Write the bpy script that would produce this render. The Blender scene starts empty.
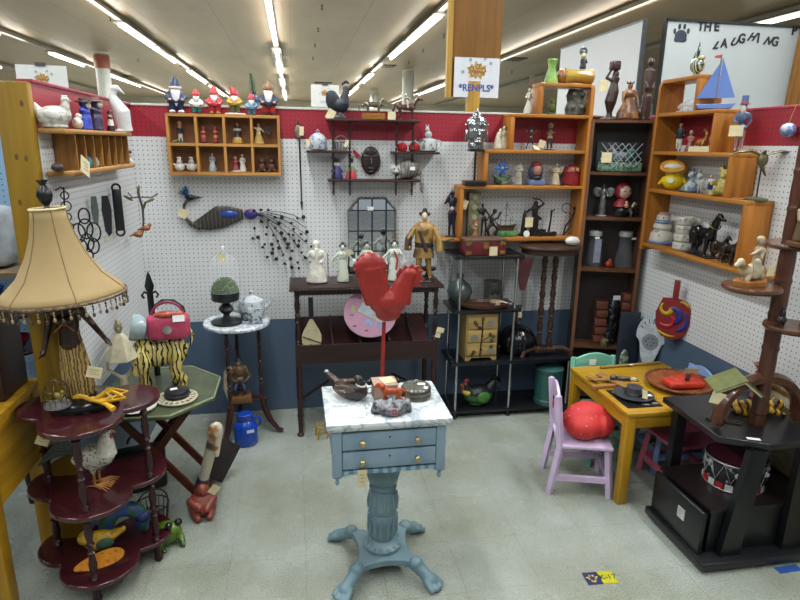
import bpy, bmesh, random
from math import sin, cos, pi, radians, sqrt, atan2
from mathutils import Vector, Matrix, Euler, noise
random.seed(7)
S = bpy.context.scene
COL = S.collection
# ---------------------------------------------------------------- camera
FOC = 588.0; EYE = Vector((0, 0, 1.667))
PITCH, YAW, ROLL = radians(14.824), radians(10.162), radians(.934)
FW = Vector((sin(YAW)*cos(PITCH), cos(YAW)*cos(PITCH), -sin(PITCH)))
r0 = Vector((cos(YAW), -sin(YAW), 0)); u0 = r0.cross(FW)
RT = r0*cos(ROLL)+u0*sin(ROLL); UP = -r0*sin(ROLL)+u0*cos(ROLL)
cd = bpy.data.cameras.new('camera'); cam = bpy.data.objects.new('camera', cd); COL.objects.link(cam)
cd.sensor_fit = 'HORIZONTAL'; cd.sensor_width = 36; cd.lens = FOC/800*36; cd.clip_start = .05
M3 = Matrix((RT, UP, -FW)).transposed().to_4x4(); M3.translation = EYE
cam.matrix_world = M3
S.camera = cam
# ---------------------------------------------------------------- world, exposure, lights
W = bpy.data.worlds.new('world'); S.world = W; W.use_nodes = True
W.node_tree.nodes['Background'].inputs[0].default_value = (.86, .93, 1, 1)
W.node_tree.nodes['Background'].inputs[1].default_value = .3
S.view_settings.view_transform = 'Standard'; S.view_settings.look = 'None'
S.view_settings.gamma = 1; S.view_settings.exposure = 0.14; S.view_settings.use_curve_mapping = False
CEIL = 3.7
def area(name, loc, sx, sy, power, rot=(0, 0, 0), col=(.93, .97, 1)):
    l = bpy.data.lights.new(name, 'AREA'); l.shape = 'RECTANGLE'; l.size = sx; l.size_y = sy
    l.energy = power; l.color = col
    o = bpy.data.objects.new(name, l); COL.objects.link(o); o.location = loc; o.rotation_euler = rot
    return o
for rx in (-10.4, -7.9, -5.4, -2.83, -.3, 2.23, 4.85, 7.4, 9.9):  # extra lights added at the far end to brighten its ceiling and wall
    area('far_fill', (rx, 27.5, CEIL-.16), .1, 4, 150)
for rx in (-5.4, -2.83, -.3, 2.23, 4.85):     # added upward fill brightens the ceiling, standing in for the tubes' upward light
    for cy in (4, 11, 19, 27):
        area('upward_fill', (rx, cy, CEIL-.22), .1, 6.5, 26, (pi, 0, 0), (1, .96, .88))
for rx, pw in ((-2.83, 62), (-.3, 66), (2.23, 66), (4.85, 48), (-5.4, 40)):
    for cy in (-.6, 2.4, 5.6):
        area('strip_light', (rx, cy, CEIL-.14), .16, 2.4, pw*(1.15 if cy > .5 else .8))
# ---------------------------------------------------------------- helpers
def at(px, py, ax, v):
    """the point of the plane ax = v that the photograph shows at pixel (px, py)"""
    d = FW+RT*((px-400)/FOC)-UP*((py-300)/FOC)
    i = 'xyz'.index(ax); t = (v-EYE[i])/d[i]
    return EYE+d*t
def lin(h):
    h = h.lstrip('#'); c = [int(h[i:i+2], 16)/255 for i in (0, 2, 4)]
    return tuple(x/12.92 if x <= .04045 else ((x+.055)/1.055)**2.4 for x in c)+(1,)
MATS = {}
def _new(key):
    m = bpy.data.materials.new(key); m.use_nodes = True
    nt = m.node_tree; return m, nt, nt.nodes['Principled BSDF']
def _setup(b, rough, metal, coat=0, trans=0, spec=.5):
    b.inputs['Roughness'].default_value = rough; b.inputs['Metallic'].default_value = metal
    b.inputs['Coat Weight'].default_value = coat; b.inputs['Transmission Weight'].default_value = trans
    b.inputs['Specular IOR Level'].default_value = spec
def _ramp(nt, stops, interp='LINEAR'):
    r = nt.nodes.new('ShaderNodeValToRGB'); cr = r.color_ramp; cr.interpolation = interp
    while len(cr.elements) < len(stops): cr.elements.new(.5)
    for e, (p, c) in zip(cr.elements, stops): e.position = p; e.color = lin(c)
    return r
def _coord(nt, scale=(1, 1, 1), rot=(0, 0, 0), kind='Object'):
    t = nt.nodes.new('ShaderNodeTexCoord'); m = nt.nodes.new('ShaderNodeMapping')
    m.inputs['Scale'].default_value = scale; m.inputs['Rotation'].default_value = rot
    nt.links.new(t.outputs[kind], m.inputs[0]); return m
def _noise(nt, src, scale, detail=3, rough=.55):
    n = nt.nodes.new('ShaderNodeTexNoise'); n.inputs['Scale'].default_value = scale
    n.inputs['Detail'].default_value = detail; n.inputs['Roughness'].default_value = rough
    nt.links.new(src.outputs[0], n.inputs['Vector']); return n
def _bump(nt, b, src, strength=.2, dist=.002):
    k = nt.nodes.new('ShaderNodeBump'); k.inputs['Strength'].default_value = strength
    k.inputs['Distance'].default_value = dist
    nt.links.new(src, k.inputs['Height']); nt.links.new(k.outputs[0], b.inputs['Normal'])
def shade(h, f):
    h = h.lstrip('#'); return ''.join('%02x' % max(0, min(255, int(int(h[i:i+2], 16)*f))) for i in (0, 2, 4))
def P(c, rough=.5, metal=0., var=.1, scale=30, coat=0, spec=.5):
    """plain painted / glazed / cast surface with faint mottling"""
    key = 'surface_%s_%g_%g_%g_%g' % (c, rough, metal, var, scale)
    if key in MATS: return MATS[key]
    m, nt, b = _new(key); _setup(b, rough, metal, coat, 0, spec)
    n = _noise(nt, _coord(nt), scale); r = _ramp(nt, [(.3, shade(c, 1-var)), (.7, shade(c, 1+var))])
    nt.links.new(n.outputs[0], r.inputs[0]); nt.links.new(r.outputs[0], b.inputs['Base Color'])
    _bump(nt, b, n.outputs[0], .12, .001)
    MATS[key] = m; return m
def wood(c1, c2, axis='x', rough=.4, scale=1., coat=0):
    key = 'wood_%s_%s_%s_%g_%g' % (c1, c2, axis, rough, scale)
    if key in MATS: return MATS[key]
    m, nt, b = _new(key); _setup(b, rough, 0, coat, 0, .32)
    s = {'x': (2, 28, 28), 'y': (28, 2, 28), 'z': (28, 28, 2)}[axis]
    n = _noise(nt, _coord(nt, tuple(k*scale for k in s)), 1.6, 4, .6)
    r = _ramp(nt, [(.25, c2), (.5, c1), (.72, shade(c1, 1.12))])
    nt.links.new(n.outputs[0], r.inputs[0]); nt.links.new(r.outputs[0], b.inputs['Base Color'])
    _bump(nt, b, n.outputs[0], .15, .001)
    MATS[key] = m; return m
def spots(c1, c2, scale=60, thr=.5, rough=.4, stretch=(1, 1, 1), detail=2, soft=.04, metal=0):
    """two-coloured surface: blotches, veins or speckles of c2 on c1"""
    key = 'spots_%s_%s_%g_%g_%s' % (c1, c2, scale, thr, stretch)
    if key in MATS: return MATS[key]
    m, nt, b = _new(key); _setup(b, rough, metal)
    n = _noise(nt, _coord(nt, stretch), scale, detail); r = _ramp(nt, [(thr-soft, c1), (thr+soft, c2)])
    nt.links.new(n.outputs[0], r.inputs[0]); nt.links.new(r.outputs[0], b.inputs['Base Color'])
    MATS[key] = m; return m
def veins(c1, c2, scale=8, w=.03, rough=.25, dist=2.5):
    key = 'veins_%s_%s_%g_%g' % (c1, c2, scale, w)
    if key in MATS: return MATS[key]
    m, nt, b = _new(key); _setup(b, rough, 0)
    n = _noise(nt, _coord(nt), scale, 5, .65); n.inputs['Distortion'].default_value = dist
    r = _ramp(nt, [(.5-w*2, c1), (.5, c2), (.5+w*2, c1)])
    nt.links.new(n.outputs[0], r.inputs[0]); nt.links.new(r.outputs[0], b.inputs['Base Color'])
    MATS[key] = m; return m
def stripes(c1, c2, scale=20, axis='X', dist=3, thr=.6, rough=.4):
    key = 'stripes_%s_%s_%g_%s_%g' % (c1, c2, scale, axis, thr)
    if key in MATS: return MATS[key]
    m, nt, b = _new(key); _setup(b, rough, 0)
    w = nt.nodes.new('ShaderNodeTexWave'); w.bands_direction = axis
    w.inputs['Scale'].default_value = scale; w.inputs['Distortion'].default_value = dist
    w.inputs['Detail'].default_value = 2; w.inputs['Detail Scale'].default_value = 1.5
    nt.links.new(_coord(nt).outputs[0], w.inputs['Vector'])
    r = _ramp(nt, [(thr-.05, c1), (thr+.05, c2)])
    nt.links.new(w.outputs['Fac'], r.inputs[0]); nt.links.new(r.outputs[0], b.inputs['Base Color'])
    MATS[key] = m; return m
def bands(stops, h, rough=.4, metal=0, wob=.0, axis='Z'):
    """painted zones that change with height: stops = [(fraction, colour)...], h = height in metres"""
    key = 'zones_%s_%g' % (stops, h)
    if key in MATS: return MATS[key]
    m, nt, b = _new('painted_zones'); _setup(b, rough, metal)
    co = _coord(nt); sp = nt.nodes.new('ShaderNodeSeparateXYZ'); nt.links.new(co.outputs[0], sp.inputs[0])
    d = nt.nodes.new('ShaderNodeMath'); d.operation = 'DIVIDE'; d.inputs[1].default_value = h
    nt.links.new(sp.outputs[axis], d.inputs[0]); last = d
    if wob:
        n = _noise(nt, co, 9/h, 2); a = nt.nodes.new('ShaderNodeMath'); a.operation = 'MULTIPLY_ADD'
        a.inputs[1].default_value = wob; nt.links.new(n.outputs[0], a.inputs[0]); nt.links.new(d.outputs[0], a.inputs[2]); last = a
        s = nt.nodes.new('ShaderNodeMath'); s.operation = 'SUBTRACT'; s.inputs[1].default_value = wob/2
        nt.links.new(a.outputs[0], s.inputs[0]); last = s
    r = _ramp(nt, stops, 'CONSTANT'); nt.links.new(last.outputs[0], r.inputs[0])
    nt.links.new(r.outputs[0], b.inputs['Base Color'])
    MATS[key] = m; return m
def glass(c='#f4f8f8', rough=.03, alpha=.25):
    key = 'glass_%s_%g' % (c, alpha)
    if key in MATS: return MATS[key]
    m, nt, b = _new(key); _setup(b, rough, 0)
    n = _noise(nt, _coord(nt), 12); r = _ramp(nt, [(.3, shade(c, .97)), (.7, c)])
    nt.links.new(n.outputs[0], r.inputs[0]); nt.links.new(r.outputs[0], b.inputs['Base Color'])
    b.inputs['Alpha'].default_value = alpha
    MATS[key] = m; return m
def emit(c, s):
    key = 'glow_%s_%g' % (c, s)
    if key in MATS: return MATS[key]
    m, nt, b = _new(key); b.inputs['Emission Color'].default_value = lin(c)
    b.inputs['Emission Strength'].default_value = s; b.inputs['Base Color'].default_value = lin(c)
    MATS[key] = m; return m

class G:
    """collects shapes into one mesh"""
    def __init__(s): s.bm = bmesh.new()
    def _x(s, vs, mtx):
        bmesh.ops.transform(s.bm, matrix=mtx, verts=vs)
    def box(s, c, size, rot=(0, 0, 0), bev=0):
        r = bmesh.ops.create_cube(s.bm, size=1)
        vs = r['verts']; s._x(vs, Matrix.Diagonal((*size, 1)))
        if bev:
            es = list({e for v in vs for e in v.link_edges})
            q = bmesh.ops.bevel(s.bm, geom=es, offset=bev, segments=2, affect='EDGES', profile=.5)
            vs = list({v for f in q['faces'] for v in f.verts} | {v for v in vs if v.is_valid})
        s._x(vs, Matrix.Translation(c) @ Euler(rot).to_matrix().to_4x4()); return s
    def ell(s, c, r, rot=(0, 0, 0), n=12):
        if not hasattr(r, '__len__'): r = (r, r, r)
        q = bmesh.ops.create_uvsphere(s.bm, u_segments=n, v_segments=max(6, n*2//3), radius=1)
        s._x(q['verts'], Matrix.Translation(c) @ Euler(rot).to_matrix().to_4x4() @ Matrix.Diagonal((*r, 1))); return s
    def ring_surface(s, rings, closed=True, cap=True, loop=False):
        vv = [[s.bm.verts.new(p) for p in ring] for ring in rings]
        n = len(vv[0]); pairs = list(zip(vv, vv[1:]))
        if loop: pairs.append((vv[-1], vv[0]))
        for a, b in pairs:
            for i in range(n if closed else n-1):
                j = (i+1) % n
                s.bm.faces.new((a[i], a[j], b[j], b[i]))
        if cap and not loop and closed:
            s.bm.faces.new(list(reversed(vv[0]))); s.bm.faces.new(vv[-1])
        return s
    def tube(s, pts, r, n=8, loop=False, flat=1.0, up0=None):
        pts = [Vector(p) for p in pts]; k = len(pts)
        rs = r if hasattr(r, '__len__') else [r]*k
        up = Vector(up0) if up0 else None; rings = []
        for i, p in enumerate(pts):
            if loop: t = pts[(i+1) % k]-pts[i-1]
            else: t = pts[min(i+1, k-1)]-pts[max(i-1, 0)]
            if t.length < 1e-9: t = Vector((0, 0, 1))
            t.normalize()
            if up is None:
                up = Vector((0, 0, 1)) if abs(t.z) < .9 else Vector((0, 1, 0))
            a = t.cross(up)
            if a.length < 1e-6: a = t.cross(Vector((1, 0, 0)))
            a.normalize(); up = a.cross(t).normalized()
            rings.append([p+a*(rs[i]*cos(2*pi*j/n))+up*(rs[i]*flat*sin(2*pi*j/n)) for j in range(n)])
        return s.ring_surface(rings, loop=loop)
    def cap(s, a, b, ra, rb, n=10):
        a = Vector(a); b = Vector(b); s.tube([a, b], [ra, rb], n); s.ell(a, ra, n=n); s.ell(b, rb, n=n); return s
    def lathe(s, prof, c=(0, 0, 0), n=24, rot=None, sx=1, sy=1):
        rings = [[Vector((max(r, 1e-4)*cos(2*pi*j/n)*sx, max(r, 1e-4)*sin(2*pi*j/n)*sy, z)) for j in range(n)] for r, z in prof]
        if rot: e = Euler(rot).to_matrix(); rings = [[e @ p for p in q] for q in rings]
        c = Vector(c); rings = [[p+c for p in q] for q in rings]
        return s.ring_surface(rings)
    def prism(s, pts, t, plane='xz', c=(0, 0, 0), rot=None):
        """closed outline pts, thickness t centred on the plane"""
        def m(u, v, w): return {'xz': (u, w, v), 'xy': (u, v, w), 'yz': (w, u, v)}[plane]
        e = Euler(rot).to_matrix() if rot else None; c = Vector(c)
        A = []; B = []
        for u, v in pts:
            for L, w in ((A, -t/2), (B, t/2)):
                p = Vector(m(u, v, w)); p = (e @ p if e else p)+c; L.append(s.bm.verts.new(p))
        s.bm.faces.new(A); s.bm.faces.new(list(reversed(B))); n = len(A)
        for i in range(n):
            j = (i+1) % n; s.bm.faces.new((A[j], A[i], B[i], B[j]))
        return s
    def torus(s, c, R, r, rot=(0, 0, 0), a0=0, a1=2*pi, n=24, m=8, sy=1):
        e = Euler(rot).to_matrix(); c = Vector(c); full = abs(a1-a0-2*pi) < 1e-6
        pts = [c+e @ Vector((R*cos(a0+(a1-a0)*i/n), R*sy*sin(a0+(a1-a0)*i/n), 0)) for i in range(n if full else n+1)]
        return s.tube(pts, r, m, loop=full)
    def merge(s, other, mtx=Matrix()):
        me = bpy.data.meshes.new('t'); other.bm.to_mesh(me); me.transform(mtx); s.bm.from_mesh(me); bpy.data.meshes.remove(me); return s

def link(name, me, parent=None):
    o = bpy.data.objects.new(name, me); COL.objects.link(o)
    if parent: o.parent = parent
    return o
def mesh(name, g, mat, parent=None, k=1., vox=0, bev=0, sub=0, loc=(0, 0, 0), rot=(0, 0, 0), ang=38):
    bmesh.ops.recalc_face_normals(g.bm, faces=g.bm.faces)
    me = bpy.data.meshes.new(name); g.bm.to_mesh(me); g.bm.free()
    if k != 1: me.transform(Matrix.Diagonal((k, k, k, 1)))
    me.materials.append(mat)
    for p in me.polygons: p.use_smooth = True
    if not vox and not sub:
        try: me.set_sharp_from_angle(angle=radians(ang))
        except Exception: pass
    o = link(name, me, parent); o.location = loc; o.rotation_euler = rot
    if vox:
        m = o.modifiers.new('r', 'REMESH'); m.mode = 'VOXEL'; m.voxel_size = vox*k; m.use_smooth_shade = True
        m = o.modifiers.new('s', 'SMOOTH'); m.factor = .5; m.iterations = 4
    if bev:
        m = o.modifiers.new('b', 'BEVEL'); m.width = bev; m.segments = 2; m.limit_method = 'ANGLE'
    if sub:
        m = o.modifiers.new('u', 'SUBSURF'); m.levels = sub; m.render_levels = sub
    return o
class T:
    """a thing: an Empty at its base, with its parts as children; shapes are given in units of k metres"""
    def __init__(s, name, label, cat, loc=(0, 0, 0), rz=0, k=1., group=None, rot=None):
        o = bpy.data.objects.new(name, None); COL.objects.link(o); o.empty_display_size = .02
        o.location = loc; o.rotation_euler = rot or (0, 0, rz); o['label'] = label; o['category'] = cat
        if group: o['group'] = group
        s.o = o; s.k = k
    def p(s, name, g, mat, vox=0, bev=0, sub=0, parent=None, loc=(0, 0, 0), rot=(0, 0, 0), label=None, ang=38):
        o = mesh(name, g, mat, parent or s.o, s.k, vox, bev, sub, tuple(v*s.k for v in loc), rot, ang)
        if label: o['label'] = label
        return o
def tagged(o, label, cat, group=None, kind=None):
    o['label'] = label; o['category'] = cat
    if group: o['group'] = group
    if kind: o['kind'] = kind
    return o
def struct(name, g, mat, loc=(0, 0, 0), **kw):
    o = mesh(name, g, mat, None, loc=loc, **kw); o['kind'] = 'structure'; return o
def dup(root, loc, label=None, rz=None, rot=None):
    r = root.copy(); COL.objects.link(r); r.location = loc
    if rz is not None: r.rotation_euler = (0, 0, rz)
    if rot is not None: r.rotation_euler = rot
    if label: r['label'] = label
    for ch in list(root.children):
        c = ch.copy(); COL.objects.link(c); c.parent = r
        for q in list(ch.children):
            d = q.copy(); COL.objects.link(d); d.parent = c
    return r
def text(name, body, size, mat, parent=None, loc=(0, 0, 0), rot=(0, 0, 0), ext=.0006, shear=0, sx=1, off=0, k=1):
    cu = bpy.data.curves.new(name, 'FONT'); cu.body = body; cu.size = size; cu.extrude = ext
    cu.align_x = 'CENTER'; cu.align_y = 'CENTER'; cu.shear = shear; cu.offset = off
    o = bpy.data.objects.new(name, cu); COL.objects.link(o)
    me = bpy.data.meshes.new_from_object(o); bpy.data.objects.remove(o)
    if sx != 1: me.transform(Matrix.Diagonal((sx, 1, 1, 1)))
    me.materials.clear(); me.materials.append(mat)
    q = link(name, me, parent); q.location = loc; q.rotation_euler = rot; return q
TAGM = lambda: P('#cfc39a', .8, 0, .04, 20)
STICK = lambda: P('#dfe3de', .7, 0, .02, 20)
def price_tag(parent, loc, w=.035, h=.045, rz=0, tilt=0, roll=0, lines=True, name='price_tag', string=None):
    """paper tag with pencil lines, hanging in front of the thing (local metres)"""
    g = G(); g.box((0, 0, 0), (w, .0012, h)); t = mesh(name, g, TAGM(), parent, loc=loc, rot=(tilt, roll, rz))
    if lines:
        g = G()
        for i in range(3): g.box((random.uniform(-.1, .1)*w, -.001, h*(.22-.2*i)), (w*random.uniform(.35, .65), .0006, h*.035))
        mesh('pencil_writing', g, P('#7d7462', .8), t)
    if string:
        g = G(); g.tube([(0, 0, h*.48), tuple(Vector(string)-Vector(loc))], .0007, 5); mesh('string', g, P('#d8d2bf', .8), t)
    return t
def sticker(parent, loc, w=.03, h=.018, rot=(0, 0, 0)):
    g = G(); g.box((0, 0, 0), (w, .0008, h)); return mesh('price_sticker', g, STICK(), parent, loc=loc, rot=rot)
# ================================================================ the setting
YB, XL, XR = 3.567, -.873, 2.17
TOP, REDZ, BLUEZ = 1.85, 1.682, .603
def pegboard(kind, bandcols=('#516378', '#d2d4d3', '#96212f')):
    """pegboard: painted zones by height and a grid of one-inch holes in the plane of the board"""
    m, nt, b = _new('pegboard_'+kind); _setup(b, .42, 0)
    t = nt.nodes.new('ShaderNodeTexCoord'); sp = nt.nodes.new('ShaderNodeSeparateXYZ'); nt.links.new(t.outputs['Object'], sp.inputs[0])
    def M(op, a, bb=None, c=None):
        n = nt.nodes.new('ShaderNodeMath'); n.operation = op
        for i, v in enumerate((a, bb, c)):
            if v is None: continue
            if isinstance(v, (int, float)): n.inputs[i].default_value = v
            else: nt.links.new(v, n.inputs[i])
        return n.outputs[0]
    u = sp.outputs['X' if kind.startswith('x') else 'Y']; z = sp.outputs['Z']
    q = []
    for s_ in (u, z):
        f = M('FRACT', M('DIVIDE', s_, .0254)); f = M('SUBTRACT', f, .5); q.append(M('MULTIPLY', f, f))
    d = M('SQRT', M('ADD', q[0], q[1])); hole = M('LESS_THAN', d, .125)
    zz = M('DIVIDE', z, 2.0)
    n = _noise(nt, _coord(nt), 3.5, 4)
    cols = [(0, bandcols[0]), (BLUEZ/2, bandcols[1]), (REDZ/2, bandcols[2])]
    r1 = _ramp(nt, cols, 'CONSTANT'); nt.links.new(zz, r1.inputs[0])
    r2 = _ramp(nt, [(p, shade(c, .93)) for p, c in cols], 'CONSTANT'); nt.links.new(zz, r2.inputs[0])
    mx = nt.nodes.new('ShaderNodeMix'); mx.data_type = 'RGBA'
    nt.links.new(n.outputs[0], mx.inputs[0]); nt.links.new(r1.outputs[0], mx.inputs[6]); nt.links.new(r2.outputs[0], mx.inputs[7])
    mh = nt.nodes.new('ShaderNodeMix'); mh.data_type = 'RGBA'
    nt.links.new(hole, mh.inputs[0]); nt.links.new(mx.outputs[2], mh.inputs[6])
    hr = _ramp(nt, [(0, '#46546a'), (BLUEZ/2, '#23262c'), (REDZ/2, '#4a1420')], 'CONSTANT'); nt.links.new(zz, hr.inputs[0])
    nt.links.new(hr.outputs[0], mh.inputs[7]); nt.links.new(mh.outputs[2], b.inputs['Base Color'])
    return m
# floor: 12 inch vinyl tiles with fine chips
m, nt, b = _new('vinyl_tile_floor'); _setup(b, .33, 0)
co = _coord(nt)
n1 = _noise(nt, co, 160, 3, .7); n2 = _noise(nt, co, 2.2, 4)
r1 = _ramp(nt, [(.36, '#767d75'), (.47, '#9aa29a'), (.62, '#abb2aa')]); nt.links.new(n1.outputs[0], r1.inputs[0])
r2 = _ramp(nt, [(.3, '#d4cfbf'), (.7, '#ffffff')]); nt.links.new(n2.outputs[0], r2.inputs[0])
mx = nt.nodes.new('ShaderNodeMix'); mx.data_type = 'RGBA'; mx.blend_type = 'MULTIPLY'; mx.inputs[0].default_value = 1
nt.links.new(r1.outputs[0], mx.inputs[6]); nt.links.new(r2.outputs[0], mx.inputs[7])
br = nt.nodes.new('ShaderNodeTexBrick'); br.offset = 0; br.inputs['Scale'].default_value = 1
br.inputs['Brick Width'].default_value = .3048; br.inputs['Row Height'].default_value = .3048
br.inputs['Mortar Size'].default_value = .0012; br.inputs['Mortar Smooth'].default_value = .3
br.inputs['Color1'].default_value = (1, 1, 1, 1); br.inputs['Color2'].default_value = (.94, .94, .93, 1); br.inputs['Mortar'].default_value = (.62, .6, .55, 1)
nt.links.new(co.outputs[0], br.inputs['Vector'])
m2 = nt.nodes.new('ShaderNodeMix'); m2.data_type = 'RGBA'; m2.blend_type = 'MULTIPLY'; m2.inputs[0].default_value = 1
nt.links.new(mx.outputs[2], m2.inputs[6]); nt.links.new(br.outputs['Color'], m2.inputs[7]); nt.links.new(m2.outputs[2], b.inputs['Base Color'])
nr = _noise(nt, co, 5, 3); rr = _ramp(nt, [(.3, '#767676'), (.7, '#a0a0a0')]); nt.links.new(nr.outputs[0], rr.inputs[0]); nt.links.new(rr.outputs[0], b.inputs['Roughness'])
g = G(); g.box((0, 12, -.05), (34, 40, .1)); struct('floor', g, m)
# ceiling: long sheet-metal style panels
m, nt, b = _new('ceiling_panels'); _setup(b, .45, 0)
co = _coord(nt); n1 = _noise(nt, _coord(nt, (1, .25, 1)), 1.3, 4)
r1 = _ramp(nt, [(.3, '#8f7b61'), (.7, '#a18d73')]); nt.links.new(n1.outputs[0], r1.inputs[0])
br = nt.nodes.new('ShaderNodeTexBrick'); br.offset = 0; br.inputs['Scale'].default_value = 1
br.inputs['Brick Width'].default_value = 1.22; br.inputs['Row Height'].default_value = 3.6
br.inputs['Mortar Size'].default_value = .012; br.inputs['Mortar Smooth'].default_value = .5
br.inputs['Color1'].default_value = (1, 1, 1, 1); br.inputs['Color2'].default_value = (.93, .92, .9, 1); br.inputs['Mortar'].default_value = (.72, .68, .6, 1)
nt.links.new(co.outputs[0], br.inputs['Vector'])
m2 = nt.nodes.new('ShaderNodeMix'); m2.data_type = 'RGBA'; m2.blend_type = 'MULTIPLY'; m2.inputs[0].default_value = 1
nt.links.new(r1.outputs[0], m2.inputs[6]); nt.links.new(br.outputs['Color'], m2.inputs[7]); nt.links.new(m2.outputs[2], b.inputs['Base Color'])
g = G(); g.box((0, 12, CEIL+.05), (34, 40, .1)); struct('ceiling', g, m)
farw = P('#b8b2a2', .8, 0, .06, .6)
g = G(); g.box((0, 31.9, 1.85), (34, .1, 3.7)); struct('wall_far', g, farw)
g = G(); g.box((-16.9, 12, 1.85), (.1, 40, 3.7)); struct('wall_far_left', g, farw)
g = G(); g.box((16.9, 12, 1.85), (.1, 40, 3.7)); struct('wall_far_right', g, farw)
# booth walls
pbx = pegboard('x'); pby = pegboard('y')
g = G(); g.box(((XL+XR)/2, YB+.02, TOP/2), (XR-XL+.08, .04, TOP)); struct('wall_back', g, pbx)
g = G(); g.box((XL-.02, (YB+2.3)/2-.01, TOP/2), (.04, YB-2.3-.02, TOP)); struct('wall_left', g, pby)
g = G(); g.box((XR+.02, (YB+.9)/2-.01, TOP/2), (.04, YB-.9-.02, TOP)); struct('wall_right', g, pby)
capm = P('#b9b6ab', .5, 0, .05)
g = G(); g.box(((XL+XR)/2, YB+.02, TOP+.006), (XR-XL+.1, .05, .012), bev=.002); struct('trim_1', g, capm)
g = G(); g.box((XL-.02, (YB+2.3)/2, TOP+.006), (.05, YB-2.3, .012), bev=.002); struct('trim_2', g, P('#8f3042', .5))
g = G(); g.box((XR+.02, (YB+.9)/2, TOP+.006), (.05, YB-.9, .012), bev=.002); struct('trim_3', g, P('#a8354a', .5))
# yellow pine end post of the left wall
t = T('wall_post', 'knotty yellow pine board closing the front end of the left pegboard wall', 'post', (XL-.052, 2.285, 0))
g = G(); g.box((0, 0, .925), (.105, .04, 1.85), bev=.004)
pine = wood('#7d600f', '#61480a', 'z', .5, .45)
o = t.p('board', g, pine)
g = G()
for x, z in ((.03, 1.78), (.02, 1.60), (-.01, 1.605), (-.02, 1.45)):
    g = G(); g.lathe([(.0, 0), (.005, .0), (.006, .001), (0, .0015)], (x, -.0195, z), 12, (pi/2, 0, 0), sy=1.8)
    t.p('knot', g, P('#5c4018', .6))
# pale blue pegboard of the next booth
g = G(); g.box((-1.78, 3.0, .91), (1.66, .03, 1.82)); o = struct('wall_next_booth', g, pegboard('x_blue', ('#6f8fa8', '#7f9fb8', '#7f9fb8')))
# ---------------------------------------------------------------- ceiling fixtures
lamp_rows = {-7.9: [(17, 19), (20, 24)], -5.4: [(8.2, 10.4), (10.6, 13.1), (15.5, 17.8), (19.6, 23.8)],
  -2.83: [(11.4, 13.75), (13.9, 16.3), (18.2, 21.6), (22.6, 27)], -.3: [(13.5, 15.8), (15.95, 18.1), (19.6, 22.4), (23.6, 28)],
  2.23: [(9.4, 11.75), (11.9, 14.1), (17.4, 19.6), (21.5, 26)], 4.85: [(14.3, 15.2), (19.6, 23.6)], 7.15: [(6.5, 9.15)]}
hous = P('#8d8a80', .4, .3, .05, 4); tubem = emit('#fffaf0', 3.2)
where = {-7.9: 'the outermost row on the left', -5.4: 'the second row from the left', -2.83: 'the row above the garden gnomes', -.3: 'the row above the wooden cubby box',
  2.23: 'the row beside the tall plywood panel', 4.85: 'the pipe row right of the plywood panel', 7.15: 'the far right corner over the whiteboard'}
order = ('nearest', 'second', 'third', 'farthest')
for x, segs in lamp_rows.items():
    rail = G(); rail.box((0, 0, 0), (.1, 30, .045)); rail.box((.0, 0, .03), (.04, 30, .04))
    o = mesh('light_rail', rail, hous, None, loc=(x, 15.5, CEIL-.075)); tagged(o, 'long grey ceiling rail carrying '+where[x].replace('the outermost row', 'the lights of the outermost row'), 'rail')
    for i, (a, c) in enumerate(segs):
        t = T('ceiling_light', order[i] if 0 else '%s lit fluorescent strip of %s' % (order[min(i, 3)], where[x]) if len(segs) > 1 else 'lit fluorescent strip at '+where[x], 'ceiling light', (x, (a+c)/2, CEIL-.1), group='lit fluorescent strips')
        L = c-a
        g = G(); g.prism([(-.1, -.03), (.1, -.03), (.05, .0), (-.05, .0)], L, 'xz'); t.p('housing', g, hous)
        g = G(); g.tube([(0, -L/2+.03, -.05), (0, L/2-.03, -.05)], .038, 10); t.p('tube', g, tubem)
        l_ = area('strip_light', (0, 0, -.095), .07, L-.06, 30*L); l_.parent = t.o
rows_ = [('the row above the brass centrepiece', 4), ('the row right of the middle light row', 3), ('the row above the garden gnomes', 5), ('the row right of the plywood panel', 2)]
slab = [('nearest', 'second', 'third', 'fourth', 'farthest')[j if j < n-1 or n < 3 else 4]+' small dark ceiling sprinkler head of '+w for w, n in rows_ for j in range(n)]
for i, (px, py) in enumerate([(322, 8), (318, 31), (315, 47), (313, 60), (423, 52), (444, 37), (409, 64), (110, 20), (137, 37), (159, 53), (180, 67), (138, 62), (465, 46), (512, 74)]):
    q = at(px, py-3, 'z', CEIL)
    g = G(); g.lathe([(.02, 0), (.02, -.008), (.008, -.012), (.008, -.05), (.014, -.055), (.02, -.065), (.0, -.07)], (0, 0, 0), 8)
    o = mesh('sprinkler_head', g, P('#57493a', .5), None, loc=q); tagged(o, slab[i], 'sprinkler', 'ceiling sprinkler heads')
for px, py, lab in ((384, 66, 'dark square vent grille in the ceiling above the brass centrepiece'), (323, 83, 'dark vent grille in the far ceiling over the distant logo sign'), (512, 59, 'dark vent grille in the ceiling right of the plywood panel'), (122, 76, 'dark vent grille in the far ceiling right of the white column')):
    q = at(px, py, 'z', CEIL-.01); g = G(); g.box((0, 0, 0), (.6, .5, .02)); 
    for k in range(5): g.box((-.2+.1*k, 0, -.015), (.02, .46, .02))
    o = mesh('ceiling_vent', g, P('#4a4438', .6), None, loc=q); tagged(o, lab, 'vent', 'ceiling vents')
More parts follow.
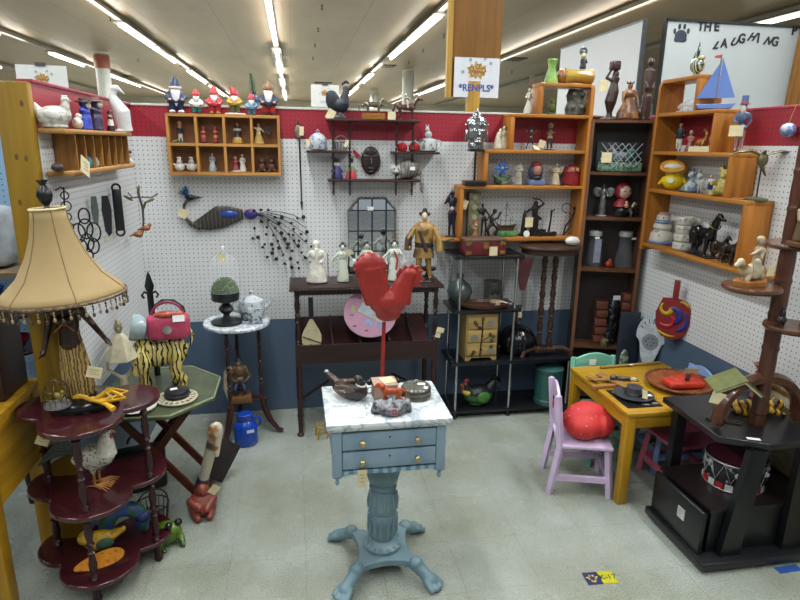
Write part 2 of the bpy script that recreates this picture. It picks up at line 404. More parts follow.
for i, (px, py, y, lab) in enumerate([(105, 66, 16, 'white round column with a red top band beyond the left wall'), (408, 72, 17, 'white column beyond the wall, right of the brass pieces'), (374, 85, 24, 'slim white column far behind the brass dish')]):
    q = at(px, 90, 'y', y); t = T('column', lab, 'column', (q.x, y, 0))
    g = G(); g.lathe([(.16, 0), (.16, 3.64)], n=16); t.p('shaft', g, P('#c9c8be', .5, 0, .04))
    if i == 0: g = G(); g.lathe([(.175, 3.3), (.175, 3.6)], n=16); t.p('band', g, P('#a9604c', .5))
# ================================================================ furniture
def turned(z0, z1, r, n=3):
    """profile of a turned post with beads"""
    L = z1-z0; pr = [(r*.9, z0), (r*.9, z0+.02*L)]
    for i in range(n):
        a = z0+L*(i+.08)/n; b_ = z0+L*(i+.92)/n; m_ = (a+b_)/2; h = b_-a
        pr += [(r*.6, a), (r*1.0, a+.06*h), (r*.62, a+.14*h), (r*.9, m_-.1*h), (r*.95, m_), (r*.6, b_-.14*h), (r*1.0, b_-.05*h), (r*.6, b_)]
    return pr+[(r*.9, z1-.01*L), (r*.9, z1)]
# ---- painted pedestal cabinet
t = T('pedestal_cabinet', 'blue washed two-drawer pedestal cabinet with white marbled top and lion paw feet', 'cabinet', (.31, 2.045, 0))
bl = spots('#7c92a0', '#64829e', 6, .56, .4, (1, 1, .35), 4, .12); bl2 = spots('#6e868b', '#5a7680', 9, .5, .45, (1, 1, 1), 4, .15)
marb = veins('#cdd2d1', '#8a9aa2', 7, .03, .22, 1.6)
g = G(); g.box((0, 0, .709), (.455, .352, .022), bev=.005); g.box((0, 0, .694), (.44, .336, .012), bev=.003); t.p('tabletop', g, marb)
g = G(); g.box((0, .005, .597), (.40, .29, .185)); t.p('body', g, bl)
for sx in (-1, 1):
    g = G(); g.box((sx*.19, -.148, .597), (.036, .02, .19), bev=.004); t.p('pilaster', g, bl)
    for sy in (-1, 1):
        g = G(); g.lathe([(.004, .465), (.009, .475), (.005, .488), (.013, .495), (.008, .504), (.006, .506)], (sx*.19, sy*.14, 0), 12); t.p('pendant', g, bl)
g = G(); g.prism([(-.172, .525)]+[(-.172+.0344*i, .505+.007*abs(sin(i*pi/2.5))) for i in range(11)]+[(.172, .525)], .014, 'xz', (0, -.148, 0)); a = t.p('apron', g, stripes('#54788f', '#87a3a8', 9, 'X', 1.5, .5))
brass = P('#b3a37c', .3, .85, .08)
for z, hs in ((.641, (-.1, .1)), (.566, (-.1, .1))):
    g = G(); g.box((0, -.149, z), (.342, .016, .068), bev=.004); d = t.p('drawer', g, bl)
    for hx in hs:
        g = G(); g.lathe([(.006, 0), (.005, .012), (.011, .018), (.012, .024), (.008, .029), (0, .03)], (hx, -.156, z), 16, (pi/2, 0, 0)); t.p('knob', g, brass, parent=d)
    g = G(); g.lathe([(.004, 0), (.004, .002)], (-.0, -.156, z+.012), 10, (pi/2, 0, 0)); t.p('keyhole', g, P('#23323c'), parent=d)
pr = [(.058, .085), (.066, .092), (.066, .102), (.045, .112), (.038, .125), (.042, .14), (.048, .16), (.046, .2), (.05, .23), (.044, .245), (.05, .262), (.05, .29), (.046, .33), (.036, .35), (.048, .36), (.04, .375), (.05, .385), (.058, .42), (.055, .45), (.062, .47), (.062, .508)]
g = G(); g.lathe([(r*1.16, z) for r, z in pr], n=32)
for k in range(14):
    a = 2*pi*k/14
    g.ell((cos(a)*.066, sin(a)*.066, .1), (.011, .011, .012), n=8)
    g.tube([(cos(a)*.048, sin(a)*.048, .14), (cos(a)*.055, sin(a)*.055, .17), (cos(a)*.057, sin(a)*.057, .235)], [.006, .009, .005], 6)
    g.tube([(cos(a)*.055, sin(a)*.055, .27), (cos(a)*.057, sin(a)*.057, .3), (cos(a)*.052, sin(a)*.052, .335)], [.008, .008, .004], 6)
t.p('pedestal', g, bl2)
pts = []
for q in range(4):
    a0 = pi/4+q*pi/2
    A_ = Vector((cos(a0), sin(a0)))*.195; B_ = Vector((cos(a0+pi/2), sin(a0+pi/2)))*.195; nn = (A_+B_).normalized()
    for i in range(1, 12): u_ = i/12; v_ = A_.lerp(B_, u_)-nn*.04*sin(pi*u_); pts.append((v_.x, v_.y))
g = G(); g.prism(pts, .03, 'xy', (0, 0, .072)); t.p('platform', g, bl2, bev=.004)
for q in range(4):
    a = pi/4+q*pi/2; c_, s_ = cos(a), sin(a)
    g = G()
    def R(r, z, w=0): return (c_*r-s_*w, s_*r+c_*w, z)
    g.ell(R(.165, .076), (.03, .03, .026)); g.cap(R(.165, .068), R(.2, .05), .027, .024); g.cap(R(.2, .05), R(.235, .028), .024, .027)
    for w in (-.027, -.009, .009, .027): g.cap(R(.232, .032, w*.8), R(.275-abs(w)*.5, .014, w*1.1), .014, .0125, 8)
    t.p('paw_foot', g, bl2, vox=.0035)
price_tag(t.o, (-.102, -.168, .5), .034, .075, 0, .1)
# ---- book trough table at the back
dk = wood('#2e1f1c', '#1d1313', 'x', .35); dkz = wood('#35211e', '#1e1313', 'z', .35)
t = T('trough_table', 'dark mahogany book trough table with barley edge top against the back wall', 'table', (.388, 3.32, 0))
g = G(); g.box((0, 0, .886), (.87, .29, .018), bev=.003)
for i in range(60): g.ell((-.43+.86*i/59, -.148, .884), (.009, .006, .007), (0, .5, 0), 6)
t.p('tabletop', g, dk)
g = G(); g.box((0, .1, .865), (.8, .02, .035)); g.box((0, -.12, .865), (.8, .016, .03)); t.p('apron', g, dk)
for sx in (-1, 1):
    for sy in (-1, 1):
        g = G(); g.box((sx*.395, sy*.125, .50), (.034, .034, .13)); g.lathe([(r, z) for r, z in turned(.56, .872, .017, 2)], (sx*.395, sy*.125, 0), 14)
        g.lathe([(.019, 0), (.021, .01), (.012, .022), (.013, .05), (.016, .2), (.016, .44)], (sx*.395, sy*.125, 0), 14)
        g.box((sx*.395, sy*.125, .21), (.03, .03, .05)); t.p('leg', g, dkz)
    g = G(); g.cap((sx*.395, -.12, .21), (sx*.395, .12, .21), .009, .009); g.cap((sx*.395, -.1, .215), (sx*.18, .1, .27), .008, .008, 8); t.p('stretcher', g, dk)
g = G(); g.box((0, -.14, .508), (.76, .014, .11)); t.p('trough_front', g, dk)
g = G(); g.box((0, .02, .55), (.76, .33, .012), (radians(33), 0, 0)); t.p('trough_back', g, wood('#3a2122', '#251517', 'x', .3))
for x in (-.2, -.04, .13, .27):
    g = G(); g.prism([(-.13, .46), (-.13, .56), (.02, .6), (.13, .66), (.14, .63)], .01, 'yz', (x, 0, 0)); t.p('divider', g, dkz)
price_tag(t.o, (.405, -.16, .6), .03, .03, 0, 0, .2, False)
# ---- black stepped etagere with chrome poles
t = T('metal_shelf_unit', 'low black stepped shelf unit with chrome poles against the back wall', 'shelf unit', (.93, 3.4, 0))
blk = P('#15161a', .25, 0, .1); chrome = P('#b9bcc0', .18, .95, .04)
for nm, z, x0, x1 in (('shelf', 1.03, -.02, .41), ('shelf', .70, -.02, .41), ('shelf', .366, -.02, .8), ('shelf', .045, -.02, .83)):
    g = G(); g.box(((x0+x1)/2, 0, z), (x1-x0, .27, .022), bev=.005); t.p(nm, g, blk)
for x, zt in ((.02, 1.03), (.37, 1.03), (.76, .36)):
    for y in (-.118, .118):
        g = G(); g.lathe([(.008, 0), (.0085, .01), (.0085, zt)], (x, y, 0), 12); p = t.p('pole', g, chrome)
        g = G(); g.lathe([(.016, 0), (.016, .02), (.01, .03)], (x, y, 0), 12); t.p('foot', g, blk, parent=p)
# ---- half-round stand table on the shelf unit
t = T('occasional_table', 'dark brown round topped table with turned twin legs standing on the black shelf unit', 'table', (1.545, 3.385, .377))
dbr = wood('#3a2820', '#231611', 'z', .35); dbx = wood('#3a2a22', '#241813', 'x', .3)
g = G(); g.lathe([(.0, .685), (.19, .685), (.2, .69), (.2, .7), (.195, .706), (0, .707)], n=40, sy=.72); g.lathe([(.18, .655), (.18, .686)], n=40, sy=.72); t.p('tabletop', g, dbx)
for x in (-.035, .035):
    g = G(); g.lathe(turned(.03, .66, .021, 6), (x, -.02, 0), 14); t.p('leg', g, dbr)
g = G(); g.box((0, -.02, .03), (.15, .07, .03), bev=.008)
t.p('base_block', g, dbr)
for sx in (-1, 1):
    g = G(); g.tube([(sx*.06, -.03, .04), (sx*.11, -.055, .045), (sx*.155, -.075, .03), (sx*.165, -.08, .0)], [.02, .018, .014, .016], 8); t.p('foot', g, dbr)
g = G(); g.prism([(-.12, 0), (.0, 0), (-.045, -.2), (-.075, -.2)], .012, 'xz', (-.13, -.07, .64)); t.p('drop_leaf', g, P('#4a2324', .5, 0, .12), label='dark red wooden side leaf')
# ---- tall dark bookcase in the corner
t = T('bookcase', 'tall narrow brown bookcase standing in the back right corner', 'bookcase', (1.961, 3.437, 0), -.3)
bw = wood('#4a2f20', '#33201a', 'z', .4); bwx = wood('#5a3b28', '#3f2819', 'x', .4)
BW, BD, BH = .375, .15, 1.83
for sx in (-1, 1):
    g = G(); g.box((sx*(BW/2-.009), 0, BH/2), (.018, BD, BH)); t.p('side_panel', g, bw)
g = G(); g.box((0, BD/2-.005, BH/2), (BW-.03, .008, BH-.02)); t.p('back_panel', g, P('#2a1e20', .6))
for z in (BH-.009, 1.515, 1.24, .915, .40, .06):
    g = G(); g.box((0, -.004, z), (BW-.03, BD-.01, .018)); t.p('shelf' if z < 1.8 else 'top_panel', g, bwx)
for sx in (-1, 1):
    g = G(); g.box((sx*(BW/2-.009), -BD/2-.002, BH/2), (.02, .006, BH)); t.p('face_frame', g, wood('#6b4a35', '#4e3324', 'z', .4))
# ---- stepped oak shelves (two of the same make)
oak = wood('#a26a2a', '#87551f', 'x', .38, .8); oakz = wood('#9f6628', '#84521e', 'z', .38, .8)
def stepped_shelf(name, label, loc, rz, depth=.145, fr=1):
    t = T(name, label, 'wall shelf', loc, rz, group='stepped oak shelves')
    L = [.32, .485, .635, .775, .925]; Z = [.905, .73, .525, .315, 0]; th = .02
    t.k = 1
    for i, (l, z) in enumerate(zip(L, Z)):
        g = G(); g.box((-l/2, 0, z), (l, depth, th), bev=.003); t.p('shelf', g, oak)
    for i in range(4):
        g = G(); g.box((-L[i]+.012, .0, (Z[i]+Z[i+1])/2), (.024, depth-.004, Z[i]-Z[i+1]-th), bev=.002); t.p('upright', g, oakz)
    pts = [(fr*a_, b_) for a_, b_ in ((-depth/2, -.03), (depth/2, -.03), (depth/2, .915), (-depth/2+.03, .915), (-depth/2+.008, .905), (-depth/2, .88))]
    g = G(); g.prism(pts, .024, 'yz', (.012, 0, 0)); t.p('side_panel', g, oakz)
    return t
stepped_shelf('stepped_shelf', 'stepped honey oak display shelf on the back wall holding metal figures', (1.74, YB-.075, 1.112), 0)
stepped_shelf('stepped_shelf', 'stepped honey oak display shelf on the right wall holding the yellow duck figure', (XR-.075, 3.16, 1.118), pi/2, .145, -1)
# mirrored: on the right wall the steps run towards the viewer
# ---- left wall shelf
t = T('cubby_shelf', 'long pine wall shelf with slots on the left wall', 'wall shelf', (XL+.047, 2.74, 1.545))
pn = wood('#9c7440', '#80592c', 'y', .45); pnz = wood('#8a6232', '#6d4a22', 'z', .45)
g = G(); g.box((0, 0, .148), (.09, .89, .018), bev=.006); t.p('top_board', g, pn)
g = G(); g.box((0, .02, 0), (.09, .87, .018), bev=.005); t.p('bottom_board', g, pn)
for i in range(8):
    g = G(); g.box((-.006, -.31+i*.102, .0745), (.075, .01, .13)); t.p('divider', g, pnz)
g = G(); g.box((-.043, .06, .0745), (.006, .73, .13)); t.p('back_board', g, pnz)
# ---- gnome cubby box
t = T('cubby_box', 'honey wood cubby box with eight square compartments on the back wall', 'wall shelf', (-.374, YB-.05, 1.485))
ck = wood('#a87a40', '#8a5f2c', 'x', .42); ckz = wood('#a87a40', '#8a5f2c', 'z', .42)
g = G(); g.box((0, .045, .163), (.6, .006, .32)); t.p('back_panel', g, P('#7a4e26', .5))
for z in (.008, .163, .318): g = G(); g.box((0, 0, z), (.602, .095, .016)); t.p('shelf', g, ck)
for i in range(5): g = G(); g.box((-.294+.147*i, 0, .163), (.014, .094, .32)); t.p('divider', g, ckz)
# ---- black wooden what-not shelf
t = T('whatnot_shelf', 'dark wooden what-not wall shelf with turned spindles around the mask', 'wall shelf', (.455, YB-.065, 1.385))
wk = wood('#3a2520', '#251715', 'x', .4)
for z, x0, x1 in ((.41, -.265, .265), (.235, -.385, -.13), (.235, .11, .385), (.075, -.265, .285)):
    g = G(); g.box(((x0+x1)/2, 0, z), (x1-x0, .12, .013), bev=.002); t.p('board', g, wk)
for x in (-.235, -.14, .13, .225):
    g = G(); g.lathe([(.0, -.012), (.007, -.004), (.004, .004)]+turned(.006, .41, .0085, 3), (x, -.04, 0), 10); t.p('spindle', g, P('#1f1413', .35))
# ---- round marble-topped stand on the left
t = T('plant_stand', 'round white marble topped stand with three turned legs and cabriole feet', 'plant stand', (-.345, 3.3, 0))
mh = wood('#3c241f', '#271614', 'z', .32)
g = G(); g.lathe([(0, .665), (.178, .665), (.184, .67), (.184, .682), (.18, .687), (0, .688)], n=40); t.p('tabletop', g, veins('#d3d7d7', '#8b9cab', 6, .03, .2, 2))
g = G(); g.lathe([(.125, .645), (.13, .665)], n=32); t.p('apron', g, mh)
angs = [radians(a) for a in (-115, -12, 100)]
for a in angs:
    c_, s_ = cos(a), sin(a); r = .12
    g = G(); g.lathe(turned(.215, .65, .013, 4), (c_*r, s_*r, 0), 14)
    g.tube([(c_*r, s_*r, .23), (c_*(r+.01), s_*(r+.01), .17), (c_*(r+.045), s_*(r+.045), .08), (c_*(r+.09), s_*(r+.09), .025), (c_*(r+.12), s_*(r+.12), .012)], [.017, .02, .016, .013, .013], 8)
    t.p('leg', g, mh)
g = G(); g.prism([(cos(a_)*(.155 if k % 2 else .06), sin(a_)*(.155 if k % 2 else .06)) for k, a_ in enumerate([radians(x) for x in (-178, -115, -62, -12, 42, 100)])], .014, 'xy', (0, 0, .215)); t.p('lower_shelf', g, mh, bev=.003)
# ---- octagonal folding table
t = T('folding_table', 'olive green octagonal topped folding table on crossed mahogany legs by the left wall', 'table', (-.66, 2.67, 0))
R_ = .31; pts = [(R_*cos(radians(22.5+45*i))*.97, R_*sin(radians(22.5+45*i))*1.02) for i in range(8)]
g = G(); g.prism(pts, .014, 'xy', (0, 0, .545)); t.p('tabletop', g, spots('#4c543a', '#343d2a', 9, .5, .3, (1, 1, 1), 5, .1), bev=.003)
g = G(); g.tube([(x*.985, y*.985, .553) for x, y in pts], .005, 6, loop=True); t.p('rim', g, P('#7c8264', .35))
red = wood('#4e2418', '#33160f', 'x', .35)
for yy, w in ((-.1, .03), (.16, .03)):
    g = G(); g.box((0, yy, .28), (.66, .02, .03), (0, radians(53), 0)); t.p('leg', g, red)
    g = G(); g.box((0, yy+.03, .28), (.66, .02, .03), (0, radians(-53), 0)); t.p('leg', g, red)
g = G(); g.box((.195, .03, .02), (.035, .32, .03)); g.box((-.195, .03, .02), (.035, .32, .03)); t.p('foot_rail', g, red)
# ---- three tier trefoil stand, front left
t = T('tiered_stand', 'three tier cherry stand with trefoil shelves holding the big lamp', 'stand', (-.79, 2.2, 0))
ch = wood('#3a1519', '#260e12', 'x', .2, .7, .4); chz = wood('#2c1316', '#1c0c0f', 'z', .25)
LOB = [(-.13, .03, .125), (.115, .07, .125), (.01, -.10, .14)]
for z in (.085, .37, .69):
    g = G(); g2 = []
    pts = []
    N = 72
    for i in range(N):
        a = 2*pi*i/N; d = Vector((cos(a), sin(a))); best = .06
        for cx, cy, r in LOB:
            bq = d.x*cx+d.y*cy; disc = bq*bq-(cx*cx+cy*cy)+r*r
            if disc > 0: best = max(best, bq+sqrt(disc))
        pts.append((d.x*best, d.y*best))
    g.prism(pts, .02, 'xy', (0, 0, z)); t.p('shelf', g, ch, bev=.004)
for x, y in ((-.185, .03), (.195, .0), (.02, -.2)):
    g = G(); x2, y2 = x, y
    g.lathe([(.014, 0), (.018, .015), (.012, .03), (.014, .075)], (x, y, 0), 14)
    g.lathe(turned(.095, .36, .016, 2), (x, y, 0), 14); g.lathe(turned(.38, .68, .016, 2), (x, y, 0), 14); t.p('post', g, chz)
price_tag(t.o, (-.16, -.02, .585), .045, .052, .1, 0, .45, string=(-.185, .0, .62))
# ---- yellow pine children's table
t = T('kids_table', 'low yellow pine table in the right corner', 'table', (1.77, 2.565, 0))
yp = wood('#a37c1c', '#8a6212', 'x', .4, .6); ypz = wood('#a0781a', '#885e10', 'z', .4, .6)
g = G(); g.box((0, 0, .47), (.57, .6, .02), bev=.003); t.p('tabletop', g, yp)
for sy in (-1, 1): g = G(); g.box((0, sy*.28, .43), (.47, .018, .06)); t.p('apron', g, yp)
for sx in (-1, 1): g = G(); g.box((sx*.265, 0, .43), (.018, .5, .06)); t.p('apron', g, wood('#a0781a', '#8a6012', 'y', .4, .6))
for sx in (-1, 1):
    for sy in (-1, 1): g = G(); g.box((sx*.258, sy*.273, .23), (.046, .046, .46), bev=.003); t.p('leg', g, ypz)
# ---- children's chairs
def kid_chair(label, loc, rz, col, motif=None, chaircode=None):
    t = T('kids_chair', label, 'chair', loc, rz, group="children's chairs around the low table")
    m = P(col, .35, 0, .06, 8)
    g = G(); g.box((0, 0, .262), (.27, .26, .018), bev=.006); t.p('seat', g, m)
    for sx in (-1, 1):
        g = G(); g.tube([(sx*.125, -.135, 0), (sx*.105, -.11, .255)], [.02, .02], 4, flat=.9); t.p('leg', g, m)
        g = G(); g.tube([(sx*.125, .155, 0), (sx*.12, .12, .26), (sx*.12, .15, .52)], [.02, .021, .018], 4, flat=.9); t.p('leg', g, m)
        g = G(); g.box((sx*.12, .01, .09), (.016, .26, .03)); t.p('stretcher', g, m)
    g = G(); g.box((0, -.12, .1), (.24, .016, .03)); t.p('stretcher', g, m)
    pts = [(-.11, .36), (.11, .36)]+[(.11-.022*i, .515+.03*sin(pi*i/10)) for i in range(11)]
    g = G(); g.prism(pts, .014, 'xz', (0, .143, 0), (0, 0, 0)); b_ = t.p('backrest', g, m, bev=.003)
    g = G(); g.box((0, -.115, .235), (.2, .014, .03)); t.p('seat_rail', g, m)
    return t
lil = kid_chair("lilac child's chair with a ladybug picture, a red cushion on its seat", (1.385, 2.49, 0), radians(73.7), '#c2adca')
g = G(); g.ell((0, .15, .43), (.022, .004, .028)); bug = lil.p('ladybug_picture', g, P('#b8242c', .4)); 
g = G(); g.ell((0, .151, .463), (.012, .0045, .01)); lil.p('ladybug_head', g, P('#1c1a1c', .4), parent=bug)
mint = kid_chair("mint green child's chair behind the low yellow table", (1.645, 2.76, 0), 0, '#72b5a0')
sticker(mint.o, (-.01, .1345, .49), .04, .035)
kid_chair("pink child's chair pushed under the yellow table beside the black unit", (1.90, 2.42, 0), pi, '#bf6478')
blc = kid_chair("light blue child's chair between the yellow table and the right wall", (1.975, 2.62, 0), -pi/2-.08, '#86a4d4')
# ---- black unit front right
t = T('media_stand', 'black wooden stand with slanted front legs and drawer box at the right edge', 'stand', (1.86, 1.98, 0))
bk2 = P('#101113', .32, 0, .12, 12); bk3 = P('#17181b', .3, 0, .1, 12)
g = G(); g.prism([(-.2, .3), (.29, .3), (.29, -.17), (-.05, -.18), (-.21, -.09)], .028, 'xy', (0, 0, .537)); t.p('top', g, bk3, bev=.004)
g = G(); g.box((0, -.01, .035), (.58, .41, .035), bev=.006); t.p('base', g, bk3)
g = G(); g.box((.02, .02, .145), (.5, .33, .19)); t.p('lower_box', g, bk2)
g = G(); g.box((.02, .02, .246), (.52, .34, .014)); t.p('lower_shelf', g, P('#1a1414', .3))
g = G(); g.box((-.265, .01, .145), (.02, .33, .2), bev=.004); dw = t.p('drawer_front', g, bk2)
g = G(); g.box((-.2765, -.03, .165), (.004, .045, .05)); t.p('price_sticker', g, P('#a9a9a4', .6), parent=dw)
g = G(); g.box((-.16, .22, .385), (.05, .04, .28)); t.p('post', g, bk2)
g = G(); g.box((.25, .22, .29), (.05, .04, .47)); t.p('post', g, bk2)
g = G(); g.prism([(-.19, .05), (-.1, .05), (-.05, .52), (-.13, .52)], .03, 'xz', (0, -.165, 0)); t.p('slanted_leg', g, bk2)
g = G(); g.prism([(.12, .05), (.2, .05), (.2, .52), (.12, .52)], .03, 'xz', (-.02, -.165, 0)); t.p('front_leg', g, bk2)
sticker(t.o, (-.085, -.13, .5525), .05, .02, (pi/2, 0, -.4))
# ---- tiered pole stand on top of the black unit
t = T('pole_stand', 'dark walnut pole stand with arched legs and round tiers on the black stand', 'stand', (1.885, 1.965, .552))
wn = wood('#4a2b1d', '#2f1a12', 'z', .3, 1, .3); wnx = wood('#53331f', '#362014', 'x', .28, 1, .3)
prf = [(.022, 0), (.024, .03), (.02, .05)]
z = .05
while z < 1.2:
    prf += [(.0235, z), (.0255, z+.01), (.0235, z+.02), (.0225, z+.025), (.0235, z+.05), (.0235, z+.1), (.0225, z+.13)]; z += .14
g = G(); g.lathe([(r*1.3, z_) for r, z_ in prf]+[(.026, 1.3)], n=16); t.p('pole', g, wn)
g = G(); g.tube([(.185*cos(a), 0, .05+.16*sin(a)) for a in [pi*i/20 for i in range(21)]], [.024]*21, 6, flat=1.3); g.tube([(-.185, 0, .06), (-.187, 0, .03), (-.19, 0, .012)], [.026, .028, .022], 8); g.tube([(.185, 0, .06), (.187, 0, .03), (.19, 0, .012)], [.026, .028, .022], 8); t.p('arched_leg', g, wn)
for x, y, z, r in ((-.155, -.02, .6, .105), (.02, -.06, .445, .1), (.06, .03, .755, .12)):
    g = G(); g.lathe([(0, z-.012), (r*.9, z-.012), (r, z-.004), (r, z+.004), (r*.97, z+.01), (0, z+.01)], (x, y, 0), 36); t.p('tier', g, wnx)
# ---- yellow table of the neighbouring booth, cut by the left edge
t = T('yellow_table', 'tall yellow pine table cut off by the left edge of the photo', 'table', (-1.365, 2.2, 0))
g = G(); g.box((0, 0, .72), (.66, .46, .025)); t.p('tabletop', g, yp)
g = G(); g.box((.3, .02, .56), (.025, .42, .3)); t.p('apron', g, wood('#b88a20', '#9c7016', 'y', .4, .6))
g = G(); g.box((0, -.2, .6), (.6, .02, .2)); t.p('apron', g, yp)
for sx in (-1, 1):
    for sy in (-1, 1): g = G(); g.box((sx*.29, sy*.2, .355), (.06, .06, .71), bev=.004); t.p('leg', g, ypz)
# ================================================================ makers of small things
def faceyou(p): return atan2(-p.x, p.y)  # turns the front (-Y) towards the aisle
def put(name, label, cat, px, pb, pt, v, z=None, ax='y', rz=0, group=None, k=None):
    """a thing whose base shows at (px, pb) and whose top shows at row pt, standing in plane ax = v on height z"""
    q = at(px, pb, ax, v)
    if z is not None:
        if ax == 'x': q = Vector((v, q.y, z))
        else: q = Vector((q.x, v, z))
    if k is None:
        h = at(px, pt, ax, v).z-q.z; k = max(h, .02)
    if rz == 'cam': rz = faceyou(q)
    return T(name, label, cat, q, rz, k, group)
DOWN = ((.15, .02, .58), (.17, -.05, .42))
def person(t, mat, hs=1., robe=0, arms=(DOWN, DOWN), legs=None, vox=.014, fat=1., name='body', nose=True, lean=0):
    """continuous standing figure, height 1, facing -Y; arms = (elbow, hand) offsets per side (left is +x)"""
    g = G(); hr = .062*hs; hz = 1-hr*1.15; sh = 1-hr*2.35-.02; hip = sh*.6
    lx = lean
    g.ell((lx, -.005, hz), (hr*.82, hr*.9, hr*1.12)); g.ell((lx, -hr*.25, hz-hr*.55), (hr*.55, hr*.6, hr*.55))
    if nose: g.ell((lx, -hr*.98, hz-hr*.1), (hr*.16, hr*.25, hr*.25), n=8)
    for s in (-1, 1): g.ell((lx+s*hr*.82, .0, hz-hr*.05), (hr*.14, hr*.22, hr*.28), n=8)
    g.cap((lx, 0, sh-.02), (lx, 0, hz-hr*.6), .034*fat, .03)
    g.cap((-.075*fat+lx, 0, sh-.035), (.075*fat+lx, 0, sh-.035), .042*fat, .042*fat); g.ell((lx*.7, -.01, (sh*2+hip)/3), (.098*fat, .068*fat, .13)); g.ell((0, 0, hip+.02), (.09*fat, .07*fat, .08))
    if robe:
        w = robe; g.lathe([(w*.9, .01), (w, .02), (w*.92, hip*.4), (.1*fat, hip*.95), (.085*fat, hip+.1), (.05, hip+.14)], n=20, sy=.75)
    else:
        for i, s in enumerate((-1, 1)):
            kn, an = (legs[i] if legs else ((s*.06, -.01, hip*.52), (s*.065, .01, .04)))
            g.cap((s*.048, 0, hip), kn, .056*fat, .04*fat); g.cap(kn, an, .04*fat, .026); g.ell((an[0], an[1]-.03, an[2]-.018), (.026, .055, .022), n=8)
    for i, s in enumerate((-1, 1)):
        el, ha = arms[i]; S_ = (s*.095*fat+lx, 0, sh-.04); el = (s*el[0], el[1], el[2]); ha = (s*ha[0], ha[1], ha[2])
        g.cap(S_, el, .036*fat, .028); g.cap(el, ha, .028, .02); g.ell(ha, (.022, .022, .028), n=8)
    return t.p(name, g, mat, vox=vox), hz, hr
HOLD = ((.15, -.03, .62), (.05, -.12, .6)); UPA = ((.16, -.02, .8), (.17, -.03, .97)); HIPA = ((.17, .02, .63), (.1, -.04, .5))
def hair(t, hz, hr, col, full=1., bun=False, name='hair', x=0):
    g = G(); g.ell((x, hr*.18, hz+hr*.28), (hr*.98, hr*.98, hr*1.0))
    if bun: g.ell((x, hr*.1, hz+hr*1.35), (hr*.6, hr*.5, hr*.5)); g.ell((x-hr*.9, hr*.1, hz+hr*.5), (hr*.45,)*3); g.ell((x+hr*.9, hr*.1, hz+hr*.5), (hr*.45,)*3)
    if full > 1: g.ell((x, hr*.5, hz-hr*.5), (hr*.9, hr*.6, hr*1.2))
    return t.p(name, g, P(col, .35, 0, .1), vox=hr*.16)
def eyes(t, hz, hr, col='#1a1512', x=0, y=None):
    for s in (-1, 1):
        g = G(); g.ell((x+s*hr*.33, (y if y is not None else -hr*.86), hz+hr*.12), (hr*.1, hr*.08, hr*.1), n=8); t.p('eye', g, P(col, .2))
def brim_hat(t, z, r, col, h=.1, w=1.5, name='hat', x=0, band=None):
    g = G(); g.lathe([(0, z), (r*w, z), (r*w, z+.008), (r, z+.012), (r*.92, z+h), (0, z+h+.004)], (x, 0, 0), 20); o = t.p(name, g, P(col, .5, 0, .1))
    if band: g = G(); g.lathe([(r*1.04, z+.012), (r*1.03, z+.012+h*.25)], (x, 0, 0), 20); t.p('hat_band', g, P(band, .5), parent=o)
def base_disc(t, r, col, z=0, h=.03, sy=.8, name='base'):
    g = G(); g.lathe([(r, z), (r*1.03, z+h*.3), (r*.95, z+h), (0, z+h)], n=20, sy=sy); return t.p(name, g, P(col, .5, 0, .12))
def gnome(name, label, px, pb, pt, v, z, hat, coat, legs_, boots='#2a2220', beard='#dcdcd8', ax='y', rz='cam', tall=.34, group=None, tip=0, shirt=None, band=None, long_beard=False, arms=None):
    t = put(name, label, 'gnome figurine', px, pb, pt, v, z, ax, rz, group)
    bz = 1-tall
    g = G(); g.lathe([(.1, .3), (.185, .26), (.19, .36), (.15, .52), (.1, bz-.12), (.04, bz-.07)], n=18, sy=.8)
    for s in (-1, 1):
        e, h_ = arms[0 if s < 0 else 1] if arms else ((.2, -.04, .42), (.13, -.16, .36))
        g.cap((s*.11, 0, .55), (s*e[0], e[1], e[2]), .055, .05); g.cap((s*e[0], e[1], e[2]), (s*h_[0], h_[1], h_[2]), .05, .035)
    t.p('coat', g, P(coat, .45, 0, .12), vox=.016)
    g = G()
    for s in (-1, 1): g.cap((s*.075, 0, .3), (s*.08, 0, .1), .085, .07)
    t.o.scale = (1.3, 1.3, 1)
    t.p('trousers', g, P(legs_, .45, 0, .1), vox=.018)
    for s in (-1, 1):
        g = G(); g.ell((s*.09, -.05, .045), (.07, .12, .05)); t.p('boot', g, P(boots, .35, 0, .1))
        g = G(); e, h_ = arms[0 if s < 0 else 1] if arms else (0, (.13, -.16, .36)); g.ell((s*h_[0], h_[1]-.02, h_[2]), .035, n=8); t.p('hand', g, P('#c08a70', .5))
    g = G(); g.ell((0, -.01, bz-.03), (.11, .1, .11)); g.ell((0, -.11, bz-.03), (.028, .03, .026), n=8)
    for s in (-1, 1): g.ell((s*.11, 0, bz-.03), (.02, .02, .035), n=8)
    t.p('head', g, P('#c48d72', .5, 0, .06), vox=.012)
    for s in (-1, 1): g = G(); g.ell((s*.04, -.103, bz-.005), (.012, .008, .014), n=8); t.p('eye', g, P('#151515', .2))
    L = .24 if not long_beard else .42
    g = G(); g.tube([(0, -.055, bz-.05), (0, -.1, bz-.1), (0, -.125, bz-.06-L*.5), (0, -.12, bz-.06-L)], [.1, .105, .075, .015], 10, flat=.5); g.ell((-.035, -.115, bz-.06), (.04, .02, .018), n=8); g.ell((.035, -.115, bz-.06), (.04, .02, .018), n=8)
    t.p('beard', g, P(beard, .6, 0, .06), vox=.013)
    g = G(); g.tube([(0, 0, bz+.01), (0, .0, bz+.06), (tip*.3, .01, bz+.06+(tall-.06)*.5), (tip, .02, .99)], [.125, .125, .08, .02], 14); h_ = t.p('hat', g, P(hat, .45, 0, .12))
    if band: g = G(); g.lathe([(.128, bz+.0), (.134, bz+.03), (.128, bz+.06)], n=18); t.p('hat_band', g, P(band, .5), parent=h_)
    return t
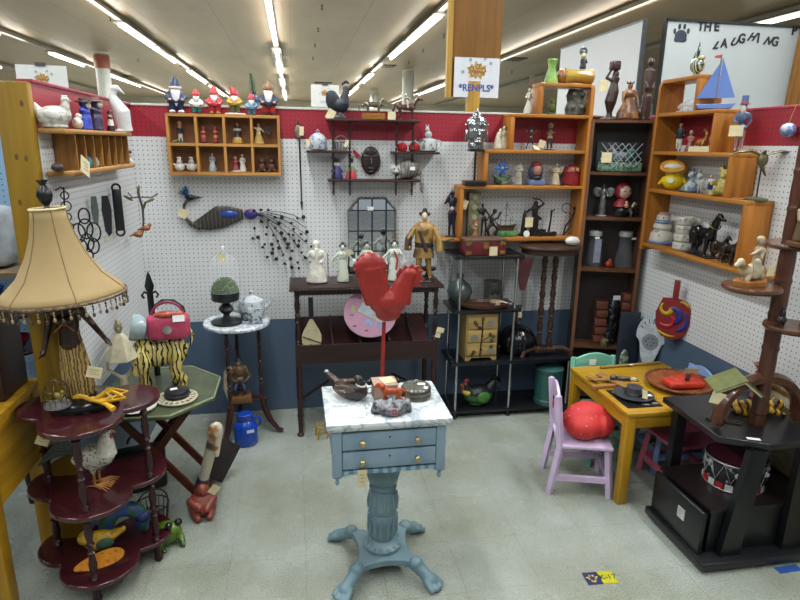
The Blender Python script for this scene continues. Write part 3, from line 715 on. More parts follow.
def quad(t, mat, up=.12, neck=(.42, .78), head_r=.085, muzzle=.09, legl=.42, body=.15, ears='cat', tail='down', vox=.014, taper=.045, name='body', turn=0, stride=.04, hd=None):
    """quadruped facing +X, about one unit long, standing on z = 0"""
    g = G(); bz = legl+body*.75
    g.ell((.22, 0, bz), (body*1.1, body*.78, body*1.12)); g.ell((0, 0, bz-.01), (.22, body*.68, body*.88)); g.ell((-.24, 0, bz+.01), (body*1.05, body*.74, body))
    for x, s, st in ((.24, 1, stride), (.24, -1, -stride)):
        g.cap((x, s*body*.5, bz-.03), (x+st*.4, s*body*.52, legl*.5), body*.42, taper*1.05); g.cap((x+st*.4, s*body*.52, legl*.5), (x+st, s*body*.52, .04), taper, taper*.8); g.ell((x+st+.025, s*body*.52, .025), (taper*1.35, taper*1.0, .027), n=8)
    for x, s, st in ((-.26, 1, -stride), (-.26, -1, stride)):
        g.cap((x, s*body*.45, bz-.03), (x+.05, s*body*.5, legl*.62), body*.5, taper*1.3); g.cap((x+.05, s*body*.5, legl*.62), (x-.04+st, s*body*.5, legl*.33), taper*1.2, taper*.8); g.cap((x-.04+st, s*body*.5, legl*.33), (x-.02+st, s*body*.5, .04), taper*.8, taper*.75); g.ell((x+st, s*body*.5, .025), (taper*1.35, taper*1.0, .027), n=8)
    nx, nz = neck; hy = turn
    g.cap((.25, 0, bz+.04), (nx, hy*.6, nz), body*.72, head_r*.8)
    hx = nx+head_r*.5; hz = nz+head_r*.2
    if hd: hx, hz = hd
    g.ell((hx, hy, hz), (head_r*1.05, head_r*.85, head_r*.95)); g.cap((hx+head_r*.4, hy, hz-head_r*.2), (hx+head_r*.4+muzzle, hy*1.2, hz-head_r*.5), head_r*.55, head_r*.42)
    for s in (-1, 1):
        if ears == 'cat': g.ell((hx-head_r*.2, hy+s*head_r*.6, hz+head_r*.85), (head_r*.18, head_r*.28, head_r*.34), n=8)
        else: g.cap((hx-head_r*.3, hy+s*head_r*.4, hz+head_r*.7), (hx-head_r*.35, hy+s*head_r*.5, hz+head_r*1.35), head_r*.2, head_r*.06, 8)
    if tail == 'down': g.tube([(-.36, 0, bz+.04), (-.45, 0, bz), (-.48, 0, bz-.18), (-.46, 0, bz-.34)], [.03, .028, .024, .02], 8)
    elif tail == 'up': g.tube([(-.36, 0, bz+.04), (-.46, .0, bz+.06), (-.52, 0, bz+.18), (-.46, 0, bz+.3)], [.03, .028, .024, .02], 8)
    elif tail == 'horse': g.tube([(-.36, 0, bz+.06), (-.45, 0, bz+.07), (-.5, 0, bz-.1), (-.5, 0, bz-.33)], [.03, .05, .055, .02], 8)
    return t.p(name, g, mat, vox=vox), (hx, hy, hz)
def rooster(t, body_m, tail_m, comb_m, leg_m, neck_m=None, feathers=9, beak_m=None, legs=True, spread=1.):
    """rooster facing +X, height 1"""
    lz = .26 if legs else .1
    g = G(); g.ell((.02, 0, lz+.2), (.3, .16, .19), (0, -.25, 0)); g.ell((.17, 0, lz+.24), (.16, .145, .17)); g.cap((.2, 0, lz+.28), (.24, 0, .8), .13, .075)
    g.ell((.255, 0, .86), (.075, .06, .075)); g.ell((-.05, .12, lz+.22), (.2, .05, .12), (0, -.2, 0)); g.ell((-.05, -.12, lz+.22), (.2, .05, .12), (0, -.2, 0))
    if legs:
        for s in (-1, 1): g.cap((.03, s*.07, lz+.08), (.03, s*.07, lz-.02), .065, .035)
    t.p('body', g, body_m, vox=.014)
    if neck_m: g = G(); g.tube([(.2, 0, .52), (.22, 0, .64), (.235, 0, .78)], [.155, .12, .082], 14); t.p('neck_feathers', g, neck_m)
    for i in range(feathers):
        a = radians(100+i*105/(feathers-1)); L = .28+.07*sin(i*1.7); b_ = (i % 3-1)*.045*spread
        g = G(); p0 = Vector((-.2, b_*.4, lz+.26)); d = Vector((cos(a), 0, sin(a)))
        g.tube([p0, p0+d*L*.45+Vector((-.05, b_, .05)), p0+d*L*.85+Vector((-.12, b_*1.5, 0)), p0+d*L+Vector((-.2, b_*2, -.12))], [.04, .055, .05, .01], 8, flat=.4, up0=(0, 1, 0))
        t.p('tail_feather', g, tail_m[i % len(tail_m)] if isinstance(tail_m, list) else tail_m)
    g = G(); g.tube([(.2, 0, .92), (.25, 0, .95), (.31, 0, .92)], .018, 8)
    for i, (x, z) in enumerate(((.2, .97), (.24, .99), (.28, .985), (.315, .955))): g.cap((x, 0, .93), (x-.012, 0, z), .02, .009, 8)
    t.p('comb', g, comb_m, vox=.008)
    g = G(); g.ell((.3, .02, .78), (.03, .014, .06)); g.ell((.3, -.02, .78), (.03, .014, .06)); t.p('wattle', g, comb_m, vox=.008)
    g = G(); g.tube([(.31, 0, .87), (.36, 0, .86), (.385, 0, .84)], [.025, .015, .003], 8); t.p('beak', g, beak_m or P('#b07a30', .4))
    for s in (-1, 1): g = G(); g.ell((.29, s*.052, .875), (.011, .008, .011), n=8); t.p('eye', g, P('#120c08', .2))
    if legs:
        for s in (-1, 1):
            g = G(); g.tube([(.03, s*.07, lz), (.03, s*.07, .02)], .018, 8)
            for a in (-.5, 0, .5, pi): g.tube([(.03, s*.07, .02), (.03+.07*cos(a), s*.07+.07*sin(a), .015), (.03+.13*cos(a), s*.07+.13*sin(a), .006)], [.016, .012, .005], 6)
            t.p('leg', g, leg_m)
def vase(t, prof, m, name='body', n=28, **kw):
    g = G(); g.lathe(prof, n=n, **kw); return t.p(name, g, m)
# ================================================================ big lamp on the tiered stand
LZ = .70
t = T('table_lamp', 'large lamp with cream bell shade and beaded fringe over a dark carved dancer', 'lamp', (-.805, 2.22, LZ), 0, 1, rot=(0, radians(-3), 0))
dkw = P('#1d1614', .3, 0, .2)
g = G(); g.lathe([(.0, 0), (.118, 0), (.122, .01), (.116, .03), (.108, .036), (0, .038)], n=40, sy=.85); t.p('base', g, P('#101114', .2, 0, .1))
k_ = .43
g = G(); f = Vector((-.015, .02, .036))
def q_(x, y, z): return (f.x+x*k_, f.y+y*k_, f.z+z*k_)
g = G(); g.cap(q_(0, 0, .8), q_(0, 0, .88), .016, .016); g.ell(q_(0, 0, .93), (.026, .028, .034)); g.ell(q_(0, -.055, .92), (.006, .01, .01), n=8)
g.cap(q_(-.1, 0, .76), q_(.1, 0, .76), .02, .02); g.ell(q_(0, 0, .66), (.042, .03, .06)); g.ell(q_(-.045, -.06, .69), .017); g.ell(q_(.045, -.06, .69), .017); g.cap(q_(0, 0, .6), q_(0, 0, .48), .034, .04)
for s, el, ha in ((-1, (-.17, .02, .6), (-.2, -.06, .43)), (1, (.2, 0, .62), (.31, -.08, .5))):
    g.cap(q_(s*.12, 0, .76), q_(*el), .015, .012); g.cap(q_(*el), q_(*ha), .012, .0085)
    h_ = Vector(q_(*ha)); d_ = Vector((s*.5, -.2, -.6)).normalized()
    g.ell(h_+d_*.008, (.011, .006, .014))
    for j in range(4): g.cap(h_+d_*.012+Vector((0, (j-1.5)*.005, 0)), h_+d_*(.03-abs(j-1.5)*.002)+Vector((0, (j-1.5)*.007, 0)), .0035, .003, 6)
    g.cap(h_, h_+Vector((0, -.016, -.006)), .004, .003, 6)
t.p('figure', g, spots('#2a1812', '#4a2a18', 40, .58, .3), vox=.0032)
g = G(); n_ = 60; rings = []
for z, r in ((.0, .05), (.02, .054), (.3, .047), (.55, .034), (.57, .035)):
    rings.append([Vector((f.x+r*(1+.07*sin(i*pi/2.0))*cos(2*pi*i/n_), f.y+r*(1+.07*sin(i*pi/2.0))*sin(2*pi*i/n_)*.8, f.z+z*k_)) for i in range(n_)])
g.ring_surface(rings); t.p('skirt', g, stripes('#a88d55', '#5a4424', 30, 'X', 5, .6))
g = G(); g.ell(q_(0, .03, .97), (.03, .03, .03)); g.ell(q_(0, .05, .9), (.025, .02, .04)); t.p('hair', g, P('#0f0d0e', .4), vox=.003)
g = G(); g.cap(q_(-.1, -.04, .77), q_(.08, -.09, .6), .004, .004, 6); g.cap(q_(.1, -.04, .77), q_(-.08, -.09, .6), .004, .004, 6); t.p('bead_sash', g, P('#9a5a2a', .4), vox=.0025)
g = G(); g.tube([(-.02, .085, .03), (-.02, .085, .50), (-.0, .05, .54), (0, 0, .56), (0, 0, .745)], .005, 8); t.p('pole', g, P('#1a1412', .3, .4))
g = G(); g.lathe([(0, .735), (.012, .735), (.008, .745), (.02, .76), (.026, .78), (.02, .80), (.009, .815), (.015, .825), (.02, .832), (.012, .824), (0, .826)], n=16); t.p('finial', g, P('#141416', .3))
shp = [(.056, .735), (.06, .70), (.073, .64), (.1, .57), (.14, .50), (.188, .455), (.202, .44), (.204, .425)]
g = G(); rings = []; n_ = 48
for r, z in shp: rings.append([Vector((r*(1-.018*(abs(sin(i*pi/8))))*cos(2*pi*i/n_), r*(1-.018*(abs(sin(i*pi/8))))*sin(2*pi*i/n_), z)) for i in range(n_)])
g.ring_surface(rings, cap=False)
sh = t.p('lamp_shade', g, P('#917b50', .75, 0, .05, 6)); m_ = sh.modifiers.new('t', 'SOLIDIFY'); m_.thickness = .003
for i in range(6):
    a = 2*pi*(i*8)/n_; g = G(); g.tube([(r*cos(a)*1.004, r*sin(a)*1.004, z) for r, z in shp], .0018, 6); t.p('seam_cord', g, P('#6f5b38', .7), parent=sh)
g = G(); g.torus((0, 0, .735), .056, .004, n=40); t.p('top_trim', g, P('#c9b78c', .6), parent=sh)
g = G(); g.torus((0, 0, .425), .204, .006, n=60); t.p('bottom_trim', g, spots('#6b5130', '#2b2119', 90, .5), parent=sh)
bm_ = P('#3a2c22', .2, 0, .3, 60); bm2 = P('#8f7c58', .3)
for i in range(54):
    a = 2*pi*i/54; x, y = .204*cos(a), .204*sin(a); L = .032+.006*(i % 2)
    g = G(); g.tube([(x, y, .422), (x, y, .42-L)], .0012, 5); g.ell((x, y, .412), .004, n=6); g.ell((x, y, .403), (.003, .003, .004), n=6); g.ell((x, y, .42-L), (.0055, .0055, .008), n=6); t.p('bead_drop', g, bm_ if i % 2 else bm2, parent=sh)
price_tag(t.o, (.085, -.09, .155), .05, .042, .2, 0, .35, string=q_(.31, -.08, .5))
# things on the lamp's foot / top tier
t = T('ribbon_bow', 'yellow gold tasselled ribbon bow lying on the lamp base', 'ribbon', (-.745, 2.13, LZ+.05), 0, 1.45)
yl = P('#c79a22', .5, 0, .12)
g = G()
for a, L in ((.2, .07), (.55, .09), (-.25, .085), (2.8, .05), (-.6, .07)):
    d = Vector((cos(a), sin(a)*.6, 0)); n_v = Vector((-d.y, d.x, 0))
    g.tube([Vector((0, 0, 0)), d*L*.5+n_v*.014+Vector((0, 0, .02)), d*L+Vector((0, 0, .008)), d*L*.5-n_v*.014+Vector((0, 0, .004)), Vector((0, 0, 0))], .003, 6, flat=1.6)
g.ell((0, 0, .004), (.009, .008, .007)); t.p('bow', g, yl)
g = G(); g.tube([(.0, 0, 0), (.04, -.03, .002), (.06, -.045, -.006)], [.003, .005, .008], 8); t.p('tassel', g, yl)
t = T('bird_cage', 'tiny brass wire cage with birds in front of the carved lamp dancer', 'ornament', (-.865, 2.135, LZ+.036), 0, 1.3)
wire = P('#5b5238', .3, .8)
g = G(); g.lathe([(.0, 0), (.034, 0), (.034, .006), (0, .007)], n=24); t.p('base', g, P('#8f9196', .3, .5))
g = G(); g.torus((0, 0, .03), .033, .0012, n=24, m=5); g.torus((0, 0, .05), .03, .0012, n=24, m=5)
for i in range(14):
    a = 2*pi*i/14; g.tube([(.033*cos(a), .033*sin(a), .005), (.033*cos(a), .033*sin(a), .045), (.02*cos(a), .02*sin(a), .07), (0, 0, .08)], .001, 5)
g.torus((0, 0, .088), .008, .0012, (pi/2, 0, 0), n=12, m=5); t.p('cage_wires', g, wire)
g = G(); g.ell((.005, 0, .03), (.013, .008, .009)); g.ell((.017, 0, .04), .006); t.p('bird', g, P('#9a8a3a', .5), vox=.0015)
# ---- white speckled rooster on the middle tier
t = T('rooster_figure', 'white speckled rooster with red comb on the middle tier of the cherry stand', 'rooster figurine', (-.79, 2.18, .38), radians(-10), .265)
spk = spots('#b9b5a8', '#3a3a38', 120, .58, .5, (1, 1, 1), 3, .03)
rooster(t, spk, [P('#2c3430', .5), P('#9b9d92', .5), P('#3c4640', .5)], P('#8e1c24', .5), P('#96652f', .5), P('#bdb8aa', .6, 0, .12, 60), 12, spread=1.3)
for s in (-1, 1):
    g = G()
    for j in range(5): g.tube([(.03, s*.07, .03), (.15, s*.07+(j-2)*.035, .05), (.26, s*.07+(j-2)*.06, .01)], [.014, .011, .006], 6)
    t.p('straw_toes', g, P('#a06c34', .6))
# ---- bottom tier
t = T('leaf_dish', 'orange yellow leaf shaped dish on the lowest tier of the cherry stand', 'dish', (-.775, 2.09, .096), .5)
g = G(); pts = [(.085*cos(a)*(1 if cos(a) > 0 else 1.1), .035*sin(a)*(1+.25*cos(a))) for a in [2*pi*i/28 for i in range(28)]]
g.prism(pts, .006, 'xy', (0, 0, .012), (radians(22), 0, 0)); g.ell((0, 0, .004), (.04, .02, .006)); t.p('dish', g, spots('#b9781f', '#8c4d14', 60, .62), bev=.002)
t = T('yellow_figure', 'small yellow bird figure with green wing on the lowest tier behind the orange dish', 'figurine', (-.80, 2.17, .096), .3, 1.25)
g = G(); g.ell((0, 0, .035), (.045, .028, .034)); g.ell((-.035, 0, .055), (.026, .022, .024)); g.cap((.03, 0, .04), (.07, 0, .055), .018, .01); t.p('body', g, P('#b08a1c', .45, 0, .2, 60), vox=.0035)
g = G(); g.ell((.015, -.026, .035), (.026, .008, .018)); t.p('wing', g, P('#2c4f3c', .5))
t = T('parrot_figure', 'blue and green arched parrot ornament at the back of the lowest tier', 'figurine', (-.725, 2.25, .096), .2, 1.45)
g = G(); g.torus((0, 0, .04), .045, .022, (pi/2, 0, 0), 0, pi, 14, 10); g.cap((-.045, 0, .04), (-.05, 0, .012), .022, .012); g.cap((.045, 0, .04), (.05, 0, .012), .022, .012); t.p('body', g, spots('#27458a', '#2a5a3a', 22, .5, .4), vox=.004)
g = G(); g.ell((.048, -.01, .1-.045), (.02, .018, .018)); t.p('head', g, P('#1d2d5a', .4))
# ================================================================ folding table and around
FZ = .553
t = T('tiger_statue', 'large yellow striped ceramic tiger standing on the olive folding table', 'tiger figurine', (-.635, 2.70, FZ), radians(193), .29); t.o.scale = (1, 1.1, 1.35)
tig = stripes('#b8a860', '#1e1912', 15, 'X', 7, .76, .25)
b_, h_ = quad(t, tig, neck=(.27, .46), head_r=.14, muzzle=.03, legl=.3, body=.18, tail='up', taper=.07, turn=.27, hd=(.27, .40))
for s in (-1, 1): g = G(); g.ell((h_[0]+.02-s*.05, h_[1]+.115, h_[2]+.035), (.017, .017, .015), n=8); t.p('eye', g, P('#121008', .15))
g = G(); g.ell((h_[0]+.03, h_[1]+.125, h_[2]-.04), (.026, .02, .016), n=8); t.p('nose', g, P('#7d4a42', .3))
TS = FZ+.29*.57*1.35
t = T('pink_handbag', 'bright pink fabric handbag with orange trim sitting on the tiger statue', 'handbag', (-.585, 2.70, TS+.012), .1, 1.25)
g = G(); g.box((0, 0, .05), (.15, .08, .095), (0, 0, 0), .02); t.p('bag', g, P('#a83a56', .6, 0, .12, 40), sub=1)
g = G(); g.torus((0, 0, .085), .055, .005, (pi/2, 0, 0), 0, pi, 16, 6); t.p('handle', g, P('#7c2c40', .5))
g = G(); g.ell((.0, -.02, .1), (.045, .02, .014)); g.ell((.04, -.02, .098), (.02, .015, .014)); t.p('orange_trim', g, spots('#b0552a', '#8a2b2b', 40), vox=.004)
g = G(); g.lathe([(.0, 0), (.014, 0), (.016, .006), (0, .008)], (-.0, -.045, .05), 14, (pi/2, 0, 0)); t.p('clasp', g, P('#a9a4a4', .3, .6))
sticker(t.o, (.05, -.05, .11), .05, .03, (-.2, 0, .1))
t = T('glass_bowl', 'pale grey glass bowl tipped on its side left of the pink handbag', 'bowl', (-.70, 2.68, TS+.075), 0, 1, rot=(0, radians(-75), radians(10)))
g = G(); g.lathe([(.02, -.03), (.045, -.02), (.06, .01), (.062, .04), (.059, .04), (.057, .01), (.04, -.015), (.018, -.025)], n=28); t.p('bowl', g, P('#8f9ea2', .15, 0, .05))
t = T('finial_hook', 'black wrought iron spear finial with curled hook leaning by the left wall behind the handbag', 'iron ornament', (-.69, 2.86, FZ), .2)
bi = P('#15161a', .4, .3, .15)
g = G(); g.tube([(0, 0, 0), (0, 0, .41)], .014, 4); g.lathe([(.008, .41), (.018, .435), (.021, .45), (.011, .49), (.0, .525)], n=4); g.tube([(-.0, 0, .41), (-.025, 0, .422), (-.036, 0, .405), (-.026, 0, .392)], .006, 6); g.tube([(-.0, 0, .41), (.025, 0, .422), (.036, 0, .405), (.026, 0, .392)], .006, 6); t.p('spear', g, bi)
g = G(); g.tube([(.0, 0, .34), (.05, 0, .375), (.1, 0, .37), (.14, 0, .335), (.15, 0, .28)], .008, 6); t.p('hook', g, bi)
t = T('lace_plate', 'round cream lattice plate under a black tin on the olive folding table', 'plate', (-.545, 2.555, FZ+.001))
g = G(); g.torus((0, 0, .008), .085, .005, n=36); g.torus((0, 0, .006), .052, .004, n=30)
for i in range(18):
    a = 2*pi*i/18; g.torus((.068*cos(a), .068*sin(a), .007), .014, .0035, n=10, m=5)
g.lathe([(0, 0), (.05, 0), (.052, .006), (0, .007)], n=30); t.p('plate', g, P('#b5ae93', .4))
t = T('black_tin', 'round black lidded tin with white stickers on the cream lattice plate', 'tin', (-.545, 2.565, FZ+.012))
g = G(); g.lathe([(0, 0), (.05, 0), (.053, .008), (.053, .024), (.05, .03), (.035, .035), (0, .036)], n=32); t.p('tin', g, P('#1c1e24', .3, 0, .15)); g = G(); g.torus((0, 0, .012), .0535, .003, n=32); t.p('rim', g, P('#2c2f36', .3))
sticker(t.o, (-.01, -.01, .0375), .03, .022, (pi/2, 0, .3)); 
t = T('white_plate', 'plain white oval plate peeking out beneath the top tier of the cherry stand', 'plate', (-.69, 2.47, FZ+.001))
g = G(); g.lathe([(0, 0), (.05, 0), (.075, .012), (.078, .014), (.07, .012), (.045, .005), (0, .005)], n=32); t.p('plate', g, P('#c9c9c1', .25))
t = T('bonnet_lady', 'cream ceramic bell figure with cone skirt and folded arms beside the tiger head', 'figurine', (-.765, 2.58, FZ), .1, .37)
cr = P('#b5ae93', .35, 0, .1)
g = G(); g.lathe([(.07, 0), (.08, .01), (.05, .05), (.045, .2), (.04, .3)], n=16); g.tube([(-.03, 0, .3), (-.16, 0, .4), (-.15, 0, .52)], .022, 8); g.tube([(.04, 0, .3), (.12, 0, .42), (.14, 0, .52)], .022, 8); t.p('stem', g, cr, vox=.012)
g = G(); g.lathe([(.18, .52), (.185, .53), (.13, .68), (.08, .8), (.04, .84)], n=6); t.p('bell', g, cr)
g = G(); g.ell((0, 0, .91), (.05, .045, .07)); g.ell((0, 0, .97), (.03, .03, .04)); g.ell((0, -.045, .9), (.012, .012, .015), n=8); t.p('head', g, spots('#a39a7a', '#6e6448', 60), vox=.01)
# under the table: black bags and the goose cane
t = T('goose_club', 'cream goose head walking stick with striped neck leaning under the folding table', 'walking stick', (-.50, 2.55, 0), 0, 1, rot=(radians(12), radians(16), 0))
g = G(); g.tube([(0, 0, .17), (0, 0, .42)], [.022, .026], 12); t.p('neck', g, stripes('#b7ae98', '#4a3a2c', 1.2, 'Z', .3, .93))
g = G(); g.ell((0, 0, .46), (.034, .034, .05)); g.cap((.01, 0, .44), (.03, -.03, .36), .025, .012); t.p('head', g, spots('#b7ae98', '#8a5a2c', 12, .55), vox=.004)
g = G(); g.cap((0, 0, .13), (0, 0, .17), .032, .03); t.p('collar', g, P('#23263c', .5)); g = G(); g.tube([(0, 0, .0), (0, 0, .15)], .01, 8); t.p('stick', g, P('#3a2a22', .5))
t = T('clay_figure', 'red-brown clay squatting figure with round head on the floor below the folding table', 'figurine', (-.462, 2.49, 0), .2, .165)
g = G(); g.ell((0, 0, .36), (.4, .34, .36)); g.ell((.03, -.05, .8), (.19, .18, .19)); g.ell((.03, -.22, .79), (.04, .05, .045), n=8); g.cap((-.3, -.05, .5), (-.1, -.33, .42), .12, .09); g.cap((.3, -.05, .5), (.1, -.35, .36), .12, .09); g.cap((-.22, 0, .2), (-.14, -.35, .12), .16, .1); g.cap((.22, 0, .2), (.16, -.35, .12), .16, .1); g.ell((0, -.3, .3), (.1, .08, .08))
for s in (-1, 1): g.ell((.03+s*.19, -.02, .8), (.03, .04, .06), n=8)
t.p('body', g, P('#7c3a2a', .4, 0, .18, 20), vox=.016)
price_tag(t.o, (.055, -.03, .135), .04, .045, .1, .1, .7, False)
t = T('green_frog', 'green and yellow glass frog with black eyes on the floor beside the cherry stand', 'figurine', (-.585, 2.30, 0), .3, .125)
g = G(); g.ell((0, 0, .42), (.55, .4, .42)); g.ell((.25, -.2, .65), (.25, .22, .22)); g.cap((-.4, -.2, .2), (-.1, -.5, .08), .14, .08); g.cap((.45, -.1, .25), (.5, -.45, .08), .14, .08)
t.p('body', g, spots('#6e8a1c', '#2c4f1e', 5, .5, .2, (1, 1, 1), 3, .1), vox=.03)
for x, y in ((.1, -.3), (.42, -.22)): g = G(); g.ell((x, y, .86), .13); t.p('eye', g, P('#121212', .2))
t = T('wire_basket', 'dark wire basket of small grey ornaments on the floor under the folding table', 'basket', (-.66, 2.42, 0), .2)
g = G(); g.torus((0, 0, .12), .07, .003, n=24, m=6); g.torus((0, 0, .02), .055, .003, n=24, m=6); g.torus((0, 0, .07), .064, .002, n=24, m=6)
for i in range(16):
    a = 2*pi*i/16; g.tube([(.055*cos(a), .055*sin(a), .02), (.07*cos(a), .07*sin(a), .12)], .0018, 5)
g.torus((.0, 0, .12), .07, .003, (pi/2, 0, .4), 0, pi, 16, 6); g.lathe([(0, .018), (.055, .018), (.055, .022), (0, .022)], n=20); t.p('basket', g, P('#1d1d20', .4, .5))
for i, (x, y) in enumerate(((.02, .01), (-.025, .015), (.0, -.03))):
    g = G(); g.ell((x, y, .05), (.026, .024, .03)); g.ell((x+.01, y-.01, .08), (.015, .015, .014)); o = mesh('grey_ornament', g, P('#5d5750', .5, 0, .25, 50), None, vox=.004, loc=t.o.location); tagged(o, ('right', 'left', 'front')[i]+' small grey stone ornament inside the dark wire basket', 'ornament', 'ornaments in the wire basket')
t = T('black_case', 'black soft case leaning under the folding table beside the goose stick', 'case', (-.78, 2.72, 0), .3)
g = G(); g.box((0, 0, .13), (.24, .07, .25), (radians(14), 0, 0), .015); t.p('body', g, P('#121216', .5, 0, .2)); g = G(); g.torus((0, 0, .27), .04, .006, (pi/2, 0, 0), 0, pi, 12, 6); t.p('handle', g, P('#1b1b20', .5))
t = T('black_board', 'dark brown square board leaning against the right leg of the folding table', 'board', (-.47, 2.72, .0), 0, 1, rot=(radians(-10), radians(38), radians(25)))
g = G(); g.box((0, 0, .14), (.12, .012, .2), bev=.003); t.p('board', g, P('#231a1a', .4, 0, .15))
# ================================================================ left wall hangings
def wallL(px, py, d=.012): q = at(px, py, 'x', XL+d); return q
t = T('scroll_hanger', 'narrow black iron scroll hanger on the left wall beside the yellow post', 'iron ornament', wallL(64, 190, .03), .7)
g = G(); zz = [0, -.05, -.1, -.15, -.2]
for i in range(5): g.torus((0, 0, -.02-.04*i), .014+.004*(i % 2), .0025, (pi/2, 0, 0), n=14, m=6)
g.tube([(0, 0, .01), (-.008, 0, -.09), (.01, 0, -.2)], .003, 6); g.tube([(-.03, 0, .0), (-.01, 0, .012), (0, 0, 0)], .0025, 6); t.p('scrolls', g, bi)
t = T('knot_trivet', 'black looped iron knot trivet hanging on the left wall', 'iron ornament', wallL(83, 207, .06), .55)
g = G()
for x, z, r in ((0, -.035, .02), (0, -.085, .026), (-.028, -.1, .025), (.028, -.1, .025), (0, -.14, .024), (-.022, -.155, .02), (.022, -.155, .02), (0, -.19, .016)): g.torus((x, 0, z), r, .0032, (pi/2, 0, 0), n=16, m=6, sy=1.5)
t.p('loops', g, bi)
t = T('knife_sheath', 'black curved knife hung beside its grey sheath on the left wall', 'knife', wallL(99, 196, .05), .5)
g = G(); g.prism([(-.012, 0), (.012, 0), (.02, -.06), (.012, -.16), (0, -.175), (-.012, -.15), (-.018, -.06)], .012, 'xz', (.022, 0, 0)); t.p('knife', g, P('#17181b', .35)); g = G(); g.prism([(-.01, 0), (.01, 0), (.014, -.06), (.005, -.13), (-.01, -.11), (-.014, -.05)], .01, 'xz', (-.022, 0, 0)); t.p('sheath', g, P('#5b6866', .4)); g = G(); g.box((0.02, 0, -.185), (.035, .008, .02)); t.p('tip', g, P('#a8a294', .5))
t = T('drawer_pull', 'long black rounded pull with a slot at each end on the left wall', 'pull', wallL(116, 188, .035), .45)
g = G(); g.box((0, 0, -.105), (.042, .014, .2), bev=.006); g.torus((0, 0, 0), .018, .005, (pi/2, 0, 0), n=16, m=6); g.torus((0, 0, -.21), .018, .005, (pi/2, 0, 0), n=16, m=6); t.p('handle', g, P('#101113', .3))
t = T('branch_ornament', 'twig wall ornament with leaves and brown birds near the back left corner', 'wall ornament', wallL(138, 186, .09), .35)
tw = P('#43382a', .6, 0, .2)
g = G(); g.tube([(0, 0, -.01), (.0, 0, -.05), (.012, 0, -.11), (.01, 0, -.18), (0, 0, -.24)], [.005, .006, .006, .005, .004], 6); g.tube([(-.05, 0, -.06), (0, 0, -.055), (.06, 0, -.06), (.09, 0, -.04)], .004, 6); g.tube([(-.05, 0, -.03), (-.03, 0, -.06)], .003, 6); g.tube([(.012, 0, -.12), (.03, 0, -.08)], .006, 6); t.p('twig', g, tw)
for x, z, a in ((.0, -.02, .2), (.05, -.075, 1.2), (-.05, -.06, -1)): g = G(); g.ell((x, 0, z), (.007, .004, .026), (0, a, 0), n=8); t.p('leaf', g, P('#5a5a2c', .5))
for x, z, s in ((-.02, -.245, 1), (.02, -.215, .9)): g = G(); g.ell((x, 0, z), (.024*s, .02, .017*s)); g.ell((x+.02*s, 0, z+.016), (.01, .01, .01)); g.cap((x-.02, 0, z), (x-.045, 0, z-.008), .008, .003, 8); t.p('bird', g, P('#7a4c2c', .5, 0, .2), vox=.003)
# ================================================================ long pine shelf on the left wall
X1 = XL+.05
t = put('hen_dish', 'grey and white ceramic hen standing at the near end of the left wall shelf', 'hen figurine', 55, 126, 96, X1, 1.702, 'x', .25)
gh = spots('#a09d92', '#c4c2b8', 50, .5)
g = G(); g.ell((0, 0, .36), (.52, .36, .34), (0, -.1, 0)); g.cap((.3, 0, .4), (.36, 0, .78), .2, .12); g.ell((.37, 0, .86), (.13, .11, .12)); g.cap((-.35, 0, .42), (-.62, 0, .85), .18, .06); g.ell((0, 0, .06), (.4, .3, .08)); t.p('body', g, gh, vox=.025)
g = G(); g.ell((-.02, -.33, .42), (.24, .06, .15), (0, .2, 0)); t.p('wing', g, P('#c9c9c2', .4)); g = G(); g.cap((.3, 0, .98), (.42, 0, .98), .035, .03); t.p('comb', g, P('#c9c9c2', .4)); g = G(); g.cap((.48, 0, .85), (.56, 0, .82), .04, .01); t.p('beak', g, P('#a87a50', .4))
t = put('chick_figurine', 'tiny white chick figurine next to the ceramic hen', 'figurine', 78, 126, 113, X1-.01, 1.702, 'x', pi/2)
g = G(); g.ell((0, 0, .38), (.42, .3, .36)); g.ell((.22, 0, .78), .22); g.cap((-.3, 0, .45), (-.55, 0, .65), .12, .05); t.p('body', g, P('#b9b8ac', .5), vox=.03); g = G(); g.cap((.4, 0, .78), (.52, 0, .76), .05, .02); t.p('beak', g, P('#a87a50'))
for nm, lab, px, pt, hat, coat, lg in (('gnome_figurine', 'small gnome in a blue and white coat on the left wall shelf', 86, 100, '#3a2c28', '#2f3f9a', '#28307a'), ('gnome_figurine', 'small gnome in dark purple and black on the left wall shelf', 97, 99, '#6a5648', '#35304a', '#1d1d24')):
    t = put(nm, lab, 'gnome figurine', px, 127, pt, X1, 1.702, 'x', pi/2)
    t.o.scale = (1.45, 1.45, 1)
    person(t, P(coat, .45, 0, .35, 90), 2.0, fat=1.8, arms=(HIPA, HIPA), vox=.025, robe=.2)
    g = G(); g.lathe([(.18, .9), (.17, .94), (.1, .96), (.09, 1.03), (0, 1.04)], n=16); t.p('hat', g, P(hat, .5)); g = G(); g.ell((0, -.1, .8), (.1, .06, .12)); t.p('beard', g, P('#b8b2a6', .6))
t = put('penguin_figurine', 'little black and white pilgrim figurine on the left wall shelf', 'figurine', 111, 127, 110, X1, 1.702, 'x', pi/2)
person(t, bands([(0, '#18181a'), (.3, '#c2c2bc'), (.62, '#1c1c20'), (.75, '#b08a74'), (.88, '#15151a')], .09), 2.0, robe=.24, fat=1.8, vox=.025)
t = put('white_heron', 'tall glossy white ceramic pelican at the far end of the left wall shelf', 'bird figurine', 119, 129, 86, X1, 1.702, 'x', .15)
wc = P('#c3c6c4', .2, 0, .04)
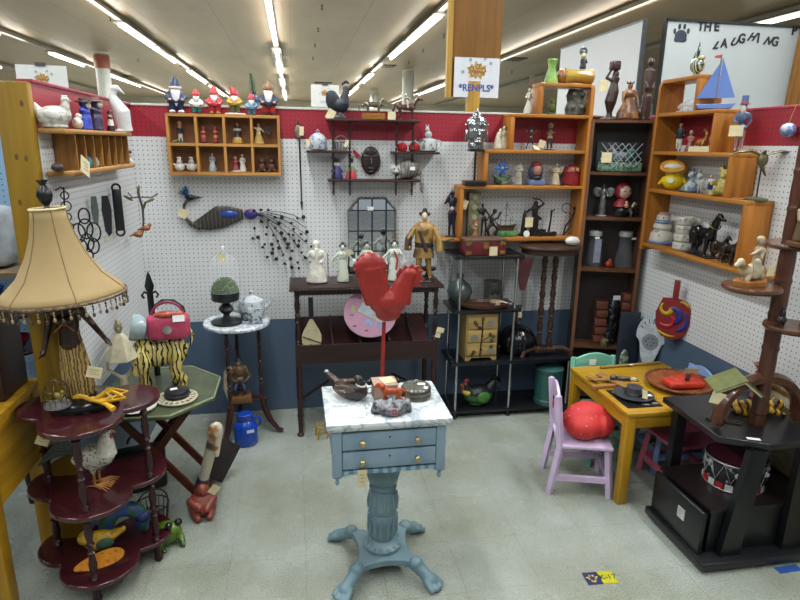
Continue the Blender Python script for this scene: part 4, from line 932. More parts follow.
g = G(); g.tube([(.13, 0, .0), (.1, 0, .2), (.08, 0, .42), (-.02, 0, .62), (-.06, 0, .78), (.0, 0, .9)], [.15, .17, .19, .13, .075, .075], 14, flat=.8); g.ell((.0, 0, .92), (.1, .08, .08)); g.cap((.06, 0, .92), (.2, 0, .8), .045, .012); g.ell((.05, 0, .03), (.2, .14, .04)); g.cap((.16, 0, .3), (.26, 0, .05), .08, .03); t.p('body', g, wc, vox=.016)
for s in (-1, 1): g = G(); g.ell((.05, s*.06, .94), (.014, .01, .014), n=8); t.p('eye', g, P('#101010', .2))
# inside the slots
t = put('brown_hedgehog', 'dark brown little animal at the open near end of the left wall shelf', 'figurine', 58, 171, 161, X1, 1.554, 'x', pi/2)
g = G(); g.ell((0, 0, .42), (.9, .5, .42)); g.cap((.6, 0, .4), (1.1, 0, .3), .25, .12); t.p('body', g, P('#30241e', .6, 0, .3, 90), vox=.05)
t = put('turquoise_egg', 'turquoise glass egg in a slot of the left wall shelf', 'ornament', 87, 168, 154, X1-.005, 1.554, 'x', pi/2)
vase(t, [(0, 0), (.3, .02), (.42, .25), (.42, .5), (.3, .8), (.12, .97), (0, 1)], spots('#2a8a9c', '#1d5f78', 40, .5, .15))
t = put('white_egg', 'plain white egg in a slot of the left wall shelf', 'ornament', 96, 167, 155, X1-.005, 1.554, 'x', pi/2)
vase(t, [(0, 0), (.25, .02), (.38, .25), (.36, .5), (.25, .8), (.1, .97), (0, 1)], P('#c9c8c0', .3))
t = put('beige_shell', 'small beige snail shell in a slot of the left wall shelf', 'ornament', 105, 166, 156, X1-.005, 1.554, 'x', pi/2)
g = G(); g.ell((0, 0, .4), (.55, .35, .4)); g.torus((0, -.2, .5), .25, .12, (pi/2, 0, 0)); g.torus((0, -.28, .5), .1, .09, (pi/2, 0, 0)); t.p('shell', g, P('#9a8a68', .5, 0, .15), vox=.04)
t = put('nurse_figurine', 'thin black and white figurine standing in a slot of the left wall shelf', 'figurine', 115, 165, 147, X1-.005, 1.554, 'x', pi/2)
person(t, bands([(0, '#8a5a4a'), (.15, '#c6c5c0'), (.4, '#24242a'), (.7, '#bdbab2'), (.8, '#9a7a68'), (.93, '#222')] if 0 else [(0, '#8a5a4a'), (.15, '#c6c5c0'), (.4, '#24242a'), (.7, '#bdbab2'), (.8, '#9a7a68'), (.93, '#222222')], .1), 1.5, robe=.18, fat=1.5, vox=.025)
t = put('bear_figurine', 'dark brown and white figurine at the far end of the lower pine board', 'figurine', 131, 163, 150, X1-.005, 1.554, 'x', pi/2)
person(t, bands([(0, '#c2c0b8'), (.35, '#b0a8a0'), (.6, '#3a2822'), (.85, '#241a18')], .08), 2.4, robe=.3, fat=2., vox=.03)
sh_ = [o for o in COL.objects if o.name == 'cubby_shelf'][0]
price_tag(sh_, (.07, -.36, .025), .09, .06, pi/2, 0, .35)
# ================================================================ gnomes on the cubby box
GY, GZ = YB-.055, 1.811
gnome('garden_gnome', 'tall navy blue garden gnome with white beard and big white shoes', 177, 113, 76, GY, GZ, '#1c2747', '#1d2949', '#1d2949', '#c9ccd0', '#c9ccd0', group='garden gnomes on the cubby box', long_beard=True, band='#c9ccd0')
gnome('garden_gnome', 'short garden gnome in a round red cap and teal trousers', 197, 113, 89, GY, GZ, '#b3252c', '#c2c8c4', '#2a8078', '#4a3428', '#d5d2c8', group='garden gnomes on the cubby box', tall=.26)
gnome('garden_gnome', 'garden gnome in a pink-red pointed hat and red coat', 215, 114, 85, GY, GZ, '#b8323e', '#b52f36', '#b52f36', '#8a6a3a', group='garden gnomes on the cubby box', tall=.32)
t = gnome('garden_gnome', 'garden gnome with yellow coat and bent red hat on a white base', 235, 112, 86, GY, GZ+.008, '#b52834', '#b08a24', '#5f6a3a', '#5a4028', group='garden gnomes on the cubby box', tip=-.12)
g = G(); g.lathe([(.3, -.06), (.31, -.03), (.28, 0), (0, .01)], n=18, sy=.7); t.p('base', g, P('#c2bfb6', .5))
gnome('garden_gnome', 'smallest gnome with plain red hat and pale blue coat', 252, 114, 93, GY, GZ, '#b92a2e', '#5b87a0', '#4a7288', '#3a4a58', group='garden gnomes on the cubby box', tall=.3)
t = gnome('garden_gnome', 'gnome with a tan plaid hat, pointed white beard and red shorts', 269, 115, 80, GY, GZ, '#7a5a40', '#232c46', '#b3302c', '#1c1a20', group='garden gnomes on the cubby box', tall=.28, long_beard=True)
t = put('potted_fern', 'upright green fern plant in a blue vase behind the gnomes', 'plant', 254, 103, 72, YB+.04, TOP+.012)
vase(t, [(0, 0), (.08, 0), (.12, .1), (.1, .3), (.06, .36), (.08, .4), (0, .4)], P('#27466e', .2))
g = G()
for i in range(60):
    a = i*2.4; z = .35+.6*i/60; r = .16*(1-.6*i/60); d = Vector((cos(a), sin(a)*.6, .5)); p0 = Vector((-.1*(z-.35), 0, z))
    g.tube([p0, p0+d*r*.6, p0+d*r], [.014, .02, .004], 5, flat=.4)
g.tube([(0, 0, .3), (-.07, 0, .95)], .012, 6); t.p('leaves', g, P('#2f5430', .6, 0, .3, 60))
# cubby contents
CY = YB-.045; R1, R2 = 1.656, 1.501
SK = '#b88a70'
def small(name, label, px, pb, pt, v, z, stops, hs=1.4, robe=.0, fat=1.2, arms=(HIPA, HIPA), ax='y', rz='cam', hairc=None, cat='figurine', vox=.02, group=None, **kw):
    t = put(name, label, cat, px, pb, pt, v, z, ax, rz, group)
    _, hz, hr = person(t, bands(stops, t.k) if isinstance(stops, list) else stops, hs, robe, arms, vox=vox, fat=fat, **kw)
    if hairc: hair(t, hz, hr, hairc)
    return t, hz, hr
t, hz, hr = small('boy_figurine', 'blond boy figurine in black jacket and white trousers in the cubby box', 181, 143, 121, CY, R1, [(0, '#4a6a3a'), (.06, '#b9b6ac'), (.42, '#1c1d24'), (.7, SK)], 1.8, arms=(HIPA, ((.16, -.05, .6), (.24, -.1, .62))), hairc='#a8844a'); base_disc(t, .24, '#3f6a3a')
g = G(); g.box((-.26, -.1, .1), (.3, .1, .03), (0, -.3, 0)); t.p('sled', g, P('#b9b4a6', .5))
for px, lab in ((204, 'left of the two red and gold nutcracker figurines in the cubby box'), (216, 'right of the two red and gold nutcracker figurines in the cubby box')):
    t, hz, hr = small('nutcracker', lab, px, 143, 127, CY, R1, [(0, '#2a1a1a'), (.08, '#8e2428'), (.35, '#9a7a4a'), (.5, '#8e2428'), (.68, '#b08a6a'), (.84, '#a8262c')], 1.8, robe=.2, fat=1.4, group='nutcrackers in the cubby box')
    g = G(); g.lathe([(.1, .88), (.12, .94), (.09, 1.02), (0, 1.04)], n=12); t.p('hat', g, P('#a8262c', .4))
t, hz, hr = small('lady_figurine', 'black and white lady figurine with yellow flowers in the cubby box', 238, 143, 122, CY, R1, [(0, '#a8843a'), (.3, '#1c1a1e'), (.6, '#b5b0a4'), (.7, '#1c1a1e'), (.82, SK)], 1.4, robe=.26, hairc='#16140f')
t, hz, hr = small('fan_dancer', 'yellow robed dancer figurine with red hair and a dark round fan in the cubby box', 259, 144, 123, CY, R1, [(0, '#b09a5a'), (.12, '#a08238'), (.45, '#b5a880'), (.8, SK)], 1.4, robe=.26, hairc='#8a3424', arms=(((.2, 0, .75), (.26, -.05, .9)), ((.2, -.06, .62), (.3, -.1, .55))))
g = G(); g.torus((.46, -.1, .62), .14, .05, (pi/2, 0, 0)); g.ell((.46, -.1, .62), (.1, .03, .1)); t.p('fan', g, P('#2a201c', .5, 0, .3, 70), vox=.02)
for px, lab in ((180, 'left of two white snowman cooks in the lower left cubby'), (192, 'right of two white snowman cooks in the lower left cubby')):
    t = put('snowman_cook', lab, 'figurine', px, 171, 157, CY, R2, rz='cam', group='snowman cooks')
    g = G(); g.ell((0, 0, .3), (.36, .3, .3)); g.ell((0, 0, .66), .2); g.cap((-.2, 0, .45), (-.4, -.05, .5), .09, .06); g.cap((.2, 0, .45), (.4, -.05, .5), .09, .06); t.p('body', g, P('#c4c3bb', .5), vox=.03)
    g = G(); g.lathe([(.12, .8), (.12, .88), (.17, .92), (.16, 1), (0, 1.02)], n=14); t.p('hat', g, P('#cfcec6', .5)); g = G(); g.cap((0, -.2, .66), (0, -.27, .65), .035, .01); t.p('nose', g, P('#a8502a', .5)); g = G(); g.torus((0, 0, .5), .15, .04, n=14); t.p('scarf', g, P('#8a2a2a', .5))
t, hz, hr = small('nun_figurine', 'grey cloaked figurine alone in its lower cubby', 213, 171, 153, CY, R2, [(0, '#8f979c'), (.25, '#9aa4aa'), (.6, '#7a858c'), (.78, '#a09088'), (.88, '#8a949c')], 1.3, robe=.22, fat=1.3)
t, hz, hr = small('couple_figurine', 'red clad seated figure of the pair on a white base in the lower cubby', 236, 170, 156, CY, R2+.0, [(0, '#c2bfb5'), (.1, '#7a2a2c'), (.6, '#9a3a34'), (.76, SK)], 1.9, robe=.3, fat=1.6, hairc='#5a3a2a')
t, hz, hr = small('couple_figurine', 'white dressed figure of the pair on a white base in the lower cubby', 243, 170, 154, CY, R2+.0, [(0, '#c2bfb5'), (.6, '#b9b2a2'), (.8, SK)], 1.4, robe=.2, hairc='#9a8a6a')
for px, lab in ((262, 'left of two dark brown bear figurines in the lower right cubby'), (272, 'right of two dark brown bear figurines in the lower right cubby')):
    t = put('bear_figurine', lab, 'figurine', px, 171, 158, CY, R2, rz='cam', group='brown bear figurines')
    g = G(); g.ell((0, 0, .34), (.34, .3, .36)); g.ell((0, -.02, .76), (.24, .22, .22)); g.ell((0, -.22, .72), (.1, .08, .08)); g.ell((-.19, 0, .94), .08); g.ell((.19, 0, .94), .08); g.cap((-.18, -.1, .15), (-.22, -.35, .1), .12, .09); g.cap((.18, -.1, .15), (.22, -.35, .1), .12, .09); t.p('body', g, P('#4a2c1e', .5, 0, .15), vox=.03)
# hanging rod
q = at(298, 121, 'y', YB-.012); t = T('back_scratcher', 'long thin dark rod with carved beige head hanging right of the cubby box', 'rod', q)
g = G(); g.tube([(0, 0, 0), (.004, 0, -.1), (.008, 0, -.46)], .004, 8); g.cap((.008, 0, -.46), (.008, 0, -.5), .008, .002, 8); t.p('rod', g, P('#1f1a1a', .4)); g = G(); g.ell((0, 0, -.06), (.022, .014, .04)); g.torus((0, 0, 0), .01, .0018, (pi/2, 0, 0), n=12, m=5); t.p('head', g, P('#6a6656', .5, 0, .3, 70), vox=.003)
price_tag(t.o, (.018, -.012, -.055), .025, .05, 0, 0, .05, False)
# ================================================================ what-not shelf
WY = YB-.065; W1, W2, W3 = 1.802, 1.627, 1.467
t = put('rooster_figure', 'matt black iron rooster on top of the dark what-not shelf', 'rooster figurine', 340, 117, 81, WY, W1)
ir = P('#1a1f27', .5, 0, .15)
g = G()
g.ell((.02, 0, .36), (.24, .15, .2)); g.cap((.1, 0, .4), (.16, 0, .72), .16, .09); g.ell((.16, 0, .8), (.085, .07, .08)); g.ell((-.2, 0, .48), (.2, .1, .28), (0, -.15, 0)); g.ell((-.27, 0, .62), (.12, .08, .13)); g.lathe([(.1, .1), (.06, .2), (.1, .3)], (0, 0, 0), 12); g.lathe([(.2, 0), (.2, .04), (.1, .1), (0, .1)], n=18, sy=.8)
t.p('body', g, ir, vox=.016)
for i, (x, z) in enumerate(((.08, .93), (.13, .97), (.18, .99), (.23, .96))): g = G(); g.ell((x, 0, z), (.03, .022, .045)); t.p('comb_lobe', g, ir)
g = G(); g.ell((.24, 0, .7), (.03, .03, .07)); t.p('wattle', g, ir); g = G(); g.cap((.23, 0, .8), (.32, 0, .79), .03, .006); t.p('beak', g, ir)
price_tag(t.o, (-.055, -.045, .02), .045, .055, .1, 0, .5, False)
t = put('brass_centerpiece', 'small brass ram candle centrepiece on a wooden block atop the what-not shelf', 'ornament', 373, 119, 92, WY, W1)
g = G(); g.box((0, 0, .12), (.85, .5, .22)); t.p('block', g, wood('#8a5a24', '#6a421a', 'x', .4))
br_ = P('#6f6a58', .3, .8, .25, 60)
g = G(); g.cap((-.22, 0, .55), (.25, 0, .55), .1, .11)
for x in (-.2, .22):
    for s in (-1, 1): g.cap((x, s*.08, .5), (x, s*.09, .24), .04, .03)
g.cap((.27, 0, .6), (.36, 0, .74), .07, .06); g.cap((-.3, 0, .6), (-.42, 0, .48), .04, .03); g.torus((.42, 0, .6), .1, .025, (pi/2, 0, 0)); g.torus((-.45, 0, .42), .1, .025, (pi/2, 0, 0), 0, 4.5); g.cap((0, 0, .62), (0, 0, .95), .03, .02); t.p('goat', g, br_, vox=.018)
t = put('horse_figurine', 'brown horse with a white robed rider on top of the what-not shelf', 'horse figurine', 406, 117, 88, WY, W1, k=.15)
quad(t, P('#43261c', .3, 0, .15), neck=(.42, .78), legl=.38, body=.14, ears='h', tail='horse', taper=.035, muzzle=.14)
g = G(); g.ell((0, 0, .74), (.1, .1, .12)); g.ell((0, 0, .93), (.06, .06, .07)); g.cap((.02, .1, .72), (.04, .16, .45), .05, .03); g.cap((.02, -.1, .72), (.04, -.16, .45), .05, .03); g.cap((0, -.08, .82), (.2, -.06, .75), .035, .02); t.p('rider', g, spots('#b5aa90', '#3a2a22', 30, .55), vox=.016)
g = G(); g.box((0, 0, .012), (.9, .3, .03)); t.p('base', g, P('#3a221a', .4)); price_tag(t.o, (-.09, -.04, .022), .045, .045, 0, 0, 0, False)
t = put('sugar_bowl', 'blue and white lidded ceramic sugar bowl on the left small board of the what-not', 'pot', 318, 149, 129, WY, W2)
vase(t, [(.3, 0), (.4, .05), (.46, .3), (.42, .55), (.4, .6), (.3, .72), (.12, .82), (.06, .86), (.09, .93), (0, 1)], spots('#a9adae', '#5a6c86', 50, .58)); 
for s in (-1, 1): g = G(); g.torus((s*.46, 0, .35), .13, .035, (pi/2, 0, 0), n=14, m=6); t.p('handle', g, P('#a9adae', .3))
price_tag(t.o, (-.055, -.03, .04), .022, .04, 0, 0, 0, False)
t = put('wire_dish', 'grey oval wire dish with a tag on the left small board of the what-not', 'basket', 341, 149, 135, WY, W2)
g = G(); g.torus((0, 0, .55), .5, .04, n=20, m=5, sy=.5); g.torus((0, 0, .06), .36, .04, n=20, m=5, sy=.5)
for i in range(12): a = 2*pi*i/12; g.tube([(.36*cos(a), .18*sin(a), .06), (.5*cos(a), .25*sin(a), .55)], .025, 5)
g.torus((0, 0, .55), .4, .035, (pi/2, 0, 0), 0, pi, 14, 5); g.lathe([(0, .02), (.36, .02), (.36, .06), (0, .06)], sy=.5, n=18); t.p('basket', g, P('#6f6e6a', .4, .3, .2)); price_tag(t.o, (.028, -.045, .04), .02, .04, 0, 0, .5, False)
for px, lab in ((402, 'left of two red ceramic tomatoes on the what-not shelf'), (414, 'right of two red ceramic tomatoes on the what-not shelf')):
    t = put('red_tomato', lab, 'ornament', px, 151, 142, WY, W2, group='red tomatoes'); vase(t, [(0, .02), (.4, .0), (.6, .3), (.58, .65), (.35, .9), (.08, .85), (0, .8)], P('#9c2a2a', .25)); g = G(); g.cap((0, 0, .8), (.05, 0, 1.02), .07, .05); t.p('stem', g, P('#33502a', .5))
t = put('rabbit_teapot', 'white and grey teapot with a rabbit lid on the right small what-not board', 'teapot', 428, 150, 124, WY, W2)
vase(t, [(.25, 0), (.32, .05), (.36, .25), (.3, .45), (.1, .5), (0, .5)], spots('#b4b6b4', '#5d6468', 40, .58)); g = G(); g.ell((0, 0, .62), (.14, .12, .14)); g.ell((-.05, -.02, .8), (.09, .08, .09)); g.cap((-.08, 0, .86), (-.1, 0, .98), .03, .02); g.cap((-.02, 0, .86), (.0, 0, .98), .03, .02); t.p('rabbit_lid', g, P('#9fa2a2', .4), vox=.016)
g = G(); g.tube([(-.33, 0, .2), (-.45, 0, .28), (-.5, 0, .42)], [.06, .045, .03], 8); t.p('spout', g, P('#b4b6b4', .3)); g = G(); g.torus((.38, 0, .28), .13, .03, (pi/2, 0, 0), n=14, m=6); t.p('handle', g, P('#b4b6b4', .3))
for px, lab, c1, c2 in ((337, 'snowman doll with black top hat and purple coat on the bottom what-not board', '#39306e', '#2a2a5a'), (351, 'snowman doll with black top hat, green scarf and red skirt on the bottom what-not board', '#5f8a5a', '#a83a44')):
    t = put('snowman_doll', lab, 'figurine', px, 178, 158, WY-.01, W3, rz='cam')
    g = G(); g.lathe([(.26, 0), (.28, .1), (.2, .4), (.12, .55)], n=16); t.p('skirt', g, P(c2, .5)); g = G(); g.ell((0, 0, .5), (.18, .15, .14)); g.cap((-.12, 0, .52), (-.27, -.05, .35), .06, .05); g.cap((.12, 0, .52), (.27, -.05, .35), .06, .05); t.p('coat', g, P(c1, .5, 0, .2), vox=.02)
    g = G(); g.ell((0, 0, .7), .14); g.cap((0, -.13, .7), (0, -.2, .69), .025, .008); t.p('head', g, P('#c4c3ba', .5), vox=.014); brim_hat(t, .81, .12, '#17171a', .17, 1.6)
t = put('tabby_cat', 'fat grey tabby cat figure with tail hanging off the bottom what-not board', 'cat figurine', 405, 179, 157, WY-.01, W3, k=.2)
cat = stripes('#6d6a62', '#4a4640', 16, 'X', 6, .62, .5)
g = G(); g.ell((.1, 0, .3), (.36, .24, .3)); g.ell((-.08, -.04, .2), (.22, .2, .2)); g.cap((-.15, -.12, .1), (-.25, -.16, .05), .08, .06); g.tube([(.42, 0, .2), (.47, -.12, .12), (.46, -.26, -.1), (.45, -.27, -.3), (.5, -.27, -.38)], [.07, .06, .05, .045, .035], 8); t.p('body', g, cat, vox=.014)
g = G(); g.ell((-.3, -.08, .28), (.17, .15, .15)); g.ell((-.3, -.22, .23), (.08, .05, .06)); g.cap((-.4, -.08, .38), (-.43, -.08, .47), .05, .015); g.cap((-.2, -.08, .38), (-.17, -.08, .47), .05, .015); t.p('head', g, P('#9a9a94', .5, 0, .2, 60), vox=.012)
for s in (-1, 1): g = G(); g.ell((-.3+s*.06, -.225, .3), (.022, .015, .02), n=8); t.p('eye', g, P('#101410', .2))
sticker(t.o, (.035, -.05, .065), .03, .02)
q = at(371, 146, 'y', YB-.02); t = T('wooden_mask', 'dark brown oval carved face mask hanging in the middle of the what-not', 'mask', q, 0, .165)
mk = P('#2c211d', .35, 0, .25, 40)
g = G(); g.ell((0, .02, -.5), (.36, .1, .5)); g.cap((0, -.08, -.4), (0, -.14, -.62), .03, .05); g.ell((0, -.09, -.78), (.12, .04, .035)); g.cap((-.25, -.04, -.36), (-.06, -.09, -.36), .02, .02); g.cap((.25, -.04, -.36), (.06, -.09, -.36), .02, .02); g.ell((0, -.06, -.2), (.2, .04, .12)); g.ell((0, -.06, -.9), (.1, .04, .05)); t.p('face', g, mk, vox=.014)
for s in (-1, 1): g = G(); g.ell((s*.15, -.072, -.47), (.075, .02, .022)); t.p('eye_slit', g, P('#0a0808', .5))
g = G(); g.tube([(0, -.02, 0), (0, 0, .06)], .01, 6); t.p('hook', g, P('#888888', .3, .8)); g = G(); g.prism([(-.36, -.34), (-.62, -.12), (-.66, -.2), (-.56, -.36), (-.4, -.42)], .02, 'xz'); t.p('red_feather', g, P('#9c2030', .6))
# ================================================================ mirror and table-top figures
DZ = .896
q = at(372, 198, 'y', YB-.03); t = T('paned_mirror', 'window-pane mirror with clipped upper corners leaning on the back wall above the trough table', 'mirror', (q.x, YB-.035, DZ))
H_ = q.z-DZ; w_ = .142; pts = [(-w_, .0), (w_, 0), (w_, H_-.07), (w_-.065, H_), (-w_+.065, H_), (-w_, H_-.07)]
mm, nt, b = _new('mirror_glass'); _setup(b, .02, 1); b.inputs['Base Color'].default_value = (.9, .93, .96, 1); MATS['mirror'] = mm
g = G(); g.prism(pts, .008, 'xz'); t.p('glass', g, mm)
g = G(); g.tube([(x, -.004, z) for x, z in pts], .008, 4, loop=True); t.p('frame', g, P('#6b6d6c', .4, .3))
blk_ = P('#191a1c', .4)
for x in (-.085, -.0, .085): g = G(); g.box((x, -.006, H_/2), (.008, .008, H_)); t.p('muntin', g, blk_)
for z in (H_*.84, H_*.57, H_*.3): g = G(); g.box((0, -.006, z), (2*w_, .007, .007)); t.p('muntin', g, blk_)
sticker(t.o, (-.01, -.012, H_-.06), .035, .022)
FY = 3.31
t, hz, hr = small('bearded_sage', 'plain white porcelain robed old man with staff at the left end of the trough table', 317, 283, 241, FY, DZ, P('#c0bfb2', .2), 1.5, robe=.26, fat=1.5, vox=.016, arms=(((.2, -.02, .62), (.24, -.08, .66)), ((.2, -.02, .6), (.1, -.12, .5))))
g = G(); g.ell((0, .01, hz+hr*.4), (hr*1.1, hr*1.1, hr*1.1)); g.cap((0, -.08, hz-hr), (0, -.13, .5), .06, .02); t.p('hood_and_beard', g, P('#c6c5b8', .25), vox=.014); g = G(); g.tube([(.27, -.1, 0.1), (.26, -.08, .72)], .012, 6); t.p('staff', g, P('#8a6a4a', .4))
def geisha(label, px, pb, pt, c='#b9bfae', tilt=0, y=FY):
    t, hz, hr = small('geisha_figurine', label, px, pb, pt, y, DZ, spots(c, '#7c8f78', 30, .62), 1.25, robe=.16, fat=1.2, vox=.014, arms=(((.2, -.02, .66), (.28, -.08, .6)), ((.19, -.06, .66), (.1, -.14, .74))), group='porcelain geishas on the trough table')
    g = G(); g.ell((0, -.0, hz), (hr*.84, hr*.93, hr*1.12)); t.p('face', g, P('#cfc8b8', .3)); hair(t, hz, hr, '#141214', 1, True); eyes(t, hz, hr, y=-hr*.93)
    for s in (-1, 1): g = G(); g.tube([(s*.2, -.02, .66), (s*.24, -.03, .5), (s*.2, -.02, .42)], [.03, .06, .05], 8, flat=.4); t.p('sleeve', g, P(c, .3, 0, .15, 60))
    return t
t = geisha('porcelain geisha in pale green robe with one raised fan, left of the mirror', 343, 284, 244); g = G(); g.prism([(0, 0)]+[(.17*cos(a), .17*sin(a)) for a in [radians(20+16*i) for i in range(8)]], .02, 'xz', (.14, -.15, .72)); t.p('fan', g, P('#a9a488', .5))
geisha('porcelain geisha standing in front of the mirror, half hidden by the red rooster', 367, 284, 243, '#a9ad9e', y=3.36)
t = geisha('porcelain geisha with red sash right of the mirror', 394, 283, 241, '#bfc4b8'); g = G(); g.tube([(0, -.1, .75), (.08, -.11, .55), (.05, -.1, .3)], .025, 6, flat=.5); t.p('red_sash', g, P('#9a3a38', .5))
t, hz, hr = small('samurai_figurine', 'tall figure with black topknot and ochre kimono at the right of the trough table', 423, 280, 211, 3.3, DZ, [(0, '#1c1714'), (.04, '#8a6a34'), (.87, '#c2ab90')], 1.0, fat=1.1, vox=.012, arms=(((.24, 0, .62), (.2, -.1, .48)), ((.22, -.04, .6), (.36, -.1, .6))), legs=(((-.07, -.03, .26), (-.04, .0, .04)), ((.07, 0, .26), (.1, 0, .04))))
hair(t, hz, hr, '#121012', 1, True); eyes(t, hz, hr, y=-hr*.88)
for s in (-1, 1): g = G(); g.tube([(s*.13, 0, .77), (s*.22, 0, .6), (s*.23, -.02, .44)], [.05, .09, .1], 10, flat=.6); t.p('sleeve', g, spots('#9a7a44', '#3a2c20', 14, .58))
g = G(); g.cap((-.07, -.09, .72), (.03, -.1, .46), .02, .03, 8); t.p('sash', g, P('#2c2220', .5)); base_disc(t, .17, '#17120f', h=.02); g = G(); g.lathe([(.15, .34), (.155, .36), (.125, .5), (.13, .66), (.15, .76), (.1, .83), (.05, .85)], n=24, sy=.7); t.p('coat', g, spots('#94743e', '#5a4426', 12, .56)); g = G(); g.lathe([(.13, .49), (.132, .5), (.132, .55), (.128, .56)], n=24, sy=.72); t.p('belt', g, P('#231c1a', .5))
g = G(); g.tube([(.3, -.12, .6), (.42, -.14, .64)], .012, 6); t.p('scroll', g, P('#2a201a', .4))
# things in the trough
t = T('wooden_paddle', 'cream wooden paddle with black handle standing in the trough table', 'paddle', at(312, 349, 'y', 3.19), 0, 1, rot=(radians(-8), 0, 0))
t.o.location.z = .5
g = G(); pts = [(.055*cos(a)*(1.0), .1+.085*sin(a)) if sin(a) < 0.2 else (.055*cos(a)*(1-.75*(sin(a)-.2)/.8), .1+.12*sin(a)) for a in [2*pi*i/32 for i in range(32)]]
g.prism(pts, .012, 'xz', (0, 0, .0)); t.p('blade', g, P('#a39a78', .5, 0, .08)); g = G(); g.tube([(0, 0, .21), (0, 0, .33)], .014, 8); t.p('handle', g, P('#131315', .4)); g = G(); g.tube([(-.05, -.008, .11), (.0, -.009, .09), (.05, -.008, .07)], .003, 5); g.box((.01, -.008, .05), (.05, .002, .018), (0, .3, 0)); t.p('black_lettering', g, P('#1c1a18', .5))
t = T('pink_plaque', 'round pink painted plaque with pastel drawings leaning in the trough table', 'plaque', at(367, 342, 'y', 3.2), 0, 1, rot=(radians(-12), radians(8), 0))
t.o.location.z = .575
g = G(); pts = [(.148*cos(a)*(1+.05*cos(2*a+.6)), .15+.142*sin(a)*(1+.04*cos(2*a))) for a in [2*pi*i/40 for i in range(40)]]
g.prism(pts, .014, 'xz'); t.p('board', g, P('#b88ca0', .5, 0, .05, 12), bev=.003)
for x, z, w, h, c in ((-.02, .17, .09, .06, '#a9b3b4'), (.05, .14, .07, .05, '#b5b8b0'), (.0, .1, .05, .03, '#8f9fc0'), (-.1, .17, .03, .03, '#b5a87a'), (.07, .09, .05, .03, '#8a94b8')): g = G(); g.box((x, -.0085, z), (w, .002, h), (0, .4, 0)); t.p('painted_patch', g, P(c, .5))
for x, z, c in ((-.08, .23, '#8a2a3a'), (-.04, .25, '#8a2a3a'), (-.09, .07, '#3a3a4a'), (.03, .15, '#8a7a2a'), (-.02, .05, '#8a3a5a'), (.09, .2, '#6a3a7a'), (.02, .255, '#2a4a5a'), (-.115, .13, '#3a5a4a')): g = G(); g.tube([(x, -.009, z), (x+.01, -.009, z+.008), (x+.02, -.009, z)], .0022, 5); t.p('painted_squiggle', g, P(c, .5))
t = T('iron_fork', 'black iron serving fork hanging with a white tag beside the trough table', 'fork', at(437, 292, 'y', 3.165), 0)
g = G(); g.tube([(0, 0, 0), (0, 0, -.16)], .004, 6); g.box((0, 0, -.17), (.02, .004, .03)); [g.tube([(x, 0, -.18), (x, 0, -.23)], .0022, 5) for x in (-.008, 0, .008)]; g.torus((0, 0, .01), .01, .002, (pi/2, 0, 0), n=10, m=5); t.p('fork', g, P('#1b1b1d', .4)); price_tag(t.o, (.025, -.01, -.225), .045, .03, 0, 0, .3, False)
# ================================================================ peacock on the back wall
q = at(184, 190, 'y', YB-.015)
t = T('metal_peacock', 'black metal peacock wall sculpture with blue crest and beaded wire tail', 'wall sculpture', q)
S_ = 5.95/1000
def pk(px, py): return Vector(((px-184)*S_, -.006, -(py-190)*S_))
g = G(); g.tube([pk(188, 198), pk(183, 204), pk(182, 214), pk(188, 222), pk(197, 226)], [.01, .009, .01, .015, .022], 10, flat=.5, up0=(0, 1, 0)); g.tube([pk(190, 224), pk(203, 221), pk(215, 216), pk(226, 214), pk(238, 213)], [.02, .05, .068, .055, .03], 14, flat=.2, up0=(0, 1, 0)); t.p('body', g, stripes('#232c36', '#54482c', 14, 'X', 2, .68), vox=.004)
g = G(); g.ell(pk(189, 197), (.028, .014, .018)); g.cap(pk(192, 197), pk(201, 197), .012, .002); t.p('head', g, P('#1f2530', .3, .4), vox=.003)
for a in (-.9, -.5, -.1, .3): g = G(); c_ = pk(187, 195); d = Vector((cos(2.0-a), 0, sin(2.0-a))); g.tube([c_, c_+d*.03, c_+d*.055], [.004, .012, .003], 6, flat=.4); t.p('crest_feather', g, P('#24537a', .3, .3))
g = G(); g.ell(pk(224, 213)+Vector((0, -.006, 0)), (.055, .014, .024)); t.p('blue_wing_patch', g, P('#26408a', .3)); g = G(); g.ell(pk(245, 213), (.04, .018, .03)); t.p('tail_root', g, spots('#24307a', '#6a1c3a', 40)); 
price_tag(t.o, (-.012, -.02, -.13), .05, .05, 0, 0, .4, False)
dots = [(248, 210), (255, 209), (262, 209), (255, 220), (262, 219), (268, 216), (275, 216), (248, 227), (246, 237), (251, 236), (259, 233), (266, 234), (274, 232), (281, 233), (257, 243), (264, 243), (268, 227), (260, 226), (277, 238), (285, 234), (291, 240), (271, 247), (279, 247), (286, 240), (264, 252), (255, 246), (259, 256), (268, 258), (275, 254), (284, 250), (290, 245), (298, 240), (303, 246), (280, 243), (270, 240), (293, 252), (297, 257), (302, 262), (276, 263), (282, 258), (289, 262), (265, 248), (272, 222), (284, 222), (290, 217), (296, 216), (286, 228), (293, 233), (299, 231), (305, 254), (290, 270-2), (283, 267)]
bm3 = P('#1b1a1e', .25, .3)
for i, ang in enumerate((8, 16, 24, 32, 40, 49, 58)):
    g = G(); p0 = pk(250, 213); a = radians(ang); L = .34-.02*abs(i-3); p3 = p0+Vector((cos(a)*L, 0, -sin(a)*L)); pm = (p0+p3)/2+Vector((.01, 0, .03)); g.tube([p0, (p0+pm)/2+Vector((0, 0, .012)), pm, (pm+p3)/2+Vector((0, 0, .008)), p3], .0022, 5); t.p('tail_wire', g, bm3)
for i, (x, y) in enumerate(dots): g = G(); g.ell(pk(x, y)+Vector((0, -.004, 0)), .0085 if i % 3 else .012, n=8); t.p('tail_bead', g, bm3)
